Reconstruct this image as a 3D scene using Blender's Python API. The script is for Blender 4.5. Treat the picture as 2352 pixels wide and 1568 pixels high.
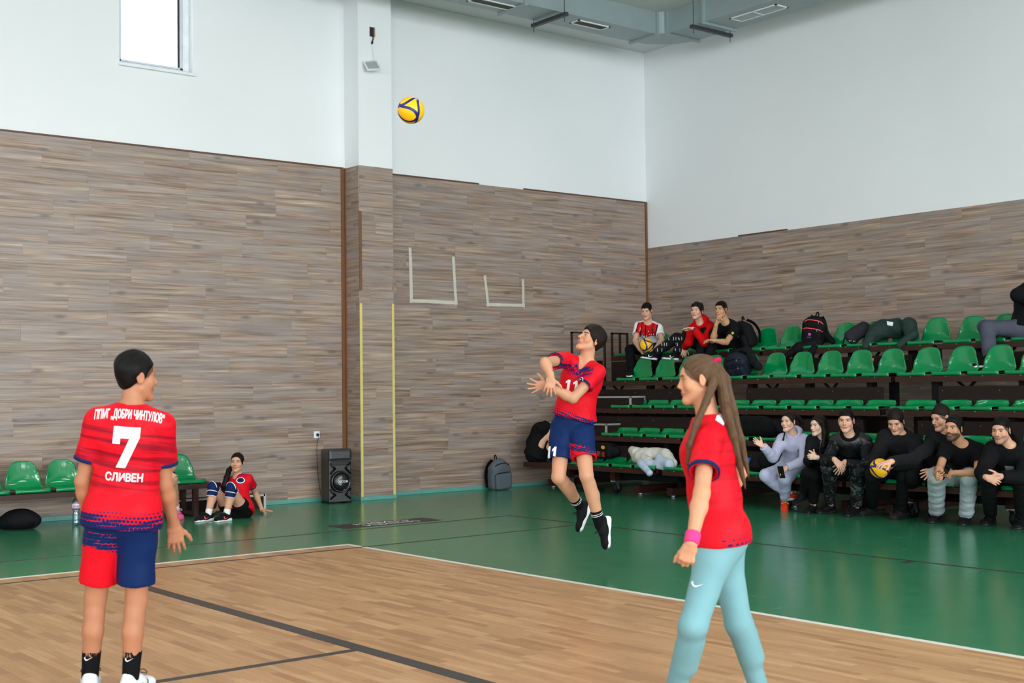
import bpy, bmesh, math, random
import numpy as np
from mathutils import Vector, Matrix
from mathutils.bvhtree import BVHTree

for _o in list(bpy.data.objects):
    bpy.data.objects.remove(_o)
SC = bpy.context.scene
COL = SC.collection
random.seed(7)
R = math.radians

# ------------------------------------------------------------------ camera
FPX = 2947.2077                      # focal length in pixels of the 2352 wide frame
CW, CH = 2352, 1568
YAW, PITCH, ROLL = R(51.35489), R(2.05663), R(-0.70240)
CAM = np.array([0.0, 0.0, 1.5])


def _cam_axes():
    cy, sy, cp, sp = math.cos(YAW), math.sin(YAW), math.cos(PITCH), math.sin(PITCH)
    fw = np.array([cy * cp, sy * cp, sp])
    r = np.array([sy, -cy, 0.0])
    u = np.cross(r, fw)
    c, s = math.cos(ROLL), math.sin(ROLL)
    return c * r + s * u, -s * r + c * u, fw


CR, CU, CF = _cam_axes()
cam_d = bpy.data.cameras.new('camera')
cam_d.sensor_width = 36.0
cam_d.lens = FPX / CW * 36.0
cam_d.clip_start = 0.05
cam_d.clip_end = 200
cam_d.dof.use_dof = True
cam_d.dof.focus_distance = 11.5
cam_d.dof.aperture_fstop = 4.0
cam = bpy.data.objects.new('camera', cam_d)
COL.objects.link(cam)
m = Matrix.Identity(4)
for i in range(3):
    m[i][0], m[i][1], m[i][2], m[i][3] = CR[i], CU[i], -CF[i], CAM[i]
cam.matrix_world = m
SC.camera = cam

# ------------------------------------------------------------------ world, lights, exposure
W = bpy.data.worlds.new('world')
SC.world = W
W.use_nodes = True
bg = W.node_tree.nodes['Background']
bg.inputs['Color'].default_value = (0.86, 0.93, 1.0, 1)
bg.inputs['Strength'].default_value = 5.0
SC.view_settings.view_transform = 'Standard'
SC.view_settings.look = 'None'
SC.view_settings.gamma = 1
SC.view_settings.use_curve_mapping = False
SC.view_settings.exposure = -0.12


def area(name, loc, rot, sx, sy, power, col=(0.96, 0.98, 1.0)):
    d = bpy.data.lights.new(name, 'AREA')
    d.shape = 'RECTANGLE'
    d.size, d.size_y, d.energy, d.color = sx, sy, power, col
    o = bpy.data.objects.new(name, d)
    o.location = loc
    o.rotation_euler = rot
    COL.objects.link(o)
    return o


# daylight entering through the tall windows in the wall behind the camera (wall_front)
WIN_BACK = [(-15.0, -10.5), (-8.5, -4.0), (-2.0, 2.5), (4.5, 9.0), (10.6, 14.2)]
for a, b in WIN_BACK:
    area('daylight_window', ((a + b) / 2, -11.9, 3.7), (R(90), 0, 0), b - a, 4.6, 44 * (b - a) * 4.6)
# daylight through the windows of the far short wall (wall_back, x = -20)
area('daylight_window', (-19.9, 6.2, 4.0), (0, R(-90), 0), 4.5, 13.0, 700)
# added unseen downlights over the court, evening out the light near and far
for _x in (-9.0, -3.0, 3.0, 8.5):
    for _y in (-7.0, -1.0, 5.0, 10.0):
        area('added_downlight', (_x, _y, 6.98), (0, 0, 0), 1.2, 1.2, 75, (1.0, 0.98, 0.95))


# ------------------------------------------------------------------ picture -> world helpers
def ray(x, y):
    return CR * ((x - 1176) / FPX) - CU * ((y - 784) / FPX) + CF


def onx(x, y, X):
    d = ray(x, y)
    return CAM + d * (X / d[0])


def ony(x, y, Y):
    d = ray(x, y)
    return CAM + d * (Y / d[1])


def onz(x, y, z=0.0):
    d = ray(x, y)
    return CAM + d * ((z - 1.5) / d[2])


def ond(x, y, dep):
    return CAM + ray(x, y) * dep


def depth_of(P):
    return float(np.dot(np.asarray(P) - CAM, CF))
# ------------------------------------------------------------------ node helper
class S:
    def __init__(s, g, o):
        s.g, s.o = g, o

    def __add__(s, b): return s.g.math('ADD', s, b)
    def __radd__(s, b): return s.g.math('ADD', b, s)
    def __sub__(s, b): return s.g.math('SUBTRACT', s, b)
    def __rsub__(s, b): return s.g.math('SUBTRACT', b, s)
    def __mul__(s, b): return s.g.math('MULTIPLY', s, b)
    def __rmul__(s, b): return s.g.math('MULTIPLY', b, s)
    def __truediv__(s, b): return s.g.math('DIVIDE', s, b)
    def __neg__(s): return s.g.math('MULTIPLY', s, -1.0)
    def abs(s): return s.g.math('ABSOLUTE', s)
    def sqrt(s): return s.g.math('SQRT', s)
    def sin(s): return s.g.math('SINE', s)
    def fract(s): return s.g.math('FRACT', s)
    def floor(s): return s.g.math('FLOOR', s)
    def max(s, b): return s.g.math('MAXIMUM', s, b)
    def min(s, b): return s.g.math('MINIMUM', s, b)
    def lt(s, b): return s.g.math('LESS_THAN', s, b)
    def gt(s, b): return s.g.math('GREATER_THAN', s, b)
    def pow(s, b): return s.g.math('POWER', s, b)


class G:
    def __init__(s, name):
        s.mat = bpy.data.materials.new(name)
        s.mat.use_nodes = True
        s.nt = s.mat.node_tree
        s.nt.nodes.clear()
        s.out = s.nt.nodes.new('ShaderNodeOutputMaterial')

    def node(s, t, **kw):
        n = s.nt.nodes.new(t)
        for k, v in kw.items():
            setattr(n, k, v)
        return n

    def put(s, sock, v):
        if isinstance(v, S):
            s.nt.links.new(v.o, sock)
        elif v is not None:
            if isinstance(v, (tuple, list)):
                v = tuple(v)
                if len(sock.default_value) == 4 and len(v) == 3:
                    v = v + (1.0,)
            sock.default_value = v

    def math(s, op, a, b=None, c=None):
        n = s.node('ShaderNodeMath', operation=op)
        for i, v in enumerate((a, b, c)):
            if v is not None:
                s.put(n.inputs[i], v)
        return S(s, n.outputs[0])

    def step(s, x, e0, e1, lo=0.0, hi=1.0):
        n = s.node('ShaderNodeMapRange', interpolation_type='SMOOTHSTEP')
        for i, v in enumerate((x, e0, e1, lo, hi)):
            s.put(n.inputs[i], v)
        return S(s, n.outputs[0])

    def mix(s, f, a, b, mode='MIX'):
        n = s.node('ShaderNodeMix', data_type='RGBA', blend_type=mode)
        s.put(n.inputs[0], f)
        s.put(n.inputs[6], a)
        s.put(n.inputs[7], b)
        return S(s, n.outputs[2])

    def sep(s, v):
        n = s.node('ShaderNodeSeparateXYZ')
        s.put(n.inputs[0], v)
        return [S(s, o) for o in n.outputs]

    def comb(s, x, y, z):
        n = s.node('ShaderNodeCombineXYZ')
        for i, v in enumerate((x, y, z)):
            s.put(n.inputs[i], v)
        return S(s, n.outputs[0])

    def attr(s, name):
        n = s.node('ShaderNodeAttribute', attribute_name=name)
        return S(s, n.outputs['Vector'])

    def obj(s):
        return S(s, s.node('ShaderNodeTexCoord').outputs['Object'])

    def gen(s):
        return S(s, s.node('ShaderNodeTexCoord').outputs['Generated'])

    def pos(s):
        return S(s, s.node('ShaderNodeNewGeometry').outputs['Position'])

    def rnd(s):
        return S(s, s.node('ShaderNodeObjectInfo').outputs['Random'])

    def island(s):
        return S(s, s.node('ShaderNodeNewGeometry').outputs['Random Per Island'])

    def noise(s, vec, scale=5.0, detail=3.0, rough=0.5, dist=0.0, col=False):
        n = s.node('ShaderNodeTexNoise')
        s.put(n.inputs['Vector'], vec)
        s.put(n.inputs['Scale'], scale)
        s.put(n.inputs['Detail'], detail)
        s.put(n.inputs['Roughness'], rough)
        s.put(n.inputs['Distortion'], dist)
        return S(s, n.outputs['Color' if col else 'Fac'])

    def voro(s, vec, scale=5.0, feature='F1', out='Distance', rand=1.0):
        n = s.node('ShaderNodeTexVoronoi', feature=feature)
        s.put(n.inputs['Vector'], vec)
        s.put(n.inputs['Scale'], scale)
        s.put(n.inputs['Randomness'], rand)
        return S(s, n.outputs[out])

    def ramp(s, f, stops, interp='LINEAR'):
        n = s.node('ShaderNodeValToRGB')
        n.color_ramp.interpolation = interp
        el = n.color_ramp.elements
        while len(el) < len(stops):
            el.new(0.5)
        for e, (p, c) in zip(el, stops):
            e.position = p
            e.color = tuple(c) + (1.0,)
        s.put(n.inputs[0], f)
        return S(s, n.outputs[0])

    def vmul(s, v, t):
        n = s.node('ShaderNodeVectorMath', operation='MULTIPLY')
        s.put(n.inputs[0], v)
        s.put(n.inputs[1], t)
        return S(s, n.outputs[0])

    def vadd(s, v, t):
        n = s.node('ShaderNodeVectorMath', operation='ADD')
        s.put(n.inputs[0], v)
        s.put(n.inputs[1], t)
        return S(s, n.outputs[0])

    def bump(s, h, strength=0.3, dist=0.01):
        n = s.node('ShaderNodeBump')
        s.put(n.inputs['Strength'], strength)
        s.put(n.inputs['Distance'], dist)
        s.put(n.inputs['Height'], h)
        return S(s, n.outputs[0])

    def bsdf(s, color, rough=0.6, metal=0.0, normal=None, **kw):
        n = s.node('ShaderNodeBsdfPrincipled')
        s.put(n.inputs['Base Color'], color)
        s.put(n.inputs['Roughness'], rough)
        s.put(n.inputs['Metallic'], metal)
        if normal is not None:
            s.put(n.inputs['Normal'], normal)
        for k, v in kw.items():
            s.put(n.inputs[k.replace('_', ' ')], v)
        s.nt.links.new(n.outputs[0], s.out.inputs[0])
        return s.mat


def lin(c):
    """sRGB 0-255 triple -> linear"""
    r = []
    for v in c:
        v /= 255.0
        r.append(v / 12.92 if v <= 0.04045 else ((v + 0.055) / 1.055) ** 2.4)
    return tuple(r)


MATS = {}


def plain(name, rgb, rough=0.6, metal=0.0, nscale=None, namt=0.15, bump=0.0, bscale=60.0, **kw):
    """simple procedural material: colour with a little noise variation and optional fine relief"""
    if name in MATS:
        return MATS[name]
    g = G(name)
    c = lin(rgb)
    o = g.obj()
    nz = g.noise(o, nscale or 8.0, 4.0, 0.6)
    col = g.mix(nz, tuple(v * (1 - namt) for v in c), tuple(min(1, v * (1 + namt)) for v in c))
    nm = None
    if bump:
        nm = g.bump(g.noise(o, bscale, 3.0), bump, 0.004)
    MATS[name] = g.bsdf(col, rough, metal, nm, **kw)
    return MATS[name]


def mat_wall():
    g = G('wall_paint')
    p = g.pos()
    n = g.noise(p, 0.6, 3.0)
    f = g.noise(p, 90.0, 2.0)
    return g.bsdf(g.mix(n, lin((222, 225, 228)), lin((232, 234, 236))), 0.75, 0, g.bump(f, 0.06, 0.002))


def mat_ceiling():
    g = G('ceiling_paint')
    return g.bsdf(g.mix(g.noise(g.pos(), 1.2, 4.0), lin((196, 200, 200)), lin((210, 213, 213))), 0.8)


def mat_laminate():
    g = G('laminate_wood')
    o = g.obj()
    r = g.rnd()
    off = g.comb(r * 37.0, r * 91.0, r * 53.0)
    v = g.vadd(o, off)
    warp = g.noise(g.vmul(v, (1.1, 1.1, 4.5)), 1.6, 3.0, 0.5, col=True)
    wv = g.vadd(v, g.vmul(warp, (0.0, 0.0, 0.03)))
    fine = g.noise(g.vmul(wv, (1.6, 1.6, 110.0)), 1.0, 4.0, 0.6)
    broad = g.noise(g.vmul(wv, (1.0, 1.0, 26.0)), 1.0, 3.0, 0.55, 0.3)
    tone = g.noise(g.vmul(v, (1.1, 1.1, 7.0)), 1.3, 2.0)
    k = g.voro(g.vmul(v, (1.9, 1.9, 5.2)), 1.0)
    knot = g.step(k, 0.04, 0.20, 1.0, 0.0)
    base = g.ramp(broad * 0.58 + fine * 0.42, [(0.28, lin((70, 57, 52))), (0.41, lin((120, 99, 86))), (0.50, lin((148, 125, 109))),
                                (0.60, lin((172, 150, 132))), (0.72, lin((202, 184, 164)))])
    c = g.mix(g.step(tone, 0.35, 0.7), base, g.mix(0.5, base, lin((146, 140, 142))))
    c = g.mix(g.step(r, 0.0, 1.0) * 0.16, c, lin((112, 99, 91)))
    c = g.mix(knot * 0.6, c, lin((84, 77, 76)))
    return g.bsdf(c, 0.42, 0, g.bump(fine, 0.05, 0.001))


def mat_green_floor():
    g = G('green_sports_floor')
    p = g.pos()
    n = g.noise(p, 0.9, 3.0)
    c = g.mix(n, lin((42, 116, 80)), lin((54, 130, 94)))
    warp = g.vadd(p, g.vmul(g.noise(p, 0.8, 2.0, col=True), (0.9, 0.9, 0)))
    s1 = g.noise(g.vmul(warp, (55.0, 2.2, 1.0)), 1.0, 2.0, 0.45)
    s2 = g.noise(g.vmul(warp, (2.0, 60.0, 1.0)), 1.0, 2.0, 0.45)
    m = g.step(g.noise(p, 1.7, 2.0), 0.42, 0.65)
    sc = (g.step(s1, 0.70, 0.76) + g.step(s2, 0.70, 0.76)) * m
    c = g.mix(sc * 0.35, c, lin((110, 165, 135)))
    rough = g.noise(p, 5.0, 4.0) * 0.10 + 0.15 + sc * 0.1
    return g.bsdf(c, rough, 0, g.bump(g.noise(p, 260.0, 2.0), 0.015, 0.001), IOR=1.58)


def mat_parquet():
    g = G('parquet_oak')
    o = g.obj()
    r = (g.rnd() * 7.31 + g.island() * 5.17).fract()
    p = g.pos()
    v = g.vadd(p, g.comb(r * 31.0, r * 67.0, 0.0))
    grain = g.noise(g.vmul(v, (60.0, 3.0, 1.0)), 1.0, 4.0, 0.6, 0.4)
    c = g.ramp(r, [(0.0, lin((164, 118, 80))), (0.25, lin((182, 136, 94))), (0.75, lin((192, 146, 103))), (1.0, lin((202, 158, 114)))])
    c = g.mix(g.step(grain, 0.45, 0.75) * 0.45, c, lin((146, 102, 68)))
    c = g.mix(g.step(g.noise(p, 0.9, 3.0), 0.5, 0.75) * 0.2, c, lin((160, 122, 90)))
    return g.bsdf(c, g.noise(p, 4.0, 3.0) * 0.12 + 0.28, 0, None, IOR=1.45)


def mat_seat():
    g = G('green_plastic')
    o = g.obj()
    r = g.rnd()
    v = g.vadd(o, g.comb(r * 11.0, r * 23.0, r * 5.0))
    c = g.mix(g.noise(v, 5.0, 3.0), lin((0, 116, 62)), lin((2, 134, 76)))
    d = g.voro(v, 55.0)
    cell = g.noise(v, 9.0, 2.0)
    sp = g.step(d, 0.05, 0.11, 1.0, 0.0) * g.step(cell, 0.60, 0.70)
    c = g.mix(sp * 0.75, c, lin((215, 235, 190)))
    return g.bsdf(c, 0.09 + sp * 0.4, 0, None, IOR=1.52)


def mat_ball():
    """yellow and blue swirled volleyball: three crossing blue bands on a yellow ball, panel seams"""
    g = G('volleyball_leather')
    o = g.obj()
    x, y, z = g.sep(o)
    rr = (x * x + y * y + z * z).sqrt()
    x, y, z = x / rr, y / rr, z / rr
    # three swirled blue bands per octant meeting in Y junctions
    a = (x + y * y * 0.6 - z * z * 0.6).abs()
    b = (y + z * z * 0.6 - x * x * 0.6).abs()
    c = (z + x * x * 0.6 - y * y * 0.6).abs()
    band = a.min(b).min(c)
    m = g.step(band, 0.145, 0.16, 1.0, 0.0)
    seam = g.step((band - 0.152).abs(), 0.004, 0.016, 1.0, 0.0)
    pan = g.step((x * y * z * 9.0).sin().abs(), 0.03, 0.0, 0.0, 1.0) * (1.0 - m)
    col = g.mix(m, lin((250, 188, 6)), lin((18, 22, 108)))
    col = g.mix((seam * 0.5).max(pan * 0.18), col, lin((40, 30, 30)))
    d = g.voro(o, 420.0)
    return g.bsdf(col, 0.42, 0, g.bump(d, 0.12, 0.001))


# ------------------------------------------------------------------ mesh helpers
class MB:
    """collects vertices and faces of ONE mesh"""
    def __init__(s):
        s.v, s.f = [], []

    def add(s, vs, fs):
        n = len(s.v)
        s.v += [tuple(p) for p in vs]
        s.f += [tuple(i + n for i in f) for f in fs]
        return s

    def box(s, x0, x1, y0, y1, z0, z1, bev=0.0):
        if bev > 0:
            b = min(bev, (x1 - x0) / 2.01, (y1 - y0) / 2.01, (z1 - z0) / 2.01)
            bm = bmesh.new()
            bmesh.ops.create_cube(bm, size=1.0)
            for v in bm.verts:
                v.co = ((x0 + x1) / 2 + v.co.x * (x1 - x0), (y0 + y1) / 2 + v.co.y * (y1 - y0), (z0 + z1) / 2 + v.co.z * (z1 - z0))
            bmesh.ops.bevel(bm, geom=bm.edges[:], offset=b, segments=2, affect='EDGES', profile=0.6)
            bm.verts.index_update()
            s.add([v.co[:] for v in bm.verts], [[v.index for v in f.verts] for f in bm.faces])
            bm.free()
            return s
        return s.add([(x0, y0, z0), (x1, y0, z0), (x1, y1, z0), (x0, y1, z0), (x0, y0, z1), (x1, y0, z1), (x1, y1, z1), (x0, y1, z1)],
                     [(0, 3, 2, 1), (4, 5, 6, 7), (0, 1, 5, 4), (1, 2, 6, 5), (2, 3, 7, 6), (3, 0, 4, 7)])

    def tube(s, pts, r, n=8, cap=True):
        pts = [Vector(p) for p in pts]
        rs = r if isinstance(r, (list, tuple)) else [r] * len(pts)
        up = Vector((0.13, 0.21, 0.97))
        base = len(s.v)
        for i, p in enumerate(pts):
            t = (pts[min(i + 1, len(pts) - 1)] - pts[max(i - 1, 0)]).normalized()
            if abs(t.dot(up)) > 0.98:
                up = Vector((0.97, 0.2, 0.1))
            u = t.cross(up).normalized()
            w = t.cross(u)
            for k in range(n):
                a = 2 * math.pi * k / n
                s.v.append(tuple(p + (u * math.cos(a) + w * math.sin(a)) * rs[i]))
        for i in range(len(pts) - 1):
            for k in range(n):
                a, b = base + i * n + k, base + i * n + (k + 1) % n
                s.f.append((a, b, b + n, a + n))
        if cap:
            s.f.append(tuple(base + k for k in range(n))[::-1])
            s.f.append(tuple(base + (len(pts) - 1) * n + k for k in range(n)))
        return s

    def ribbon(s, pts, w, t=0.004, up=(0, 0, 1)):
        """flat strap following pts: width w along 'up x dir', thickness t"""
        pts = [Vector(p) for p in pts]
        U = Vector(up)
        base = len(s.v)
        for i, p in enumerate(pts):
            d = (pts[min(i + 1, len(pts) - 1)] - pts[max(i - 1, 0)]).normalized()
            a = U.cross(d)
            a = a.normalized() if a.length > 1e-4 else Vector((1, 0, 0))
            b = d.cross(a).normalized()
            for sx, sy in ((-1, -1), (1, -1), (1, 1), (-1, 1)):
                s.v.append(tuple(p + a * (sx * w / 2) + b * (sy * t / 2)))
        for i in range(len(pts) - 1):
            for k in range(4):
                a, b = base + i * 4 + k, base + i * 4 + (k + 1) % 4
                s.f.append((a, b, b + 4, a + 4))
        s.f.append((base + 3, base + 2, base + 1, base))
        e = base + (len(pts) - 1) * 4
        s.f.append((e, e + 1, e + 2, e + 3))
        return s

    def lathe(s, prof, n=24, c=(0, 0, 0)):
        base = len(s.v)
        for r, z in prof:
            for k in range(n):
                a = 2 * math.pi * k / n
                s.v.append((c[0] + r * math.cos(a), c[1] + r * math.sin(a), c[2] + z))
        for i in range(len(prof) - 1):
            for k in range(n):
                a, b = base + i * n + k, base + i * n + (k + 1) % n
                s.f.append((a, b, b + n, a + n))
        s.f.append(tuple(base + k for k in range(n))[::-1])
        s.f.append(tuple(base + (len(prof) - 1) * n + k for k in range(n)))
        return s

    def prism(s, poly, axis, a, b):
        """extrude a 2-D polygon along axis (0,1,2) from a to b"""
        n = len(poly)
        vs = []
        for t in (a, b):
            for p in poly:
                q = list(p)
                q.insert(axis, t)
                vs.append(tuple(q))
        fs = [tuple(range(n))[::-1], tuple(range(n, 2 * n))]
        fs += [(i, (i + 1) % n, (i + 1) % n + n, i + n) for i in range(n)]
        return s.add(vs, fs)

    def xf(s, M, start=0):
        for i in range(start, len(s.v)):
            s.v[i] = tuple(M @ Vector(s.v[i]))
        return s

    def mesh(s, name, smooth=False):
        me = bpy.data.meshes.new(name)
        me.from_pydata(s.v, [], s.f)
        bm = bmesh.new()
        bm.from_mesh(me)
        bmesh.ops.recalc_face_normals(bm, faces=bm.faces)
        bm.to_mesh(me)
        bm.free()
        if smooth:
            me.shade_smooth()
        return me

    def build(s, name, mat, parent=None, smooth=False, loc=None):
        return obj(name, s.mesh(name, smooth), mat, parent, loc)


def obj(name, me, mat, parent=None, loc=None, rot=None):
    o = bpy.data.objects.new(name, me)
    if me is not None and mat is not None and len(me.materials) == 0:
        me.materials.append(mat)
    COL.objects.link(o)
    if parent is not None:
        o.parent = parent
    if loc is not None:
        o.location = loc
    if rot is not None:
        o.rotation_euler = rot
    return o


def tag(o, label=None, cat=None, group=None, kind=None):
    if label: o['label'] = label
    if cat: o['category'] = cat
    if group: o['group'] = group
    if kind: o['kind'] = kind
    return o


def thing(name, label, cat, loc=(0, 0, 0), rotz=0.0, group=None):
    o = bpy.data.objects.new(name, None)
    o.empty_display_size = 0.1
    COL.objects.link(o)
    o.location = loc
    o.rotation_euler = (0, 0, rotz)
    return tag(o, label, cat, group)


def struct(o):
    o['kind'] = 'structure'
    return o


def copy_tree(o, parent=None):
    c = o.copy()
    COL.objects.link(c)
    c.parent = parent
    for ch in list(o.children):
        copy_tree(ch, c)
    return c


def text_mesh(txt, bold=0.0, res=3):
    """built-in font outline as a flat mesh (x right, y up), returned as (verts Nx2, faces), about 0.7 high"""
    cu = bpy.data.curves.new('text', 'FONT')
    cu.body = txt
    cu.resolution_u = res
    cu.offset = bold
    cu.fill_mode = 'BOTH'
    o = bpy.data.objects.new('text', cu)
    COL.objects.link(o)
    dg = bpy.context.evaluated_depsgraph_get()
    me = bpy.data.meshes.new_from_object(o.evaluated_get(dg))
    vs = [(v.co.x, v.co.y) for v in me.vertices]
    fs = [tuple(p.vertices) for p in me.polygons]
    bpy.data.objects.remove(o)
    bpy.data.curves.remove(cu)
    bpy.data.meshes.remove(me)
    return np.array(vs), fs


def fit_text(txt, w, h, bold=0.0):
    """text scaled to a w x h box centred on the origin"""
    v, f = text_mesh(txt, bold)
    lo, hi = v.min(0), v.max(0)
    v = (v - (lo + hi) / 2) / (hi - lo) * np.array([w, h])
    return v, f


def flat_print(name, vf, M, mat, parent, thick=0.0):
    """place 2-D mesh (x,y) at matrix M (local xy plane)"""
    v, f = vf
    me = bpy.data.meshes.new(name)
    me.from_pydata([tuple(M @ Vector((p[0], p[1], thick))) for p in v], [], f)
    return obj(name, me, mat, parent)


def densify(vf, maxlen):
    bm = bmesh.new()
    vs = [bm.verts.new((p[0], p[1], 0)) for p in vf[0]]
    for f in vf[1]:
        try:
            bm.faces.new([vs[i] for i in f])
        except ValueError:
            pass
    bmesh.ops.remove_doubles(bm, verts=bm.verts, dist=1e-6)
    bmesh.ops.triangulate(bm, faces=bm.faces)
    for _ in range(4):
        es = [e for e in bm.edges if e.calc_length() > maxlen]
        if not es:
            break
        bmesh.ops.subdivide_edges(bm, edges=es, cuts=1)
        bmesh.ops.triangulate(bm, faces=bm.faces)
    bm.verts.index_update()
    v = np.array([v.co[:2] for v in bm.verts])
    f = [tuple(x.index for x in q.verts) for q in bm.faces]
    bm.free()
    return v, f


def wrap_print(name, vf, target, origin, ax, ay, mat, parent, off=0.002, maxlen=0.02, back=0.25):
    """project a flat 2-D design onto the surface of mesh object 'target' (a print on cloth).
    origin: world point near the surface, ax / ay: world unit axes of the design."""
    v, f = densify(vf, maxlen)
    ax, ay = Vector(ax).normalized(), Vector(ay).normalized()
    n = ax.cross(ay).normalized()
    me0 = target.data
    bv = BVHTree.FromPolygons([q.co[:] for q in me0.vertices], [tuple(p.vertices) for p in me0.polygons])
    W0 = Vector(origin)
    out, ok = [], []
    for p in v:
        q = W0 + ax * float(p[0]) + ay * float(p[1])
        h, nn, _, _ = bv.ray_cast(q + n * back, -n, 2 * back)
        if h is None:
            ok.append(False)
            out.append(q[:])
        else:
            ok.append(True)
            if nn.dot(n) < 0:
                nn = -nn
            out.append((h + nn * off)[:])
    dep = np.array([Vector(q).dot(n) for q in out])
    if any(ok):
        md = float(np.median(dep[np.array(ok)]))
        ok = [o_ and abs(d_ - md) < 0.07 for o_, d_ in zip(ok, dep)]
    f = [t for t in f if all(ok[i] for i in t) and max((Vector(out[t[i]]) - Vector(out[t[i - 1]])).length for i in range(len(t))) < maxlen * 3]
    me = bpy.data.meshes.new(name)
    me.from_pydata(out, [], f)
    me.shade_smooth()
    return obj(name, me, mat, parent)


SWOOSH = (np.array([(0, 0.30), (0.06, 0.12), (0.16, 0.02), (0.28, 0.0), (0.42, 0.05), (0.7, 0.19), (1.0, 0.36), (0.7, 0.235), (0.45, 0.15), (0.32, 0.13), (0.22, 0.16), (0.17, 0.24), (0.16, 0.34), (0.2, 0.47), (0.08, 0.40)]) - np.array([0.5, 0.2]),
          [(0, 1, 14), (1, 11, 12), (1, 12, 14), (12, 13, 14), (1, 2, 10), (1, 10, 11), (2, 3, 9), (2, 9, 10), (3, 4, 8), (3, 8, 9), (4, 5, 7), (4, 7, 8), (5, 6, 7)])


def scaled(vf, sx, sy=None, rot=0.0):
    v = np.array(vf[0]) * np.array([sx, sy or sx])
    c, s_ = math.cos(rot), math.sin(rot)
    return v @ np.array([[c, s_], [-s_, c]]), vf[1]


def disc(r, n=24, hole=0.0):
    a = np.linspace(0, 2 * math.pi, n, endpoint=False)
    o = np.stack([np.cos(a) * r, np.sin(a) * r], 1)
    if hole:
        i = o * hole
        return np.concatenate([o, i]), [(k, (k + 1) % n, (k + 1) % n + n, k + n) for k in range(n)]
    return np.concatenate([o, [[0, 0]]]), [(k, (k + 1) % n, n) for k in range(n)]
# ------------------------------------------------------------------ the hall
YA, XB, ZC = 15.21, 15.06, 7.06          # long wall, short wall, ceiling
X0, Y0 = -20.0, -12.0
M_WALL, M_CEIL, M_LAM, M_GREEN, M_PARQ, M_SEAT, M_BALL = mat_wall(), mat_ceiling(), mat_laminate(), mat_green_floor(), mat_parquet(), mat_seat(), mat_ball()
M_BACK = plain('laminate_backing', (70, 56, 48), 0.8)
M_TEAL = plain('teal_vinyl', (92, 152, 142), 0.45)
M_BRTRIM = plain('brown_profile', (112, 72, 42), 0.45)
M_BRTRIM2 = plain('dark_brown_profile', (86, 56, 36), 0.5)
M_PVC = plain('white_plastic', (226, 230, 234), 0.4)
M_PVCG = plain('grey_window_plastic', (196, 202, 208), 0.4)
M_RUBBER = plain('black_rubber', (13, 13, 15), 0.6, Specular_IOR_Level=0.25)
M_BLACKP = plain('black_plastic', (18, 18, 20), 0.38)
M_BLACKG = plain('gloss_black_plastic', (14, 14, 16), 0.16)
M_ZINC = plain('galvanised_steel', (150, 164, 166), 0.5, 0.35, 3.0, 0.14)
M_STEEL = plain('bright_steel', (190, 194, 198), 0.28, 0.9)
M_DSTEEL = plain('dark_steel', (64, 68, 70), 0.5, 0.5)
M_ALU = plain('aluminium_edging', (188, 188, 186), 0.4, 0.6)
M_BROWN = plain('brown_painted_steel', (54, 29, 22), 0.45, 0.0, 5.0, 0.2, Specular_IOR_Level=0.3)
M_BENCH = plain('dark_brown_bench', (50, 28, 24), 0.5, 0.0, 6.0, 0.2, Specular_IOR_Level=0.3)
M_RISER = plain('dark_brown_board', (33, 22, 19), 0.6, 0.0, 6.0, 0.2, Specular_IOR_Level=0.2)
M_LWHITE = plain('white_line_paint', (222, 222, 214), 0.35)
M_LBLACK = plain('black_line_paint', (46, 42, 44), 0.35)
M_WHITE = plain('white_print', (236, 236, 238), 0.6)
M_TAPE = plain('white_masking_tape', (196, 190, 178), 0.6)
M_YTAPE = plain('yellow_tape', (208, 192, 112), 0.55)


def mat_glass(name='window_glass', tint=(0.96, 0.98, 1.0), gloss=0.08):
    g = G(name)
    t = g.node('ShaderNodeBsdfTransparent')
    g.put(t.inputs[0], tint)
    gl = g.node('ShaderNodeBsdfGlossy')
    g.put(gl.inputs['Roughness'], 0.03)
    mx = g.node('ShaderNodeMixShader')
    g.put(mx.inputs[0], gloss)
    g.nt.links.new(t.outputs[0], mx.inputs[1])
    g.nt.links.new(gl.outputs[0], mx.inputs[2])
    g.nt.links.new(mx.outputs[0], g.out.inputs[0])
    return g.mat


M_GLASS = mat_glass()

# floor: green sports floor with the parquet court let into it
CX1, CY1 = 6.57, 10.80                   # court corner (outer edge of the white line)
CX0, CY0 = -11.43, 1.80
fl = MB()
fl.box(X0, XB, Y0, CY0, -0.2, 0).box(X0, XB, CY1, YA, -0.2, 0).box(X0, CX0, CY0, CY1, -0.2, 0).box(CX1, XB, CY0, CY1, -0.2, 0).box(CX0, CX1, CY0, CY1, -0.2, -0.012)
floor = struct(fl.build('floor', M_GREEN))
PW, PL = 0.055, 0.42
strips = []
nx = int((CX1 - CX0) / PW)
rs = random.Random(3)
for i in range(nx):
    xa = CX1 - (i + 1) * PW
    y = CY0 - rs.random() * PL
    while y < CY1:
        a, b = max(y, CY0), min(y + PL, CY1)
        if b - a > 0.03:
            strips.append((xa, a, b))
        y += PL


def seen(P):
    d = np.asarray(P) - CAM
    z = float(np.dot(d, CF))
    if z < 0.5:
        return None
    return 1176 + FPX * float(np.dot(d, CR)) / z, 784 - FPX * float(np.dot(d, CU)) / z, z


def strip_rank(s):
    q = seen((s[0] + PW / 2, (s[1] + s[2]) / 2, 0))
    if q is None or not (-60 < q[0] < 2412 and q[1] < 1610):
        return 1e9
    return q[2] - (0.5 if s[2] - s[1] > 0.5 else 0)


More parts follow.
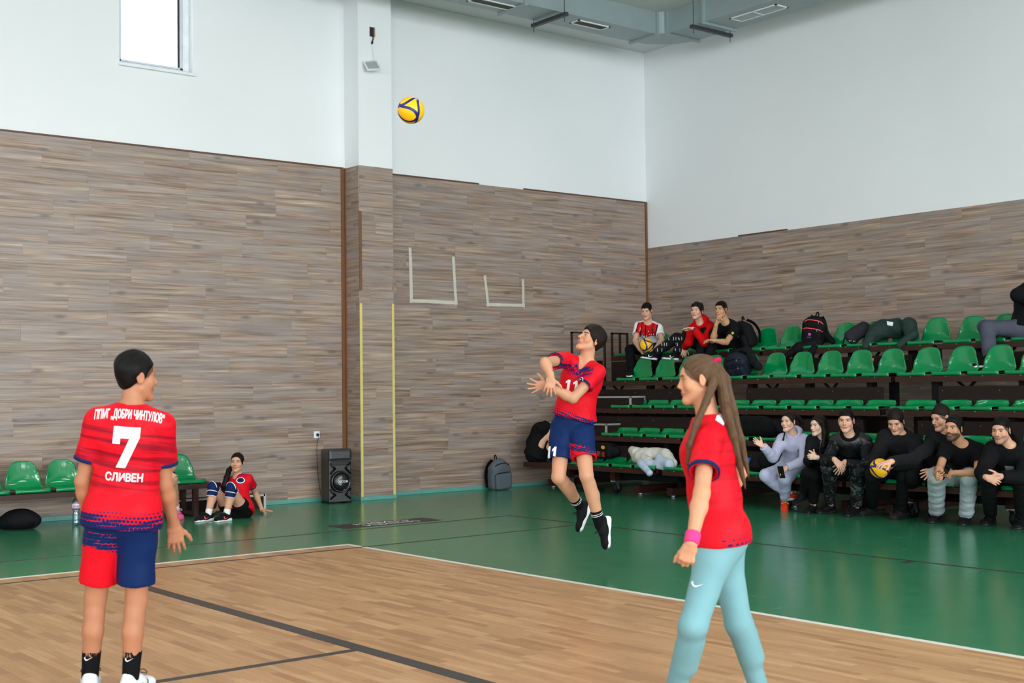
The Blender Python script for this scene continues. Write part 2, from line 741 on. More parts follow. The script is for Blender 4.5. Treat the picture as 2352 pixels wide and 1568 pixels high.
strips.sort(key=strip_rank)
pm = {}
rest = MB()
for i, (xa, a, b) in enumerate(strips):
    if i < 290 and strip_rank((xa, a, b)) < 1e8:
        L = round(b - a, 3)
        if L not in pm:
            g_ = 0.0002
            pm[L] = MB().box(-PW / 2 + g_, PW / 2 - g_, -L / 2 + g_, L / 2 - g_, -0.012, 0).mesh('parquet_strip')
        o = obj('parquet_strip', pm[L], M_PARQ, floor, (xa + PW / 2, (a + b) / 2, 0))
    else:
        g_ = 0.0002
        rest.add([(xa + g_, a + g_, 0), (xa + PW - g_, a + g_, 0), (xa + PW - g_, b - g_, 0), (xa + g_, b - g_, 0)], [(0, 1, 2, 3)])
tag(rest.build('parquet_strips', M_PARQ, floor), kind='stuff')


def line(x0, x1, y0, y1, mat, name='court_line', z=0.002):
    return MB().box(x0, x1, y0, y1, 0.0003, z).build(name, mat, floor)


line(CX1 - 0.05, CX1, CY0, CY1, M_LWHITE)
line(CX0, CX1 - 0.05, CY1 - 0.05, CY1, M_LWHITE)
line(CX0, 9.30, 10.475, 10.515, M_LBLACK)                 # thin black line along the court
line(-10, 9.38, 11.815, 11.855, M_LBLACK)
line(9.38, 9.42, -1.0, 11.855, M_LBLACK)
line(9.25, 9.38, 6.35, 6.41, M_LBLACK)                    # short tick
line(3.93, 4.03, 1.8, 10.475, M_LBLACK)                   # broad black line
line(-6.0, 3.93, 6.37, 6.43, M_LBLACK)
# black sticker with the two white words, read from the wall side
st = thing('floor_sticker', 'black floor sticker with white town lettering on the green floor', 'sticker', (7.9, 12.19, 0))
MB().box(-0.64, 0.64, -0.19, 0.19, 0.0004, 0.0022).build('sticker_sheet', plain('black_sticker', (28, 27, 30), 0.4), st)
MT = Matrix(((-1, 0, 0, 0), (0, -1, 0, 0), (0, 0, 1, 0.0026), (0, 0, 0, 1)))
flat_print('lettering', fit_text('ОБЩИНА', 0.74, 0.13), Matrix.Translation((0.03, -0.075, 0)) @ MT, M_WHITE, st)
flat_print('lettering', fit_text('СЛИВЕН', 0.70, 0.13), Matrix.Translation((0.0, 0.085, 0)) @ MT, M_WHITE, st)

ceiling = struct(MB().box(X0 - 0.3, XB + 0.3, Y0 - 0.3, YA + 0.3, ZC, ZC + 0.2).build('ceiling', M_CEIL))


def wall_open(axis, c0, c1, a0, a1, holes, name):
    """wall slab, thickness c0..c1 on the axis it faces, running a0..a1, with (s0,s1,z0,z1) openings"""
    b = MB()
    def put(s0, s1, z0, z1):
        if s1 - s0 < 1e-4 or z1 - z0 < 1e-4:
            return
        if axis == 'y':
            b.box(s0, s1, c0, c1, z0, z1)
        else:
            b.box(c0, c1, s0, s1, z0, z1)
    cur = a0
    for s0, s1, z0, z1 in sorted(holes):
        put(cur, s0, 0, ZC)
        put(s0, s1, 0, z0)
        put(s0, s1, z1, ZC)
        cur = s1
    put(cur, a1, 0, ZC)
    return struct(b.build(name, M_WALL))


WX0, WX1, WZ0, WZ1 = 6.035, 6.995, 5.565, 6.95
wall_left = wall_open('y', YA, YA + 0.3, X0, XB + 0.3, [(WX0, WX1, WZ0, WZ1)], 'wall_left')
wall_right = wall_open('x', XB, XB + 0.3, Y0, YA, [], 'wall_right')
wall_front = wall_open('y', Y0 - 0.3, Y0, X0, XB + 0.3, [(a, b, 1.4, 6.0) for a, b in WIN_BACK], 'wall_front')
wall_back = wall_open('x', X0 - 0.3, X0, Y0, YA, [(-0.3, 12.7, 1.75, 6.25)], 'wall_back')
PX0, PX1, PY = 9.236, 9.776, 14.84
trim_pillar = struct(MB().box(PX0, PX1, PY, YA, 0, ZC).build('trim_1', M_WALL))

# window in the long wall: recessed frame, sash, gasket, glass and projecting sill
w1 = struct(bpy.data.objects.new('window_1', None))
COL.objects.link(w1)
fy = YA + 0.10
f = MB()
for x0, x1, z0, z1 in ((WX0, WX0 + 0.035, WZ0, WZ1), (WX1 - 0.09, WX1, WZ0, WZ1), (WX0, WX1, WZ0, WZ0 + 0.035), (WX0, WX1, WZ1 - 0.05, WZ1)):
    f.box(x0, x1, fy, fy + 0.07, z0, z1, 0.004)
f.build('window_frame', M_PVC, w1)
f = MB()
for x0, x1, z0, z1 in ((WX0 + 0.035, WX0 + 0.055, WZ0 + 0.035, WZ1 - 0.05), (WX1 - 0.135, WX1 - 0.092, WZ0 + 0.035, WZ1 - 0.05), (WX0 + 0.035, WX1 - 0.09, WZ0 + 0.035, WZ0 + 0.06)):
    f.box(x0, x1, fy - 0.015, fy + 0.05, z0, z1, 0.004)
f.build('sash', M_PVCG, w1)
MB().box(WX1 - 0.150, WX1 - 0.135, fy - 0.005, fy + 0.03, WZ0 + 0.06, WZ1 - 0.05).build('gasket', M_RUBBER, w1)
MB().box(WX0 + 0.05, WX1 - 0.13, fy + 0.012, fy + 0.018, WZ0 + 0.05, WZ1 - 0.05).build('pane', M_GLASS, w1)
MB().box(WX0 - 0.02, WX1 + 0.03, YA - 0.05, fy, WZ0 - 0.05, WZ0 - 0.015, 0.006).build('window_sill', M_PVC, w1)
MB().box(WX0, WX1, YA - 0.002, fy + 0.1, WZ0 - 0.015, WZ0 + 0.002).build('sill_board', M_PVCG, w1)
# tall windows behind the camera: mullions, glass and gathered curtains
for i, (a, b) in enumerate(WIN_BACK):
    w = struct(bpy.data.objects.new('window_%d' % (i + 2), None))
    COL.objects.link(w)
    f = MB()
    n = 4
    for k in range(n + 1):
        x = a + (b - a) * k / n
        f.box(max(a, x - 0.04), min(b, x + 0.04), Y0 - 0.12, Y0 - 0.03, 1.4, 6.0)
    for z in (1.4, 3.4, 5.92):
        f.box(a, b, Y0 - 0.12, Y0 - 0.03, z, z + 0.08)
    f.build('window_frame', M_PVC, w)
    MB().box(a, b, Y0 - 0.085, Y0 - 0.079, 1.4, 6.0).build('pane', M_GLASS, w)
w = struct(bpy.data.objects.new('window_7', None))
COL.objects.link(w)
f = MB()
for k in range(7):
    y = -0.3 + 13.0 * k / 6
    f.box(X0 - 0.12, X0 - 0.03, max(-0.3, y - 0.04), min(12.7, y + 0.04), 1.75, 6.25)
f.build('window_frame', M_PVC, w)

# laminate planks, each its own piece
PLK, PLH = 1.256, 0.1872
_pk = {}


def plank_mesh(L, H, axis):
    key = (round(L, 3), round(H, 3), axis)
    if key not in _pk:
        g_ = 0.0005
        b = MB()
        if axis == 'x':
            b.box(-L / 2 + g_, L / 2 - g_, -0.008, 0, -H / 2 + g_, H / 2 - g_)
        else:
            b.box(-0.008, 0, -L / 2 + g_, L / 2 - g_, -H / 2 + g_, H / 2 - g_)
        _pk[key] = b.mesh('plank')
    return _pk[key]


def planks(parent, axis, c, s0, s1, z0, z1, seed):
    """rows of planks on the plane axis=c ('x': plank runs along x on wall y=c)"""
    r = random.Random(seed)
    z = z0
    while z < z1 - 0.01:
        h = min(PLH, z1 - z)
        s = s0 - r.random() * PLK
        while s < s1:
            a, b = max(s, s0), min(s + PLK, s1)
            if b - a > 0.02:
                pr = c - r.random() * 0.0008
                loc = ((a + b) / 2, pr, z + h / 2) if axis == 'x' else (pr, (a + b) / 2, z + h / 2)
                obj('plank', plank_mesh(b - a, h, axis), M_LAM, parent, loc)
            s += PLK
        z += PLH


LZ, BZ = 4.54, 3.785
MB().box(X0, PX0, YA - 0.006, YA, 0, LZ - 0.005).box(PX1, XB, YA - 0.006, YA, 0, LZ - 0.005).build('backing_board', M_BACK, wall_left)
MB().box(XB - 0.006, XB, Y0, YA, 0, BZ - 0.005).build('backing_board', M_BACK, wall_right)
planks(wall_left, 'x', YA - 0.006, 2.6, PX0 - 0.012, 0.055, LZ, 11)
planks(wall_left, 'x', YA - 0.006, PX1, XB - 0.02, 0.055, LZ, 12)
planks(wall_right, 'y', XB - 0.006, 6.2, YA - 0.03, 0.055, BZ, 13)
planks(trim_pillar, 'x', PY, PX0 + 0.001, PX1 - 0.001, 0.055, LZ + 0.01, 14)
planks(trim_pillar, 'y', PX0, PY - 0.001, YA - 0.014, 0.055, LZ + 0.01, 15)
planks(trim_pillar, 'y', PX1 + 0.008, PY - 0.001, YA - 0.014, 0.055, LZ + 0.01, 16)
# same panelling further along, out of the picture, as plain sheets
MB().box(X0, 2.6, YA - 0.014, YA - 0.006, 0.05, LZ).build('laminate_sheet', M_LAM, wall_left)
MB().box(XB - 0.014, XB - 0.006, Y0, 6.2, 0.05, BZ).build('laminate_sheet', M_LAM, wall_right)


def trim(n, name, b, mat):
    return struct(b.build('trim_%d' % n, mat))


trim(2, 'cap', MB().box(X0, PX0 - 0.03, YA - 0.022, YA, LZ, LZ + 0.022), M_BRTRIM2)
trim(3, 'cap', MB().box(PX1, 11.55, YA - 0.022, YA, LZ - 0.004, LZ + 0.018), M_BRTRIM2)
trim(4, 'cap', MB().box(12.42, XB, YA - 0.022, YA, LZ - 0.004, LZ + 0.018), M_BRTRIM2)
trim(5, 'cap', MB().box(XB - 0.022, XB, 12.25, 13.2, BZ - 0.002, BZ + 0.018), M_BRTRIM2)
trim(6, 'corner profile', MB().box(PX0 - 0.075, PX0 - 0.028, YA - 0.032, YA - 0.012, 0.055, LZ + 0.01).box(PX0 - 0.026, PX0, YA - 0.045, YA - 0.012, 0.055, LZ + 0.01), M_BRTRIM)
trim(7, 'corner profile', MB().box(XB - 0.05, XB - 0.012, YA - 0.032, YA - 0.006, 0.055, LZ + 0.01), M_BRTRIM)
trim(8, 'pillar edge', MB().box(PX0 - 0.012, PX0 + 0.03, PY - 0.014, PY - 0.006, 2.84, 3.92), M_BRTRIM)
trim(9, 'pillar tape', MB().box(PX0 - 0.012, PX0 + 0.028, PY - 0.012, PY - 0.0082, 0.05, 2.665), M_YTAPE)
trim(10, 'pillar tape', MB().box(PX1 - 0.032, PX1 + 0.004, PY - 0.012, PY - 0.0082, 0.05, 2.675), M_YTAPE)
for nm, b in (('baseboard_left', MB().box(X0, PX0, YA - 0.03, YA, 0, 0.055, 0.006).box(PX1, XB, YA - 0.03, YA, 0, 0.055, 0.006)),
              ('baseboard_right', MB().box(XB - 0.03, XB, Y0, YA, 0, 0.055, 0.006)),
              ('baseboard_pillar', MB().box(PX0 - 0.022, PX1 + 0.022, PY - 0.022, YA - 0.03, 0, 0.055, 0.006))):
    struct(b.build(nm, M_TEAL))


# tape marks on the long wall
def tape_u(label, pts, w):
    P = [ony(x, y, YA - 0.0165) for x, y in pts]
    t = thing('tape_mark', label, 'tape', (float(P[1][0]), YA - 0.016, float(P[1][2])))
    o = np.array(t.location)
    rr = random.Random(len(label))
    for a, b in ((0, 1), (1, 2), (2, 3)):
        A, B = P[a] - o, P[b] - o
        d = (B - A) / np.linalg.norm(B - A)
        n = np.array([-d[2], 0, d[0]])
        A, B = A - d * 0.03, B + d * 0.03
        N = 10
        vs, fs = [], []
        for k in range(N + 1):
            c = A + (B - A) * k / N
            e0, e1 = w / 2 * (1 + rr.uniform(-.12, .12)), w / 2 * (1 + rr.uniform(-.12, .12))
            off = -0.0008 * (a + 1)
            vs += [c + n * e0 + [0, off, 0], c - n * e1 + [0, off, 0]]
        fs = [(2 * k, 2 * k + 1, 2 * k + 3, 2 * k + 2) for k in range(N)]
        MB().add(vs, fs).build('tape_strip', M_TAPE, t)


tape_u('larger U of white masking tape stuck on the laminate wall', [(942, 573), (945, 690), (1047, 695), (1041, 594)], 0.05)
tape_u('smaller U of white masking tape stuck on the laminate wall', [(1114, 637), (1121, 699), (1202, 701), (1201, 645)], 0.045)

# ------------------------------------------------------------------ ventilation duct under the ceiling
du = thing('ventilation_duct', 'galvanised rectangular ventilation duct turning the corner under the ceiling', 'duct', (13.6, 13.6, 6.73))
L = np.array([13.6, 13.6, 6.73])
zb, zt = 0.0, ZC - 6.73 - 0.002


def dbox(name, x0, x1, y0, y1, z0, z1, mat=M_ZINC, bev=0.0):
    return MB().box(x0 - L[0], x1 - L[0], y0 - L[1], y1 - L[1], z0, z1, bev).build(name, mat, du)


for a, b in ((2.0, 5.2), (5.2, 8.4), (8.4, 11.60), (11.60, 13.53)):
    dbox('duct_section', a, b, 13.39, 13.93, zb, zt)
for a, b in ((1.5, 4.9), (4.9, 8.3), (8.3, 11.4), (11.4, 13.27)):
    dbox('duct_section', 13.64, 14.29, a, b, zb, zt)
pts = [(13.53, 13.39), (13.64, 13.27), (14.29, 13.27)]
for k in range(1, 9):
    a = math.pi / 2 * k / 9
    pts.append((13.53 + 0.76 * math.cos(a), 13.27 + 0.66 * math.sin(a)))
pts.append((13.53, 13.93))
MB().prism([(x - L[0], y - L[1]) for x, y in pts], 2, zb, zt).build('duct_elbow', M_ZINC, du)
for x in (5.2, 8.4, 11.0, 13.53):
    dbox('flange', x - 0.02, x + 0.02, 13.355, 13.965, -0.035, zt, M_ZINC)
for y in (4.9, 8.3, 13.27):
    dbox('flange', 13.605, 14.325, y - 0.02, y + 0.02, -0.035, zt, M_ZINC)
dbox('flange', 13.605, 14.325, 12.52, 12.56, -0.035, zt, M_ZINC)
for x in (6.2, 11.64):
    dbox('hanger_bar', x - 0.03, x + 0.03, 13.25, 14.0, -0.085, -0.036, M_DSTEEL)
    for y in (13.30, 13.97):
        MB().tube([(x - L[0], y - L[1], -0.16), (x - L[0], y - L[1], zt)], 0.006, 6).build('threaded_rod', M_DSTEEL, du)
for y in (9.0, 12.66):
    dbox('hanger_bar', 13.5, 14.36, y - 0.03, y + 0.03, -0.085, -0.036, M_DSTEEL)
    for x in (13.55, 14.33):
        MB().tube([(x - L[0], y - L[1], -0.16), (x - L[0], y - L[1], zt)], 0.006, 6).build('threaded_rod', M_DSTEEL, du)


def grille(x0, x1, y0, y1, dark, along):
    dbox('grille_frame', x0, x1, y0, y0 + 0.025, -0.012, 0.004, M_PVC)
    dbox('grille_frame', x0, x1, y1 - 0.025, y1, -0.012, 0.004, M_PVC)
    dbox('grille_frame', x0, x0 + 0.025, y0, y1, -0.012, 0.004, M_PVC)
    dbox('grille_frame', x1 - 0.025, x1, y0, y1, -0.012, 0.004, M_PVC)
    dbox('grille_back', x0 + 0.02, x1 - 0.02, y0 + 0.02, y1 - 0.02, -0.006, -0.001, plain('grille_dark', (58, 54, 44), 0.7) if dark else plain('grille_grey', (150, 158, 156), 0.6))
    n = 5
    for k in range(n):
        if along == 'x':
            yy = y0 + 0.03 + (y1 - y0 - 0.06) * (k + 0.5) / n
            dbox('slat', x0 + 0.02, x1 - 0.02, yy - 0.003, yy + 0.003, -0.010, -0.004, plain('grille_slat', (92, 88, 78), 0.6) if dark else M_PVCG)
        else:
            xx = x0 + 0.03 + (x1 - x0 - 0.06) * (k + 0.5) / n
            dbox('slat', xx - 0.003, xx + 0.003, y0 + 0.02, y1 - 0.02, -0.010, -0.004, M_PVCG)


q = [onz(x, y, 6.73) for x, y in ((1306, 53), (1327, 46), (1395, 63), (1375, 70))]
grille(min(p[0] for p in q), max(p[0] for p in q), 13.52, 13.72, True, 'x')
grille(10.28, 11.0, 13.55, 13.75, True, 'x')
grille(13.80, 14.06, 11.35, 12.20, False, 'y')
dbox('grille_bar', 13.80, 14.06, 11.765, 11.785, -0.013, 0.0, M_PVC)

# ------------------------------------------------------------------ floodlight hanging on the pillar
hp = ony(855, 74, PY)
ob = thing('cable_outlet', 'small open cable outlet box cut into the white pillar', 'outlet', (float(hp[0]), PY, float(hp[2])))
MB().box(-0.045, 0.045, -0.004, 0.0, -0.065, 0.07).build('box_rim', plain('outlet_beige', (150, 132, 112), 0.7), ob)
MB().box(-0.045, 0.022, -0.006, -0.003, -0.06, 0.065).build('recess_shade', plain('outlet_dark', (40, 36, 34), 0.8), ob)  # flat dark plate on the surface, its colour stands for shade in the recess
fp = ony(855, 150, PY - 0.10)
fd = thing('floodlight', 'small white floodlight hanging by its cable on the pillar', 'lamp', (float(fp[0]), PY - 0.10, float(fp[2])))
fd.rotation_euler = (R(-38), R(-9), R(-12))
MB().box(-0.095, 0.095, 0.0, 0.03, -0.085, 0.085, 0.006).build('housing', M_PVC, fd)
MB().box(-0.08, 0.08, -0.006, 0.001, -0.07, 0.07, 0.002).build('lamp_glass', plain('floodlight_face', (160, 170, 170), 0.35), fd)
MB().tube([(-0.098, 0.01, -0.0), (-0.105, 0.01, 0.10), (-0.1, 0.01, 0.115), (0.1, 0.01, 0.115), (0.105, 0.01, 0.10), (0.098, 0.01, 0.0)], 0.005, 6).build('bracket', M_PVC, fd)
for sx in (-1, 1):
    MB().tube([(sx * 0.094, 0.012, 0), (sx * 0.11, 0.012, 0)], 0.008, 8).build('bracket_screw', M_STEEL, fd)
cb = thing('lamp_cable', 'black and white cable running from the pillar outlet to the floodlight', 'cable', (float(hp[0]), PY - 0.01, float(hp[2])))
k1 = ony(855, 98, PY - 0.02) - np.array(cb.location)
MB().tube([(0, 0.0, -0.05), (0.004, -0.01, -0.09), tuple(k1)], 0.008, 6).build('black_lead', M_BLACKP, cb)
MB().tube([tuple(k1 + [0, 0, 0.02]), tuple(k1), tuple(k1 - [0, 0, 0.02])], [0.008, 0.017, 0.008], 8).build('connector', M_BLACKP, cb)
MB().tube([tuple(k1), (0.0, -0.02, float(fp[2] - hp[2]) + 0.2), (0.0, -0.06, float(fp[2] - hp[2]) + 0.06)], 0.004, 6).build('white_lead', M_PVC, cb)
# ------------------------------------------------------------------ plastic seat shell
def seat_mesh(back_h, name):
    """moulded bucket seat: local +x = towards the sitter's knees, y across, z up, origin under the middle of the pan"""
    W2 = 0.205
    prof = [(0.185, 0.0), (0.198, 0.012), (0.20, 0.04), (0.188, 0.05), (0.12, 0.042), (0.03, 0.034), (-0.06, 0.034), (-0.12, 0.044), (-0.155, 0.066)]
    hh = back_h
    if hh > 0.2:
        prof += [(-0.178, 0.105), (-0.190, 0.16), (-0.200, 0.22), (-0.208, 0.28), (-0.213, hh - 0.02), (-0.216, hh)]
    else:
        prof += [(-0.172, 0.085), (-0.182, hh - 0.012), (-0.186, hh)]
    nu = 17
    top, bot = [], []
    for j, (fx, fz) in enumerate(prof):
        for i in range(nu):
            u = -1 + 2 * i / (nu - 1)
            w = W2
            x, z = fx, fz
            if j <= 3:
                w = 0.193
                z = fz - (0.008 * (1 - u * u) if j >= 2 else 0)
                if j >= 1:
                    x = fx - 0.012 * abs(u) ** 6
            elif hh > 0.2 and fz > 0.07:
                t = (fz - 0.07) / (hh - 0.07)
                w = W2 * (1 - 0.10 * t)
                # rounded outline: the top edge drops towards the corners
                z = fz - t * t * 0.115 * abs(u) ** 3.2 * (hh / 0.345)
                w = w * (1 - 0.13 * t * abs(u) ** 6)
                x = fx + 0.045 * (abs(u) ** 2.2) * min(1, t * 2.5) * (1 - 0.35 * t)
            elif fz > 0.07:
                x = fx + 0.03 * u * u
                w = W2 - 0.012
                z = fz - 0.01 * abs(u) ** 8
            else:
                z = fz + 0.014 * abs(u) ** 4
                x = fx
            top.append(Vector((x, u * w, z)))
    nv = len(prof)
    nrm = []
    for j in range(nv):
        for i in range(nu):
            a = top[j * nu + min(i + 1, nu - 1)] - top[j * nu + max(i - 1, 0)]
            b = top[min(j + 1, nv - 1) * nu + i] - top[max(j - 1, 0) * nu + i]
            n = a.cross(b)
            n = n.normalized() if n.length > 1e-9 else Vector((0, 0, 1))
            nrm.append(n)
    flip = -1 if nrm[(5) * nu + nu // 2].z > 0 else 1
    bot = [p + n * flip * 0.009 for p, n in zip(top, nrm)]
    N = nu * nv
    fs = []
    for j in range(nv - 1):
        for i in range(nu - 1):
            a, b, c, d = j * nu + i, j * nu + i + 1, (j + 1) * nu + i + 1, (j + 1) * nu + i
            fs.append((a, b, c, d))
            fs.append((d + N, c + N, b + N, a + N))
    for i in range(nu - 1):
        fs.append((i, i + N, i + 1 + N, i + 1))
        k = (nv - 1) * nu
        fs.append((k + i + 1, k + i + 1 + N, k + i + N, k + i))
    for j in range(nv - 1):
        fs.append((j * nu, (j + 1) * nu, (j + 1) * nu + N, j * nu + N))
        k = nu - 1
        fs.append((j * nu + k + N, (j + 1) * nu + k + N, (j + 1) * nu + k, j * nu + k))
    b = MB()
    b.add([tuple(p) for p in top] + [tuple(p) for p in bot], fs)
    me = b.mesh(name, True)
    me.materials.append(M_SEAT)
    return me


SEAT_HI, SEAT_LO = seat_mesh(0.345, 'seat_shell'), seat_mesh(0.115, 'low_seat_shell')
BOLT = MB().lathe([(0.009, 0.0), (0.009, 0.008), (0.005, 0.013)], 8).mesh('seat_bolt')
BOLT.materials.append(plain('seat_bolt_green', (60, 110, 84), 0.4))


def put_seat(parent, loc, rz, hi=True):
    s = obj('seat', SEAT_HI if hi else SEAT_LO, None, parent, loc, (0, 0, rz))
    b = obj('seat_bolt', BOLT, None, s, (0.192, 0.0, -0.002), (R(180), 0, 0))
    return s


# ------------------------------------------------------------------ telescopic bleacher
RX = [0, 12.0, 12.33, 12.66, 13.0, 13.8]
RZ = [0, 0.40, 0.80, 1.185, 1.575, 1.965]
RD = [0, 0.42, 0.42, 0.42, 0.80, 0.48]             # deck depths
UNITS = [  # label, y range, per row (y end of plank high, low), seat left edges per row
    ('brown bleacher unit with green seats and side guard rails beside the long wall',
     {1: (14.77, 12.05), 2: (14.75, 11.88), 3: (14.75, 11.86), 4: (14.78, 11.84), 5: (14.77, 11.76)},
     {1: [13.78, 13.32, 12.87, 12.43], 2: [13.43, 12.99, 12.54, 12.10], 3: [13.58, 13.14, 12.70, 12.26],
      4: [13.81, 13.34, 12.87, 12.40], 5: [14.69, 14.22, 13.72, 13.20, 12.71, 12.12]}),
    ('brown bleacher unit with green seats whose lowest row the tracksuit girl sits on',
     {1: (11.90, 9.06), 2: (11.80, 9.05), 3: (11.80, 9.0), 4: (11.80, 9.08), 5: (11.70, 9.03)},
     {1: [11.88, 11.42, 10.96, 10.50, 10.04, 9.58], 2: [11.55, 11.10, 10.64, 10.19, 9.74, 9.36], 3: [11.66, 11.21, 10.755, 10.305, 9.87, 9.41],
      4: [11.77, 11.31, 10.87, 10.417, 9.96, 9.50], 5: [11.68, 11.22, 10.772, 10.305, 9.84, 9.40]}),
    ('brown bleacher unit with green seats that the hooded boy and grey sweatpants boy use',
     {1: (9.0, 6.0), 2: (8.98, 6.0), 3: (8.92, 6.0), 4: (9.02, 6.0), 5: (8.97, 6.0)},
     {1: [8.95, 8.49, 8.03, 7.57, 7.11, 6.65], 2: [8.90, 8.44, 7.98, 7.52, 7.06, 6.6], 3: [8.873, 8.42, 7.97, 7.51, 7.05, 6.59],
      4: [9.004, 8.54, 8.08, 7.625, 7.17, 6.71], 5: [8.895, 8.458, 8.007, 7.55, 7.10, 6.65]}),
]
CASTER_Y = [[14.2, 13.24], [10.2], [8.43, 7.23]]
SKID_Y = [[14.68, 12.83, 12.2], [11.6, 9.35], [8.75, 6.6]]


def caster(parent, x, y):
    c = obj('caster', MB().box(-0.05, 0.05, -0.05, 0.05, 0.165, 0.178).box(-0.045, -0.035, -0.045, 0.045, 0.178, 0.2).mesh('caster_plate'), M_STEEL, parent, (x, y, 0))
    for sy in (-1, 1):
        MB().prism([(-0.035, 0.165), (0.035, 0.165), (0.05, 0.06), (0.02, 0.055)], 1, sy * 0.03 - 0.003, sy * 0.03 + 0.003).build('caster_fork', M_STEEL, c)
    wm = MB().lathe([(0.012, -0.022), (0.068, -0.022), (0.074, -0.012), (0.074, 0.012), (0.068, 0.022), (0.012, 0.022)], 22).xf(Matrix.Rotation(R(90), 4, 'X'))
    wm.xf(Matrix.Translation((0.03, 0, 0.0745))).build('caster_wheel', M_RUBBER, c, True)
    for a in (-1, 1):
        MB().tube([(a * 0.04, 0.04, 0.16), (a * 0.04, 0.04, 0.205)], 0.006, 6).build('caster_bolt', M_STEEL, c)
    return c


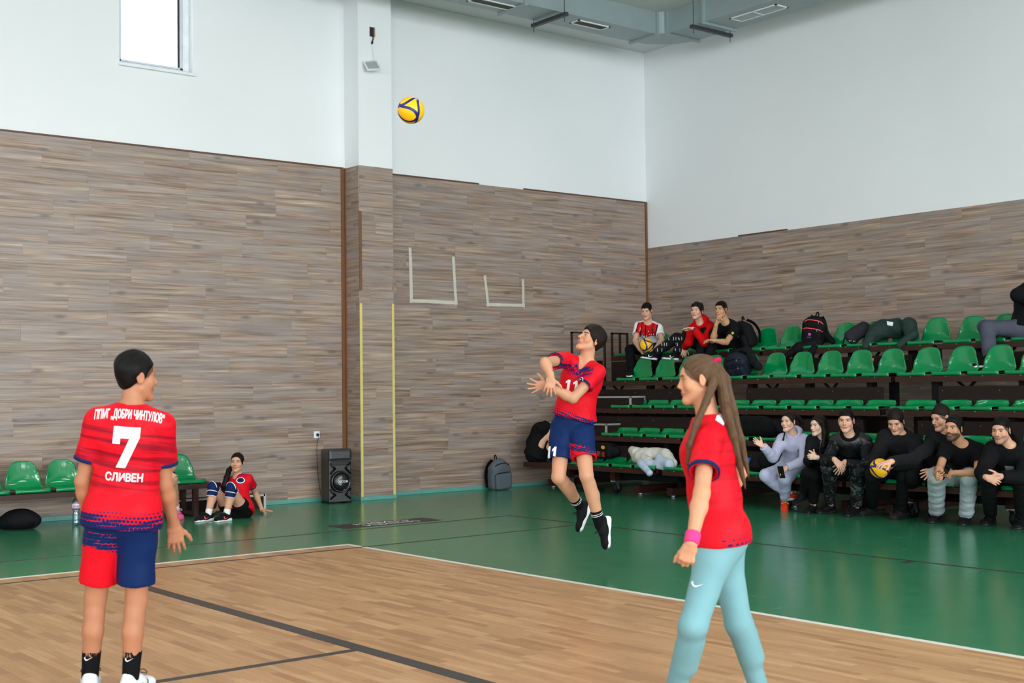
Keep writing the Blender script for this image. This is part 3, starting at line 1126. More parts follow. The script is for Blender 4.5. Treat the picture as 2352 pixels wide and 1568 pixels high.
for ui, (lab, rng, seats) in enumerate(UNITS):
    yo = (rng[1][0] + rng[1][1]) / 2
    un = thing('bleacher_unit', lab, 'bleachers', (12.9, yo, 0))
    O = np.array([12.9, yo, 0.0])

    def ub(name, x0, x1, y0, y1, z0, z1, mat, bev=0.0):
        return MB().box(x0 - O[0], x1 - O[0], y0 - O[1], y1 - O[1], z0, z1, bev).build(name, mat, un)

    for k in range(1, 6):
        hi, lo = rng[k]
        X, Z = RX[k], RZ[k]
        ub('bench_deck', X, X + RD[k], lo, hi, Z - 0.055, Z, M_BENCH, 0.004)
        ub('front_beam', X - 0.006, X + 0.03, lo, hi, Z - 0.068, Z - 0.004, M_BROWN, 0.003)
        if k < 5:
            yy = hi - (0.55 if ui == 0 else 0.35)
            if ui == 0:
                segs = [(yy, lo + 0.12)]
            else:
                segs = [(hi - 0.45, lo + 0.22)]
            for a, b in segs:
                r_ = ub('riser_board', X + RD[k] - 0.05, X + RD[k] - 0.03, b, a, Z + 0.015, Z + 0.27, M_RISER, 0.002)
                sb = MB()
                n = 4
                for t in range(n):
                    for zz in (Z + 0.05, Z + 0.22):
                        yv = b + 0.06 + (a - b - 0.12) * t / (n - 1)
                        sb.tube([(X + RD[k] - 0.05 - O[0], yv - O[1], zz), (X + RD[k] - 0.054 - O[0], yv - O[1], zz)], 0.004, 6)
                tag(sb.build('screws', M_STEEL, r_), kind='stuff')
        # posts and braces that carry the deck
        zlow = RZ[k - 1] if k > 1 else 0.17
        n = 3
        for t in range(n):
            yv = hi - 0.42 - (hi - lo - 0.84) * t / (n - 1)
            if k > 1:
                ub('post', X + 0.16, X + 0.26, yv - 0.04, yv + 0.04, zlow - 0.06, Z - 0.055, M_RUBBER)
                if t < 2:
                    d = (hi - lo - 0.84) / (n - 1)
                    MB().tube([(X + 0.2 - O[0], yv - O[1] - d * 0.25, Z - 0.06), (X + 0.24 - O[0], yv - O[1] - d * 0.62, zlow)], 0.018, 6).build('brace', M_RUBBER, un)
                    MB().tube([(X + 0.22 - O[0], yv - O[1] - d * 0.45, Z - 0.06), (X + 0.26 - O[0], yv - O[1] - d * 0.12, zlow)], 0.018, 6).build('brace', M_RUBBER, un)
        for yl in seats[k]:
            put_seat(un, (X + 0.185 - O[0], yl - 0.195 - O[1], Z + 0.001), R(180), k >= 4)
    # base: skids with small end wheels, casters on short stems
    for y in SKID_Y[ui]:
        ub('skid_rail', 12.43, 14.3, y - 0.05, y + 0.05, 0.025, 0.125, M_BROWN, 0.004)
        MB().lathe([(0.01, -0.022), (0.024, -0.018), (0.026, 0.0), (0.024, 0.018), (0.01, 0.022)], 16).xf(Matrix.Rotation(R(90), 4, 'X')).xf(Matrix.Translation((12.50 - O[0], y - O[1], 0.027))).build('skid_wheel', M_PVC, un, True)
        ub('stem', 13.4, 13.5, y - 0.04, y + 0.04, 0.125, 1.9, M_RUBBER)
    for y in CASTER_Y[ui]:
        ub('stem', 12.36, 12.46, y - 0.05, y + 0.05, 0.178, 0.35, M_BROWN)
        caster(un, 12.42 - O[0], y - O[1])
    ub('back_frame', 12.6, 14.2, rng[1][1] + 0.1, rng[1][1] + 0.16, 0.125, 0.34, M_RUBBER)
    ub('cross_beam', 12.55, 12.62, rng[1][1] + 0.1, rng[1][0] - 0.2, 0.2, 0.3, M_RUBBER)
    ub('shade_panel', 13.10, 13.12, rng[1][1] + 0.02, rng[1][0] - 0.15, 0.135, 1.10, M_RISER)  # added dark sheet, stands in for the black shade under the rows
    if ui == 0:
        # side guard rails
        def rail(xs, z0, z1, y):
            b = MB()
            h = 0.014
            for x in xs:
                b.box(x - h - O[0], x + h - O[0], y - h - O[1], y + h - O[1], z0, z1)
            b.box(xs[0] - h - O[0], xs[-1] + h - O[0], y - h - O[1], y + h - O[1], z1 - 2 * h, z1)
            b.build('guard_rail', M_BROWN, un)
        rail([12.96, 13.30, 13.64], RZ[4], 2.345, 14.745)
        rail([13.80, 13.97, 14.13], RZ[5], 2.345, 14.745)
        ub('front_panel', 13.55, 13.58, 13.3, 14.5, RZ[4], RZ[4] + 0.30, M_RISER)
        # aluminium edged step boxes on the second and third decks
        def step_box(x0, x1, y0, y1, z0, z1):
            b = ub('step_box', x0, x1, y0, y1, z0, z1, M_RISER)
            e = MB()
            t = 0.012
            for (a0, a1, b0, b1, c0, c1) in ((x0 - t, x0 + t, y0 - t, y1 + t, z1 - t, z1 + t), (x0 - t, x0 + t, y0 - t, y0 + t, z0, z1), (x0 - t, x0 + t, y1 - t, y1 + t, z0, z1),
                                             (x0, x1, y0 - t, y0 + t, z1 - t, z1 + t), (x1 - t, x1 + t, y0 - t, y0 + t, z0, z1)):
                e.box(a0 - O[0], a1 - O[0], b0 - O[1], b1 - O[1], c0, c1)
            e.build('metal_edging', M_ALU, b)
        step_box(12.74, 13.03, 13.25, 14.3, RZ[3] + 0.001, RZ[3] + 0.16)
        step_box(12.43, 12.73, 13.43, 14.3, RZ[2] + 0.001, RZ[2] + 0.16)

# ------------------------------------------------------------------ bench against the long wall (left)
BY = 14.40
bn = thing('team_bench', 'low brown team bench with green seats standing against the laminate wall', 'bench', (5.0, 14.7, 0))
O = np.array([5.0, 14.7, 0.0])


def bb(name, x0, x1, y0, y1, z0, z1, mat, bev=0.0):
    return MB().box(x0 - O[0], x1 - O[0], y0 - O[1], y1 - O[1], z0, z1, bev).build(name, mat, bn)


bb('bench_deck', 2.6, 6.97, BY, BY + 0.46, 0.345, 0.395, M_BENCH, 0.004)
bb('front_beam', 2.6, 6.97, BY - 0.006, BY + 0.03, 0.335, 0.39, M_BROWN, 0.003)
for x in (6.66, 2.9):
    for y in (14.45, 14.80):
        bb('leg', x - 0.03, x + 0.03, y - 0.03, y + 0.03, 0.0, 0.345, M_BROWN)
    bb('leg_rail', x - 0.025, x + 0.025, 14.45, 14.80, 0.02, 0.06, M_BROWN)
for xl in (2.78, 3.22, 3.66, 4.10, 4.545, 4.99, 5.43, 5.90, 6.40):
    put_seat(bn, (xl + 0.19 - O[0], BY + 0.2 - O[1], 0.397), R(-90), True)
sbx = thing('step_box', 'dark brown step box with aluminium edges on the floor by the bench', 'step', (7.2, 15.0, 0))
MB().box(-0.62, 0.58, -0.18, 0.15, 0.0, 0.17).build('box_body', M_RISER, sbx)
e = MB()
for (x0, x1, z0, z1) in ((-0.62, 0.58, 0.158, 0.182), (0.558, 0.592, 0, 0.182), (-0.632, -0.608, 0, 0.182)):
    e.box(x0, x1, -0.192, -0.17, z0, z1)
for (x0, x1) in ((0.57, 0.592), (-0.632, -0.61)):
    e.box(x0, x1, -0.17, 0.15, 0.158, 0.182)
e.build('metal_edging', M_ALU, sbx)

# ------------------------------------------------------------------ party speaker, socket, cord
sp0 = onz(790, 1153)
sp = thing('party_speaker', 'tall black party speaker standing in the corner by the pillar', 'speaker', (8.86, 14.86, 0), R(-8))
prof = [(-0.16, -0.15), (0.16, -0.15), (0.16, 0.13), (0.1, 0.155), (-0.1, 0.155), (-0.16, 0.13)]
b = MB()
b.box(-0.155, 0.155, -0.125, 0.15, 0.012, 0.60, 0.012)
b.build('cabinet', M_BLACKP, sp)
MB().box(-0.165, 0.165, -0.15, 0.155, 0.56, 0.715, 0.035).build('top_housing', plain('speaker_top', (36, 38, 42), 0.35), sp)
MB().box(-0.14, 0.14, -0.135, -0.120, 0.50, 0.555, 0.01).build('tweeter_bar', M_BLACKG, sp)
for sx in (-1, 1):
    MB().tube([(sx * 0.145, -0.135, 0.53), (sx * 0.075, -0.15, 0.46), (sx * 0.145, -0.14, 0.39)], 0.014, 8).build('front_brace', M_BLACKG, sp, True)
    MB().tube([(sx * 0.145, -0.135, 0.06), (sx * 0.075, -0.15, 0.11), (sx * 0.145, -0.14, 0.19)], 0.014, 8).build('front_brace', M_BLACKG, sp, True)
    MB().box(sx * 0.12 - 0.04, sx * 0.12 + 0.04, -0.14, 0.12, 0.0, 0.014, 0.004).build('foot', M_RUBBER, sp)
wf = MB().lathe([(0.135, 0.0), (0.145, 0.025), (0.138, 0.05), (0.122, 0.05), (0.11, 0.03), (0.06, 0.018), (0.02, 0.022)], 36).xf(Matrix.Translation((0.0, -0.12, 0.285)) @ Matrix.Rotation(R(90), 4, 'X'))
wf.build('woofer', M_BLACKG, sp, True)
dome = MB().lathe([(0.112, 0.0), (0.105, 0.016), (0.08, 0.03), (0.04, 0.038), (0.002, 0.04)], 32).xf(Matrix.Translation((0, -0.15, 0.285)) @ Matrix.Rotation(R(90), 4, 'X'))
wo = dome.build('woofer_cone', plain('speaker_cone', (22, 22, 25), 0.3), sp, True)
FX = Matrix(((1, 0, 0, 0.0), (0, 0, -1, -0.196), (0, 1, 0, 0.29), (0, 0, 0, 1)))
flat_print('lettering', fit_text('XBOOM', 0.135, 0.032, 0.01), Matrix.Translation((0.01, 0, 0)) @ FX, plain('speaker_letters', (220, 220, 224), 0.4), sp)
ang = np.linspace(R(80), R(265), 20)
arc = np.concatenate([np.stack([np.cos(ang) * 0.062, np.sin(ang) * 0.062], 1), np.stack([np.cos(ang) * 0.03, np.sin(ang) * 0.03], 1)])
flat_print('emblem', (arc, [(i, i + 1, i + 21, i + 20) for i in range(19)]), Matrix.Translation((-0.005, 0.004, 0.01)) @ FX, plain('speaker_emblem', (120, 122, 126), 0.35), sp)
sk = ony(727, 998, YA - 0.014)
so = thing('wall_socket', 'white wall socket with a black plug on the laminate wall', 'socket', (float(sk[0]), YA - 0.014, float(sk[2])))
MB().box(-0.042, 0.042, -0.012, 0.0, -0.045, 0.045, 0.004).build('socket_plate', M_PVC, so)
MB().lathe([(0.03, 0.0), (0.03, 0.003), (0.024, 0.004)], 20).xf(Matrix.Translation((0.004, -0.012, 0)) @ Matrix.Rotation(R(90), 4, 'X')).build('socket_face', M_PVCG, so)
pc = thing('power_cord', 'thin black power cord from the socket down to the speaker', 'cord', (float(sk[0]), YA - 0.03, 0))
MB().lathe([(0.019, 0.0), (0.018, 0.02), (0.011, 0.035)], 14).xf(Matrix.Translation((0.004, 0.0, float(sk[2]))) @ Matrix.Rotation(R(90), 4, 'X')).build('plug', M_BLACKP, pc, True)
z0 = float(sk[2])
cpts = [(0.004, -0.03, z0 - 0.005), (0.004, -0.03, z0 - 0.05), (-0.01, -0.012, z0 - 0.15), (-0.005, -0.01, z0 - 0.4), (0.01, -0.01, z0 - 0.6), (0.03, -0.03, z0 - 0.78), (0.05, -0.06, 0.03), (0.02, -0.12, 0.006), (-0.05, -0.16, 0.006), (-0.03, -0.22, 0.006), (0.03, -0.24, 0.006)]


def spline(p, n=6):
    p = [np.array(q, float) for q in p]
    P = [2 * p[0] - p[1]] + p + [2 * p[-1] - p[-2]]
    out = []
    for i in range(1, len(P) - 2):
        for k in range(n):
            t = k / n
            out.append(0.5 * (2 * P[i] + (P[i + 1] - P[i - 1]) * t + (2 * P[i - 1] - 5 * P[i] + 4 * P[i + 1] - P[i + 2]) * t * t + (3 * P[i] - P[i - 1] - 3 * P[i + 1] + P[i + 2]) * t ** 3))
    out.append(p[-1])
    return [tuple(q) for q in out]


MB().tube(spline(cpts), 0.0035, 6).build('cord', M_BLACKP, pc, True)

# ------------------------------------------------------------------ bottles
M_PET = mat_glass('clear_bottle_plastic', (0.62, 0.80, 0.84), 0.14)
bq = onz(175, 1207)
bo = thing('water_bottle', 'clear water bottle with blue cap standing on the floor by the bench', 'bottle', (float(bq[0]), float(bq[1]), 0))
MB().lathe([(0.03, 0.001), (0.044, 0.008), (0.045, 0.05), (0.041, 0.06), (0.045, 0.07), (0.042, 0.085), (0.045, 0.10), (0.036, 0.15), (0.035, 0.165), (0.043, 0.19), (0.046, 0.21), (0.046, 0.255), (0.04, 0.285), (0.02, 0.315), (0.014, 0.325), (0.014, 0.335)], 22).build('bottle_body', M_PET, bo, True)
MB().lathe([(0.0468, 0.0), (0.0468, 0.056)], 24, (0, 0, 0.198)).build('bottle_label', plain('bottle_label', (226, 224, 236), 0.5), bo, True)
for zz, hh in ((0.196, 0.006), (0.246, 0.012)):
    MB().lathe([(0.0472, 0.0), (0.0472, hh)], 24, (0, 0, zz)).build('label_band', plain('label_pink', (226, 120, 160), 0.5), bo, True)
MB().lathe([(0.017, 0.0), (0.017, 0.02), (0.012, 0.024)], 16, (0, 0, 0.333)).build('bottle_cap', plain('blue_cap', (20, 70, 210), 0.4), bo, True)
v, f_ = densify(fit_text('DEVIN', 0.075, 0.022, 0.02), 0.006)
th = math.atan2(-bq[1], -bq[0])
vv = []
for p in v:
    a = th + p[0] / 0.048
    vv.append((0.0478 * math.cos(a), 0.0478 * math.sin(a), 0.222 + p[1]))
me = bpy.data.meshes.new('lettering')
me.from_pydata(vv, [], f_)
obj('lettering', me, plain('label_navy', (28, 40, 110), 0.5), bo)
bq = onz(1824, 1174)
bo = thing('water_bottle', 'clear plastic bottle standing on the floor under the black trainer', 'bottle', (float(bq[0]) + 0.02, float(bq[1]), 0))
MB().lathe([(0.024, 0.001), (0.032, 0.008), (0.032, 0.08), (0.028, 0.1), (0.012, 0.125), (0.011, 0.135)], 18).build('bottle_body', M_PET, bo, True)
MB().lathe([(0.014, 0.0), (0.014, 0.015)], 12, (0, 0, 0.132)).build('bottle_cap', M_BLACKP, bo, True)
bq = onx(2004, 860, 13.32)
bo = thing('sports_drink', 'small drink bottle with orange cap behind the green seats', 'bottle', (13.42, float(onx(2004, 850, 13.42)[1]), RZ[4]))
MB().lathe([(0.03, 0.001), (0.034, 0.01), (0.034, 0.13), (0.03, 0.15), (0.022, 0.19), (0.02, 0.20)], 18).build('bottle_body', M_PET, bo, True)
MB().lathe([(0.022, 0.0), (0.022, 0.03), (0.018, 0.035)], 16, (0, 0, 0.198)).build('bottle_cap', plain('orange_cap', (232, 96, 34), 0.4), bo, True)
MB().lathe([(0.0346, 0.0), (0.0346, 0.05)], 18, (0, 0, 0.02)).build('drink_label', plain('drink_blue', (50, 120, 205), 0.5), bo, True)


# ------------------------------------------------------------------ signed-distance modelling toolkit (smooth bodies, cloth, bags)
def nrm(v):
    v = np.asarray(v, float)
    return v / max(np.linalg.norm(v), 1e-9)


def V3(p):
    return np.asarray(p, float)


def cone(a, ra, b, rb):
    a, b = V3(a), V3(b)
    d = b - a
    L2 = float(d @ d) + 1e-12
    def fn(X, Y, Z):
        x, y, z = X - a[0], Y - a[1], Z - a[2]
        t = np.clip((x * d[0] + y * d[1] + z * d[2]) / L2, 0, 1)
        return np.sqrt((x - t * d[0]) ** 2 + (y - t * d[1]) ** 2 + (z - t * d[2]) ** 2) - (ra + (rb - ra) * t)
    r = max(ra, rb)
    return fn, np.minimum(a, b) - r, np.maximum(a, b) + r


def econe(a, ra, b, rb, u):
    """capsule-like solid with elliptical section: ra/rb = (half width along u, half depth)"""
    a, b = V3(a), V3(b)
    d = b - a
    L = np.linalg.norm(d) + 1e-9
    w = d / L
    u = nrm(V3(u) - w * (V3(u) @ w))
    v = np.cross(w, u)
    def fn(X, Y, Z):
        x, y, z = X - a[0], Y - a[1], Z - a[2]
        s = x * w[0] + y * w[1] + z * w[2]
        t = np.clip(s / L, 0, 1)
        e = s - t * L
        pu = x * u[0] + y * u[1] + z * u[2]
        pv = x * v[0] + y * v[1] + z * v[2]
        A = ra[0] + (rb[0] - ra[0]) * t
        B = ra[1] + (rb[1] - ra[1]) * t
        m_ = np.minimum(A, B)
        return (np.sqrt((pu / A) ** 2 + (pv / B) ** 2 + (e / m_) ** 2) - 1) * m_
    r = max(ra + rb) if isinstance(ra, tuple) else max(ra[0], rb[0])
    return fn, np.minimum(a, b) - r, np.maximum(a, b) + r


def ell(c, rad, ax=None):
    c = V3(c)
    ax = np.eye(3) if ax is None else np.asarray(ax, float)
    r = V3(rad)
    def fn(X, Y, Z):
        x, y, z = X - c[0], Y - c[1], Z - c[2]
        q = [x * ax[i][0] + y * ax[i][1] + z * ax[i][2] for i in range(3)]
        k0 = np.sqrt((q[0] / r[0]) ** 2 + (q[1] / r[1]) ** 2 + (q[2] / r[2]) ** 2)
        k1 = np.sqrt((q[0] / r[0] ** 2) ** 2 + (q[1] / r[1] ** 2) ** 2 + (q[2] / r[2] ** 2) ** 2) + 1e-9
        return k0 * (k0 - 1) / k1
    e = np.abs(ax.T) @ r
    return fn, c - e, c + e


def rbox(c, half, rnd, ax=None):
    c = V3(c)
    ax = np.eye(3) if ax is None else np.asarray(ax, float)
    hf = V3(half) - rnd
    def fn(X, Y, Z):
        x, y, z = X - c[0], Y - c[1], Z - c[2]
        q = [np.abs(x * ax[i][0] + y * ax[i][1] + z * ax[i][2]) - hf[i] for i in range(3)]
        o = np.sqrt(np.maximum(q[0], 0) ** 2 + np.maximum(q[1], 0) ** 2 + np.maximum(q[2], 0) ** 2)
        return o + np.minimum(np.maximum(np.maximum(q[0], q[1]), q[2]), 0) - rnd
    e = np.abs(ax.T) @ V3(half)
    return fn, c - e, c + e


def clipped(prim, *planes):
    """keep only the side where (p - p0).n < 0 for every (p0, n)"""
    f, lo, hi = prim
    pl = [(V3(p), nrm(n)) for p, n in planes]
    def fn(X, Y, Z):
        v = f(X, Y, Z)
        for p, n in pl:
            v = np.maximum(v, (X - p[0]) * n[0] + (Y - p[1]) * n[1] + (Z - p[2]) * n[2])
        return v
    return fn, lo, hi


def ripple(prim, amp, freq, axis=(0, 0, 1), seed=0):
    """cloth folds: soft sine relief running across 'axis'"""
    f, lo, hi = prim
    r = np.random.RandomState(seed)
    ws = []
    ax = nrm(axis)
    for k in range(5):
        d = nrm(ax * 0.75 + r.randn(3) * 0.62)
        ws.append((d * freq * (0.55 + 0.45 * k * 0.8), r.rand() * 6.28, 1.0 / (1 + 0.5 * k)))
    def fn(X, Y, Z):
        v = f(X, Y, Z)
        n = 0
        for w, ph, am in ws:
            n = n + am * np.sin(X * w[0] + Y * w[1] + Z * w[2] + ph)
        return v + amp * 0.45 * n
    return fn, lo - amp, hi + amp


class Field:
    def __init__(s, lo, hi, h):
        s.h = float(h)
        s.lo = V3(lo) - 3 * h
        s.n = np.ceil((V3(hi) + 3 * h - s.lo) / h).astype(int) + 1
        s.d = np.full(tuple(s.n), 0.5, np.float32)
        s.ax = [(s.lo[i] + h * np.arange(s.n[i])).astype(np.float32) for i in range(3)]

    def op(s, prim, k=0.01, mode='add'):
        f, lo, hi = prim
        m_ = k + 3 * s.h
        i0 = np.clip(np.floor((lo - m_ - s.lo) / s.h).astype(int), 0, s.n)
        i1 = np.clip(np.ceil((hi + m_ - s.lo) / s.h).astype(int) + 1, 0, s.n)
        if (i1 <= i0).any():
            return
        sl = tuple(slice(a, b) for a, b in zip(i0, i1))
        X = s.ax[0][sl[0]][:, None, None]
        Y = s.ax[1][sl[1]][None, :, None]
        Z = s.ax[2][sl[2]][None, None, :]
        v = f(X, Y, Z).astype(np.float32)
        d = s.d[sl]
        if mode == 'add':
            hh = np.maximum(k - np.abs(d - v), 0) / k
            s.d[sl] = np.minimum(d, v) - hh * hh * k * 0.25
        elif mode == 'sub':
            v = -v
            hh = np.maximum(k - np.abs(d - v), 0) / k
            s.d[sl] = np.maximum(d, v) + hh * hh * k * 0.25

    def cut(s, p, n):
        p, n = V3(p), nrm(n)
        v = ((s.ax[0] - p[0]) * n[0])[:, None, None] + ((s.ax[1] - p[1]) * n[1])[None, :, None] + ((s.ax[2] - p[2]) * n[2])[None, None, :]
        s.d = np.maximum(s.d, v.astype(np.float32))

    def mesh(s):
        d = s.d
        d[0], d[-1] = 0.5, 0.5
        d[:, 0], d[:, -1] = 0.5, 0.5
        d[:, :, 0], d[:, :, -1] = 0.5, 0.5
        b = d < 0
        c = np.zeros(tuple(s.n - 1), np.uint8)
        for i in (0, 1):
            for j in (0, 1):
                for k in (0, 1):
                    c += b[i:s.n[0] - 1 + i, j:s.n[1] - 1 + j, k:s.n[2] - 1 + k]
        idx = np.argwhere((c > 0) & (c < 8))
        if len(idx) == 0:
            return np.zeros((0, 3)), np.zeros((0, 4), int)
        ids = np.full(tuple(s.n - 1), -1, np.int32)
        ids[tuple(idx.T)] = np.arange(len(idx))
        acc = np.zeros((len(idx), 3))
        cnt = np.zeros(len(idx))
        co = [(i, j, k) for i in (0, 1) for j in (0, 1) for k in (0, 1)]
        val = {q: d[idx[:, 0] + q[0], idx[:, 1] + q[1], idx[:, 2] + q[2]].astype(float) for q in co}
        for q in co:
            for a in range(3):
                if q[a] == 0:
                    r = list(q)
                    r[a] = 1
                    r = tuple(r)
                    x = (val[q] < 0) != (val[r] < 0)
                    t = val[q][x] / (val[q][x] - val[r][x])
                    p = np.tile(np.array(q, float), (x.sum(), 1))
                    p[:, a] += t
                    acc[x] += p
                    cnt[x] += 1
        vs = s.lo + s.h * (idx + acc / cnt[:, None])
        faces = []
        for a in range(3):
            u, w = (a + 1) % 3, (a + 2) % 3
            sl0 = [slice(1, -1)] * 3
            sl1 = [slice(1, -1)] * 3
            sl0[a], sl1[a] = slice(0, -1), slice(1, None)
            b0, b1 = b[tuple(sl0)], b[tuple(sl1)]
            for flip, msk in ((False, b0 & ~b1), (True, ~b0 & b1)):
                e = np.argwhere(msk)
                if len(e) == 0:
                    continue
                e[:, u] += 1
                e[:, w] += 1
                q = []
                for du_, dw in ((0, 0), (-1, 0), (-1, -1), (0, -1)):
                    g = e.copy()
                    g[:, u] += du_
                    g[:, w] += dw
                    q.append(ids[tuple(g.T)])
                q = np.stack(q, 1)
                faces.append(q[:, ::-1] if flip else q)
        F = np.concatenate(faces)
        return vs, F[(F >= 0).all(1)]


def relax(vs, F, n=1, lam=0.5):
    for _ in range(n):
        acc = np.zeros_like(vs)
        cnt = np.zeros(len(vs))
        for i in range(4):
            a, b_ = F[:, i], F[:, (i + 1) % 4]
            np.add.at(acc, a, vs[b_])
            np.add.at(cnt, a, 1)
            np.add.at(acc, b_, vs[a])
            np.add.at(cnt, b_, 1)
        ok = cnt > 0
        vs = vs.copy()
        vs[ok] = vs[ok] * (1 - lam) + lam * acc[ok] / cnt[ok][:, None]
    return vs


def np_mesh(name, vs, F, mat, parent=None, attrs=None):
    me = bpy.data.meshes.new(name)
    nv, nf = len(vs), len(F)
    me.vertices.add(nv)
    me.vertices.foreach_set('co', np.asarray(vs, np.float32).ravel())
    k = F.shape[1] if nf else 4
    me.loops.add(nf * k)
    me.loops.foreach_set('vertex_index', np.asarray(F, np.int32).ravel())
    me.polygons.add(nf)
    me.polygons.foreach_set('loop_start', np.arange(0, nf * k, k, dtype=np.int32))
    me.update(calc_edges=True)
    me.validate()
    me.shade_smooth()
    for an, av in (attrs or {}).items():
        at = me.attributes.new(an, 'FLOAT_VECTOR', 'POINT')
        at.data.foreach_set('vector', np.asarray(av, np.float32).ravel())
    return obj(name, me, mat, parent)


def sdf_mesh(prims, h, lo=None, hi=None, cuts=()):
    if lo is None:
        lo = np.min([p[0][1] for p in prims if p[2] == 'add'], 0)
        hi = np.max([p[0][2] for p in prims if p[2] == 'add'], 0)
    f = Field(lo, hi, h)
    for p, k, md in prims:
        if md == 'cut':
            f.cut(*p)
        else:
            f.op(p, k, md)
    for c in cuts:
        f.cut(*c)
    return f.mesh()


def A(p, k=0.012):
    return (p, k, 'add')


def SB(p, k=0.01):
    return (p, k, 'sub')


def CUT(p, n):
    return ((p, n), 0, 'cut')


def sdf_obj(name, prims, h, mat, parent=None, smooth=1, attrs=None):
    vs, F = sdf_mesh(prims, h)
    if smooth:
        vs = relax(vs, F, smooth)
    return np_mesh(name, vs, F, mat, parent, attrs(vs) if attrs else None)


# ------------------------------------------------------------------ pose solving from picture points
def az(deg):
    """horizontal world direction: 0 = towards the camera, 90 = towards picture right, 180 = away"""
    c = nrm([-CF[0], -CF[1], 0])
    r = nrm([CR[0], CR[1], 0])
    a = R(deg)
    return c * math.cos(a) + r * math.sin(a)


def camv(x, y, z):
    """direction given in camera terms: x picture right, y picture up, z towards the camera"""
    return nrm(CR * x + CU * y - CF * z)


def limb(P, px, py, L, s=-1):
    """end of a bone of length L from P whose end is seen at (px,py); s -1 nearer to the camera, +1 farther"""
    d = nrm(ray(px, py))
    oc = CAM - P
    b = float(oc @ d)
    c = float(oc @ oc) - L * L
    disc = b * b - c
    if disc <= 0:
        q = CAM + d * (-b)
        return P + nrm(q - P) * L
    return CAM + d * (-b + s * math.sqrt(disc))


def frame_from(fwd, up):
    up = nrm(up)
    f = nrm(V3(fwd) - up * (V3(fwd) @ up))
    r = np.cross(f, up)
    return r, f, up


def rot_about(v, axis, deg):
    axis = nrm(axis)
    a = R(deg)
    v = V3(v)
    return v * math.cos(a) + np.cross(axis, v) * math.sin(a) + axis * (axis @ v) * (1 - math.cos(a))


# ------------------------------------------------------------------ volleyballs
_bm = bmesh.new()
bmesh.ops.create_uvsphere(_bm, u_segments=40, v_segments=24, radius=0.105)
BALL_ME = bpy.data.meshes.new('volleyball')
_bm.to_mesh(BALL_ME)
_bm.free()
BALL_ME.shade_smooth()
BALL_ME.materials.append(M_BALL)


def ball(P, rot, label):
    # turn one yellow panel (local 1,1,1) the way the picture shows it
    q = Vector((1, 1, 1)).rotation_difference(Vector(camv(*rot[:3])))
    q = Matrix.Rotation(rot[3], 3, Vector(camv(*rot[:3]))).to_quaternion() @ q
    rot = q.to_euler()
    o = obj('volleyball', BALL_ME, None, None, tuple(float(v) for v in P), rot)
    return tag(o, label, 'ball', 'yellow and blue volleyballs')


ball(ond(944, 253, 2947.2 * 0.105 / 31.0), (0.25, 0.3, 1.0, 0.6), 'yellow and blue volleyball flying high in the air')
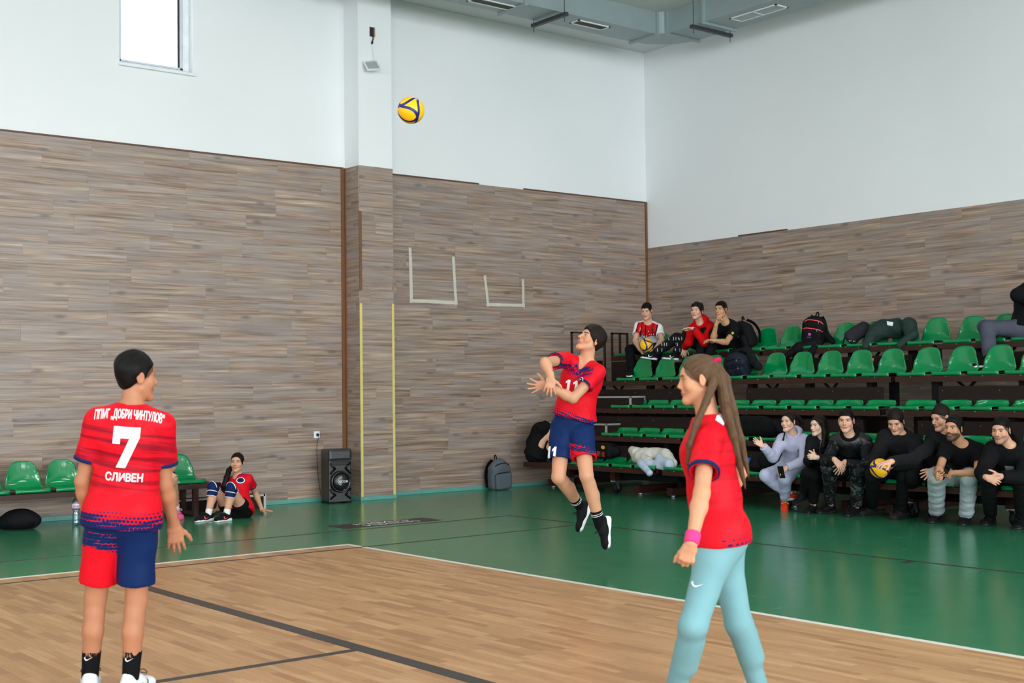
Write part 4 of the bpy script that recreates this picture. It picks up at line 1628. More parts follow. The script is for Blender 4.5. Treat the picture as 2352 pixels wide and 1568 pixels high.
# ------------------------------------------------------------------ skin, hair and cloth materials
def mat_skin(name, tone, lips=(178, 98, 92), brow=(48, 36, 30), iris=(60, 42, 30), stubble=0.0, blush=0.25, browt=1.0, scalp=None, hl_off=0.0):
    g = G(name)
    v = g.attr('hl')
    x, y, z = g.sep(v)
    ax_ = x.abs()
    base = lin(tone)
    n = g.noise(g.obj(), 14.0, 4.0, 0.6)
    c = g.mix(n, tuple(b * 0.88 for b in base), tuple(min(1, b * 1.1) for b in base))
    red = (min(1, base[0] * 1.05), base[1] * 0.68, base[2] * 0.62)
    front = g.step(y, 0.02, 0.05)
    cheek = g.step(((ax_ - 0.042) * (ax_ - 0.042) + (z + 0.03) * (z + 0.03)).sqrt(), 0.01, 0.04, 1.0, 0.0) * front
    ear = g.step(ax_, 0.072, 0.08) * g.step((y * y + z * z).sqrt(), 0.05, 0.035, 0.0, 1.0)
    c = g.mix((cheek * blush).max(ear * 0.35), c, red)
    if stubble > 0:
        s1 = g.step(z, -0.035, -0.055) * g.step(y, -0.01, 0.02) * z.gt(-0.128) * ax_.lt(0.085) * y.lt(0.12)
        mst = g.step(((x / 0.032) * (x / 0.032) + ((z + 0.047) / 0.009) * ((z + 0.047) / 0.009)), 1.3, 0.5) * front
        c = g.mix((s1.max(mst)) * stubble, c, lin(brow))
    # scalp under the hair, with a soft hairline, sideburns and nape
    fz = ((x / 0.066) * (x / 0.066) + ((y - 0.085) / 0.079) * ((y - 0.085) / 0.079) + ((z + 0.022 - hl_off) / 0.086) * ((z + 0.022 - hl_off) / 0.086)).sqrt()
    edge = g.noise(v, 90.0, 3.0) * 0.10
    hm = g.step(fz + edge, 1.06, 1.16) * g.step(0.5 * (y + 0.02) - 0.85 * (z + 0.034) + edge * 0.06, 0.008, -0.004) * z.gt(-0.095) * (1.0 - ax_.gt(0.066) * (((y + 0.010) / 0.024) * ((y + 0.010) / 0.024) + ((z + 0.006) / 0.036) * ((z + 0.006) / 0.036)).lt(1.0))
    hm = hm * z.lt(0.2) * y.gt(-0.15)
    c = g.mix(hm * 0.85, c, lin(scalp or tuple(int(k * 0.75) for k in brow)))
    lm = g.step((x / 0.025) * (x / 0.025) + ((z + 0.0632 + x * x * 6.0) / 0.0095) * ((z + 0.0632 + x * x * 6.0) / 0.0095), 1.15, 0.7) * g.step(y, 0.06, 0.07)
    c = g.mix(lm * 0.8, c, lin(lips))
    ml = g.step((z + 0.0625 + x * x * 7.0).abs(), 0.0022, 0.0008) * g.step(ax_, 0.022, 0.018) * g.step(y, 0.06, 0.07)
    c = g.mix(ml * 0.75, c, lin((96, 44, 42)))
    nos = g.step(((ax_ - 0.008) / 0.0045) * ((ax_ - 0.008) / 0.0045) + ((z + 0.037) / 0.0035) * ((z + 0.037) / 0.0035), 1.2, 0.6) * g.step(y, 0.08, 0.085)
    c = g.mix(nos * 0.7, c, lin((90, 48, 42)))
    # brows
    bz = 0.0235 + (ax_ - 0.03) * 0.10 - (ax_ - 0.03) * (ax_ - 0.03) * 7.0
    bw = 0.0048 * browt
    br = g.step((z - bz).abs(), bw, bw * 0.5) * g.step(ax_, 0.010, 0.014) * g.step(ax_, 0.055, 0.047) * g.step(y, 0.03, 0.05)
    c = g.mix(br * 0.9, c, lin(brow))
    # eyes
    ex = ax_ - 0.031
    lid = 0.0058 - ex * ex * 24.0
    up = g.step(z - 0.003, lid, lid - 0.0012)
    dn = g.step(z - 0.003, -0.0046 + ex * ex * 14.0, -0.0036 + ex * ex * 14.0)
    inx = g.step(ex.abs(), 0.0155, 0.0145)
    eye = up * dn * inx * g.step(y, 0.05, 0.06)
    c = g.mix(eye, c, lin((168, 160, 156)))
    ir = g.step((ex * ex + (z - 0.0035) * (z - 0.0035)).sqrt(), 0.0066, 0.0058)
    c = g.mix(eye * ir, c, lin(iris))
    pu = g.step((ex * ex + (z - 0.0035) * (z - 0.0035)).sqrt(), 0.0032, 0.0026)
    c = g.mix(eye * pu, c, lin((8, 8, 8)))
    ln = g.step((z - 0.003 - lid).abs(), 0.0022, 0.0012) * inx * g.step(y, 0.05, 0.06)
    c = g.mix(ln * 0.8, c, lin((40, 26, 24)))
    rough = 0.5 - eye * 0.2
    return g.bsdf(c, rough, 0, g.bump(g.noise(g.obj(), 220.0, 3.0), 0.05, 0.001), Specular_IOR_Level=0.28)


def mat_hair(name, rgb, rough=0.5):
    if name in MATS:
        return MATS[name]
    g = G(name)
    v = g.attr('st')
    c = lin(rgb)
    s = g.noise(v, 1.0, 4.0, 0.62, 0.25)
    col = g.mix(g.step(s, 0.3, 0.72), tuple(k * 0.5 for k in c), tuple(min(1, k * 1.4) for k in c))
    MATS[name] = g.bsdf(col, rough, 0, g.bump(s, 0.5, 0.005), Specular_IOR_Level=0.12)
    return MATS[name]


def mat_cloth(name, rgb, rough=0.8, fold=0.35, weave=420.0, fscale=9.0, sheen=0.2, namt=0.12):
    if name in MATS:
        return MATS[name]
    g = G(name)
    o = g.obj()
    c = lin(rgb)
    n = g.noise(o, 5.0, 4.0, 0.6)
    col = g.mix(n, tuple(k * (1 - namt) for k in c), tuple(min(1, k * (1 + namt)) for k in c))
    f = g.noise(g.vmul(o, (1.0, 1.0, 0.6)), fscale, 3.0, 0.55, 1.2)
    w = g.noise(o, weave, 2.0)
    MATS[name] = g.bsdf(col, rough, 0, g.bump(f + w * 0.06, fold, 0.02), Specular_IOR_Level=0.12 if rough > 0.5 else 0.5)
    return MATS[name]


def mat_jersey(name='red_jersey', front=True, dots=True, streak=0.5, dvr=(0.085, -0.04), side=False):
    """red sports shirt: maroon streaks on the back, navy halftone at the hem, navy splashes round the front neckline"""
    g = G(name)
    u, v, w = g.sep(g.attr('tc'))          # metres: across, up from the hip, forward
    red, dark, navy = lin((212, 14, 32)), lin((128, 8, 32)), lin((22, 30, 84))
    c = g.mix(g.noise(g.obj(), 6.0, 3.0), tuple(k * 0.92 for k in red), tuple(min(1, k * 1.06) for k in red))
    sv = g.comb(u * 1.2, v * 26.0 + u * 2.5, 0.0)
    st = g.noise(sv, 1.0, 4.0, 0.65)
    band = g.step(v, 0.09, 0.17) * g.step(v, 0.47, 0.42)
    back = g.step(w, 0.03, -0.03)
    c = g.mix(g.step(st, 0.44, 0.60) * band * (back * 0.8 + 0.15) * streak * 1.6, c, dark)
    if dots:
        fr = 52.0
        a, b = u * fr, v * fr
        row = b.floor()
        a = a + (row * 0.5).fract() * 1.0
        du = a.fract() - 0.5
        dv = b.fract() - 0.5
        dist = (du * du + dv * dv).sqrt()
        wave = g.noise(g.comb(u * 3.0, v * 30.0 - u * 6.0, 2.0), 1.0, 3.0)
        lev = g.step(v, dvr[0], dvr[1])
        if side:
            lev = lev * g.step(w, 0.0, -0.05).max(g.step(w, 0.05, 0.08))
        rad = lev * 0.60 + (wave - 0.5) * 2.2 * lev - 0.05
        m_ = g.step(dist - rad, 0.04, -0.04)
        c = g.mix(m_, c, navy)
    if front:
        n2 = g.noise(g.comb(u * 9.0, v * 34.0 - u.abs() * 25.0, 5.0), 1.0, 4.0, 0.7)
        n3 = g.noise(g.comb(u * 90.0, v * 90.0, 1.0), 1.0, 1.0)
        vv = v - u.abs() * 0.45
        reg = g.step(vv, 0.36, 0.42) * g.step(w, 0.0, 0.03) * g.step(u.abs(), 0.15, 0.12) * g.step(v, 0.52, 0.50)
        c = g.mix(g.step(n2 * 0.65 + n3 * 0.45, 0.50, 0.56) * reg, c, navy)
    f = g.noise(g.vmul(g.obj(), (1.0, 1.0, 0.7)), 8.0, 3.0, 0.5, 1.5)
    return g.bsdf(c, 0.52, 0, g.bump(f + g.noise(g.obj(), 500.0, 1.0) * 0.04, 0.35, 0.02), Specular_IOR_Level=0.12)


def mat_shorts(name, red_side, top_red):
    """navy shorts with one printed red leg (red_side: sign of u), halftone between"""
    g = G(name)
    u, v, w = g.sep(g.attr('tc'))
    red, navy = lin((212, 14, 32)), lin((10, 36, 84))
    side = g.step(u * red_side, -0.004, 0.004)
    fr = 58.0
    a, b = u * fr + w * fr * 0.7, v * fr
    row = b.floor()
    a = a + (row * 0.5).fract()
    du, dv = a.fract() - 0.5, b.fract() - 0.5
    dist = (du * du + dv * dv).sqrt()
    wave = g.noise(g.comb(u * 3.0 + w * 2.0, v * 26.0 + u * 7.0, 2.0), 1.0, 3.0)
    t0, t1 = top_red
    lev = g.step(v, t1, t0)
    rad = (1.0 - lev) * 0.95 + (wave - 0.5) * 2.2 * (lev * (1.0 - lev) * 3.0 + 0.25) - 0.1
    m_ = g.step(dist - rad, 0.05, -0.05)
    c = g.mix(side, navy, g.mix(m_, red, navy))
    f = g.noise(g.vmul(g.obj(), (1.0, 1.0, 0.5)), 8.0, 3.0, 0.5, 1.5)
    return g.bsdf(c, 0.55, 0, g.bump(f, 0.35, 0.02), Specular_IOR_Level=0.12)


def mat_drip_tee():
    g = G('white_tee_red_drips')
    u, v, w = g.sep(g.attr('tc'))
    col = g.noise(g.comb(u * 34.0, 3.0, 1.0), 1.0, 2.0)
    blk = g.noise(g.comb(u * 30.0, 9.0, 4.0), 1.0, 2.0)
    edge = 0.30 + (col - 0.5) * 0.28
    m_ = g.step(v - edge, -0.004, 0.004) * g.step(w, -0.01, 0.02) * g.step(u.abs(), 0.165, 0.155)
    splat = g.step(g.noise(g.comb(u * 45.0, v * 22.0, 8.0), 1.0, 2.0), 0.62, 0.66) * g.step(v, 0.44, 0.36)
    rb = g.mix(g.step(blk, 0.53, 0.55), lin((206, 20, 30)), lin((34, 22, 24)))
    c = g.mix(m_ * (1.0 - splat), lin((240, 240, 244)), rb)
    return g.bsdf(c, 0.75, 0, g.bump(g.noise(g.obj(), 9.0, 3.0, 0.5, 1.2), 0.3, 0.02), Specular_IOR_Level=0.12)


def mat_camo(name, cols, scale=9.0, rough=0.75, sleeves_only=False):
    g = G(name)
    o = g.obj()
    n1 = g.noise(o, scale, 2.0, 0.5, 1.5)
    n2 = g.noise(g.vadd(o, (5.0, 3.0, 1.0)), scale * 1.3, 2.0, 0.5, 1.5)
    c = g.mix(g.step(n1, 0.52, 0.54), lin(cols[0]), lin(cols[1]))
    c = g.mix(g.step(n2, 0.58, 0.60), c, lin(cols[2]))
    return g.bsdf(c, rough, 0, g.bump(g.noise(o, 9.0, 3.0, 0.5, 1.2), 0.3, 0.02), Specular_IOR_Level=0.12)


def mat_dashes():
    """black track trousers with scattered short white dashes on the shins"""
    g = G('black_trousers_white_dashes')
    u, v, w = g.sep(g.attr('lg'))          # leg space: around, down the shin
    fr = 30.0
    a, b = u * fr, v * 12.0
    cu_, cv = a.floor(), b.floor()
    r = ((cu_ * 12.9898 + cv * 78.233).sin() * 43758.5).fract()
    du, dv = a.fract() - 0.5, b.fract() - 0.5
    vert = r.gt(0.45)
    dash = g.step(du.abs(), 0.13, 0.09) * g.step(dv.abs(), 0.30, 0.27)
    m_ = dash * r.gt(0.62) * w
    c = g.mix(m_, lin((24, 24, 27)), lin((214, 214, 216)))
    return g.bsdf(c, 0.8, 0, g.bump(g.noise(g.obj(), 9.0, 3.0, 0.5, 1.2), 0.3, 0.02), Specular_IOR_Level=0.12)


M_SOLEW = plain('white_rubber_sole', (224, 226, 230), 0.5)
M_SOLEB = plain('black_rubber_sole', (26, 26, 28), 0.55)
M_SHOEB = mat_cloth('black_shoe_mesh', (20, 20, 23), 0.7, 0.2)
M_SHOEW = mat_cloth('white_shoe', (214, 218, 224), 0.5, 0.15)
M_SOCKW = mat_cloth('white_sock', (224, 226, 230), 0.9, 0.2)
M_SOCKB = mat_cloth('black_sock', (17, 17, 20), 0.9, 0.2)
M_BLACKC = mat_cloth('black_cotton', (15, 15, 17), 0.85)
M_BLACKC2 = mat_cloth('black_denim', (22, 23, 26), 0.85)
M_PUFF = mat_cloth('black_nylon', (14, 14, 16), 0.32, 0.6, fscale=14.0)
M_NAVYC = mat_cloth('navy_trim', (20, 36, 82), 0.7)
# ------------------------------------------------------------------ people
def torus(c, n, Rr, r, flat=1.0):
    c, n = V3(c), nrm(n)
    def fn(X, Y, Z):
        x, y, z = X - c[0], Y - c[1], Z - c[2]
        q = x * n[0] + y * n[1] + z * n[2]
        rr = np.sqrt(np.maximum(x * x + y * y + z * z - q * q, 0))
        return np.sqrt((rr - Rr) ** 2 + (q / flat) ** 2) - r
    e = Rr + r * max(1, flat)
    return fn, c - e, c + e


def head_prims(C, r, f, u, s, fem=False):
    P = lambda x, y, z: C + (r * x + f * y + u * z) * s
    ax = [r, f, u]
    E = lambda c, rad: ell(P(*c), V3(rad) * s, ax)
    jw = 0.92 if fem else 1.0
    L = [A(E((0, -0.014, 0.036), (0.073, 0.092, 0.080)), 0.02),
         A(E((0, 0.026, -0.025), (0.058 * jw, 0.058, 0.083)), 0.03),
         A(cone(P(-0.046 * jw, 0.008, -0.055), 0.019 * s, P(-0.016, 0.066, -0.098), 0.017 * s), 0.025),
         A(cone(P(0.046 * jw, 0.008, -0.055), 0.019 * s, P(0.016, 0.066, -0.098), 0.017 * s), 0.025),
         A(E((0, 0.072, -0.098), (0.019, 0.016, 0.016)), 0.02),
         A(E((0, 0.060, 0.030), (0.054, 0.026, 0.028)), 0.02),
         A(E((0, 0.073, 0.022), (0.046, 0.014, 0.009 if fem else 0.012)), 0.012)]
    for sx in (-1, 1):
        L += [A(E((sx * 0.042, 0.055, -0.028), (0.024, 0.022, 0.026)), 0.02),
              SB(E((sx * 0.031, 0.094, 0.002), (0.018, 0.016, 0.011)), 0.014),
              A(E((sx * 0.031, 0.0665, 0.003), (0.0145, 0.0145, 0.0125)), 0.003)]
    nt = 0.098 if fem else 0.104
    L += [A(cone(P(0, 0.080, 0.014), 0.0075 * s, P(0, nt, -0.026), 0.0100 * s), 0.010),
          A(E((0, nt + 0.001, -0.030), (0.0100, 0.0095, 0.0085)), 0.008),
          A(E((-0.012, 0.093, -0.034), (0.0075, 0.009, 0.007)), 0.006),
          A(E((0.012, 0.093, -0.034), (0.0075, 0.009, 0.007)), 0.006),
          A(E((0, 0.080, -0.050), (0.026, 0.010, 0.014)), 0.012),
          A(E((0, 0.086, -0.0585), (0.022, 0.008, 0.0052)), 0.005),
          A(E((0, 0.084, -0.0685), (0.019, 0.009, 0.0060)), 0.005)]
    for sx in (-1, 1):
        er = nrm(r * sx * 0.85 - f * 0.45)
        ef = nrm(f * 0.85 + r * sx * 0.45)
        eax = [er, ef, nrm(u - f * 0.15)]
        L += [A(ell(P(sx * 0.074, -0.010, -0.006), V3((0.0075, 0.019, 0.031)) * s, eax), 0.008),
              SB(ell(P(sx * 0.083, -0.008, -0.004), V3((0.006, 0.010, 0.017)) * s, eax), 0.006)]
    return L


def hand_prims(w, f, n, thumb_side, s, curl=(20, 25, 20), spread=3.0, thumb=(0.7, 0.65, 0.25), fcurl=None):
    f = nrm(f)
    n = nrm(V3(n) - f * (V3(n) @ f))
    t = nrm(np.cross(f, n)) * thumb_side
    L = [A(econe(w - f * 0.02 * s, (0.024 * s, 0.019 * s), w + f * 0.03 * s, (0.032 * s, 0.0165 * s), t), 0.014),
         A(econe(w + f * 0.03 * s, (0.032 * s, 0.0165 * s), w + f * 0.086 * s, (0.040 * s, 0.0125 * s), t), 0.012),
         A(cone(w + (f * 0.025 + t * 0.018 + n * 0.006) * s, 0.016 * s, w + (f * 0.06 + t * 0.03 + n * 0.008) * s, 0.013 * s), 0.012)]
    tips = []
    for i, (o, fo, ln) in enumerate(((0.030, -0.004, 0.070), (0.010, 0.003, 0.078), (-0.010, 0.0, 0.072), (-0.029, -0.010, 0.057))):
        p = w + (f * (0.088 + fo) + t * o) * s
        c = curl if fcurl is None else fcurl[i]
        ang = 0.0
        r0 = 0.0092 if i < 3 else 0.0082
        sp = R(spread * (o / 0.01))
        fd = nrm(f * math.cos(sp) + t * math.sin(sp))
        for k, part in enumerate((0.47, 0.30, 0.23)):
            ang += R(c[k])
            d = fd * math.cos(ang) + n * math.sin(ang)
            q = p + d * ln * part * s
            L.append(A(cone(p, (r0 - 0.0008 * k) * s, q, (r0 - 0.0008 * (k + 1)) * s), 0.004 if k else 0.007))
            p = q
        tips.append(p)
    p = w + (f * 0.028 + t * 0.022 + n * 0.006) * s
    d = nrm(t * thumb[0] + f * thumb[1] + n * thumb[2])
    for k, (ln, ra, rb) in enumerate(((0.040, 0.0135, 0.0118), (0.032, 0.0115, 0.0105), (0.025, 0.0105, 0.0085))):
        q = p + d * ln * s
        L.append(A(cone(p, ra * s, q, rb * s), 0.006))
        p = q
        d = nrm(d + f * 0.25 + n * 0.12 - t * 0.1)
    return L


def defaults(J):
    """fills hips, shoulders and levels from pelvis / neck / facing"""
    s = J['h'] / 1.75
    J['s'] = s
    up = nrm(J['neck'] - J['pel'])
    J['r'], J['f'], J['u'] = frame_from(J['F'], up)
    FH = J.get('FH', J['F'])
    J['hr'], J['hf'], J['hu'] = frame_from(FH, J.get('UH', (0, 0, 1)))
    hw = (0.080 if J.get('fem') else 0.076) * s
    for sd, sg in (('R', 1), ('L', -1)):
        J.setdefault(sd + 'hip', J['pel'] + J['hr'] * sg * hw - J['hu'] * 0.02 * s)
        J.setdefault(sd + 'sh', J['neck'] - J['u'] * 0.085 * s + J['r'] * sg * (0.138 if J.get('fem') else 0.155) * s)
    J.setdefault('mid', (J['pel'] + J['neck']) / 2 - J['f'] * J.get('slouch', 0.0) * s)
    return J


def torso_levels(J, off=0.0, tee=False):
    s, fem, b = J['s'], J.get('fem', False), J.get('build', 1.0)
    pel, mid, neck, u, f = J['pel'], J['mid'], J['neck'], J['u'], J['f']
    hip, wst, chs, upr = ((0.148, 0.110), (0.112, 0.086), (0.126, 0.102), (0.104, 0.072)) if fem else ((0.138, 0.104), (0.126, 0.096), (0.148, 0.112), (0.126, 0.080))
    q = lambda t: tuple((k * b) * s + off for k in t)
    ch = mid + (neck - mid) * 0.42 + f * 0.012 * s
    up_ = neck - u * 0.075 * s
    lv = [(pel - J['hu'] * 0.02 * s, q(hip)), (pel + (mid - pel) * 0.62, q(wst)), (ch, q(chs)), (up_, q(upr))]
    if tee:
        lv[1] = (lv[1][0], tuple(max(a, c * 0.94) for a, c in zip(q(wst), q(chs))))
    return lv


def toe_dir(J, sd):
    an, kn = J[sd + 'an'], J[sd + 'kn']
    return nrm(J.get(sd + 'toe', J['hf']))


def body_prims(J):
    s, r, f, u = J['s'], J['r'], J['f'], J['u']
    fem = J.get('fem', False)
    lb = J.get('lb', 0.92 if fem else 1.0)
    L = []
    lv = torso_levels(J)
    for (a, ra), (b, rb) in zip(lv[:-1], lv[1:]):
        L.append(A(econe(a, ra, b, rb, r), 0.05))
    nb = J['neck']
    L.append(A(cone(nb - u * 0.05 * s, 0.062 * s * lb, J['hc'] - J['hu_'] * 0.055 * s - J['hf_'] * 0.012 * s, 0.054 * s * lb), 0.03))
    for sd, sg in (('R', 1), ('L', -1)):
        sh, el, wr = J[sd + 'sh'], J[sd + 'el'], J[sd + 'wr']
        L.append(A(cone(nb - u * 0.035 * s + r * sg * 0.03 * s, 0.046 * s * lb, sh + u * 0.008 * s, 0.050 * s * lb), 0.04))
        L.append(A(cone(sh, 0.050 * s * lb, el, 0.0375 * s * lb), 0.03))
        m1 = el + (wr - el) * 0.28
        L.append(A(cone(el, 0.039 * s * lb, m1, 0.041 * s * lb), 0.02))
        L.append(A(cone(m1, 0.041 * s * lb, wr, 0.0265 * s * lb), 0.02))
        hp, kn, an = J[sd + 'hip'], J[sd + 'kn'], J[sd + 'an']
        td = toe_dir(J, sd)
        L.append(A(cone(hp, 0.082 * s, kn, 0.056 * s * lb), 0.05))
        L.append(A(cone(hp - J['hf'] * 0.045 * s, 0.076 * s, hp + (kn - hp) * 0.25, 0.077 * s), 0.05))
        sd_ = nrm(an - kn)
        bk = nrm(-(td - sd_ * (td @ sd_)))
        L.append(A(cone(kn, 0.054 * s * lb, an, 0.036 * s * lb), 0.02))
        L.append(A(cone(kn + (an - kn) * 0.18 + bk * 0.016 * s, 0.045 * s * lb, kn + (an - kn) * 0.42 + bk * 0.020 * s, 0.045 * s * lb), 0.03))
        L.append(A(cone(kn + (an - kn) * 0.42 + bk * 0.020 * s, 0.045 * s * lb, kn + (an - kn) * 0.75 + bk * 0.004 * s, 0.036 * s * lb), 0.03))
        fu = nrm(J.get(sd + 'up', (0, 0, 1)))
        tdf = nrm(td - fu * (td @ fu))
        L.append(A(cone(an - tdf * 0.022 * s - fu * 0.03 * s, 0.028 * s, an + tdf * 0.10 * s - fu * 0.052 * s, 0.020 * s), 0.02))
    return L


def plane_keep(vs, F, tests):
    """faces whose centre satisfies every (p, n): (c-p).n >= 0"""
    c = vs[F].mean(1)
    ok = np.ones(len(F), bool)
    for p, n in tests:
        ok &= ((c - p) @ n) >= 0
    return ok


def compact(vs, F):
    used = np.unique(F)
    mp = np.full(len(vs), -1)
    mp[used] = np.arange(len(used))
    return vs[used], mp[F]


def make_body(J, skin, hh=0.004, hb=0.009):
    s = J['s']
    prims = body_prims(J)
    hp = head_prims(J['hc'], J['hr_'], J['hf_'], J['hu_'], s * J.get('hs', 0.97), J.get('fem', False))
    parts = []
    np_ = J['neck'] + (J['hc'] - J['neck']) * 0.22
    nn = nrm(J['hc'] - J['neck'])
    lo = J['hc'] - 0.17 * s
    hi = J['hc'] + 0.17 * s
    lo = np.minimum(lo, np_ - 0.09)
    hi = np.maximum(hi, np_ + 0.09)
    f = Field(lo, hi, hh)
    for p, k, md in prims + hp:
        f.op(p, k, md)
    vs, F = f.mesh()
    vs = relax(vs, F, 1, 0.4)
    F = F[plane_keep(vs, F, [(np_ - nn * 0.004, nn)])]
    parts.append(compact(vs, F))
    cutp = [(np_ + nn * 0.004, -nn)]
    for sd, ts in (('R', 1), ('L', -1)):
        H = J.get(sd + 'hand')
        if H is None:
            continue
        w = J[sd + 'wr']
        fd = nrm(H['f'])
        hpz = hand_prims(w, fd, H['n'], ts, s * H.get('s', 0.97 if not J.get('fem') else 0.9), H.get('curl', (20, 25, 20)), H.get('spread', 3.0), H.get('thumb', (0.7, 0.65, 0.25)), H.get('fcurl'))
        arm = nrm(w - J[sd + 'el'])
        wp = w - arm * 0.03 * s
        lo = np.min([p[0][1] for p in hpz], 0)
        hi = np.max([p[0][2] for p in hpz], 0)
        lo = np.minimum(lo, wp - 0.05)
        hi = np.maximum(hi, wp + 0.05)
        f = Field(lo, hi, J.get('hhand', 0.0045))
        for p, k, md in prims + hpz:
            f.op(p, k, md)
        vs, F = f.mesh()
        c = vs[F].mean(1)
        ok = ((c - (wp - arm * 0.004)) @ arm >= 0) & (np.linalg.norm(c - w, axis=1) < 0.24)
        # keep only the piece that belongs to the hand (near the wrist / fingers, not a leg passing by)
        dmin = np.min([np.linalg.norm(c - (w + fd * t), axis=1) for t in (0.0, 0.06, 0.12, 0.18)] + [np.full(len(c), 9.0)], 0)
        fld = np.full(len(c), 9.0)
        for p, k, md in hpz:
            fld = np.minimum(fld, p[0](c[:, 0], c[:, 1], c[:, 2]))
        arm_d = cone(J[sd + 'el'], 0.04 * s, w, 0.03 * s)[0](c[:, 0], c[:, 1], c[:, 2])
        ok &= (np.minimum(fld, arm_d) < 0.008)
        parts.append(compact(vs, F[ok]))
        cutp.append((wp, arm, w))
    lo = np.min([p[0][1] for p in prims], 0)
    hi = np.max([p[0][2] for p in prims], 0)
    f = Field(lo, hi, hb)
    for p, k, md in prims:
        f.op(p, k, md)
    vs, F = f.mesh()
    vs = relax(vs, F, 1, 0.5)
    c = vs[F].mean(1)
    drop = ((c - cutp[0][0]) @ cutp[0][1]) < 0
    drop &= np.linalg.norm(c - J['hc'], axis=1) < 0.25
    for wp, arm, w in cutp[1:]:
        drop |= (((c - (wp + arm * 0.004)) @ arm) > 0) & (np.linalg.norm(c - w, axis=1) < 0.075)
    parts.insert(0, compact(vs, F[~drop]))
    n = 0
    VS, FS = [], []
    for v, q in parts:
        VS.append(v)
        FS.append(q + n)
        n += len(v)
    VS, FS = np.concatenate(VS), np.concatenate(FS)
    k = s * J.get('hs', 0.97)
    d = (VS - J['hc']) / k
    hl = np.stack([d @ J['hr_'], d @ J['hf_'], d @ J['hu_']], 1)
    return np_mesh('person', VS, FS, skin, None, {'hl': hl})


def tc_attr(J):
    def fn(vs):
        d = vs - J['pel']
        return {'tc': np.stack([d @ J['r'], d @ J['u'], d @ J['f']], 1)}
    return fn


def CUT_CONE(nb, u, f, s, ntop):
    """removes cloth above the neckline (a ball-shaped region over the neck base)"""
    return SB(clipped(cone(nb + u * (ntop + 0.10) * s + f * 0.02 * s, 0.105 * s, nb + u * (ntop + 0.2) * s + f * 0.04 * s, 0.11 * s), (nb + u * (ntop - 0.004) * s + f * 0.0, -(u + f * 0.35))), 0.006)


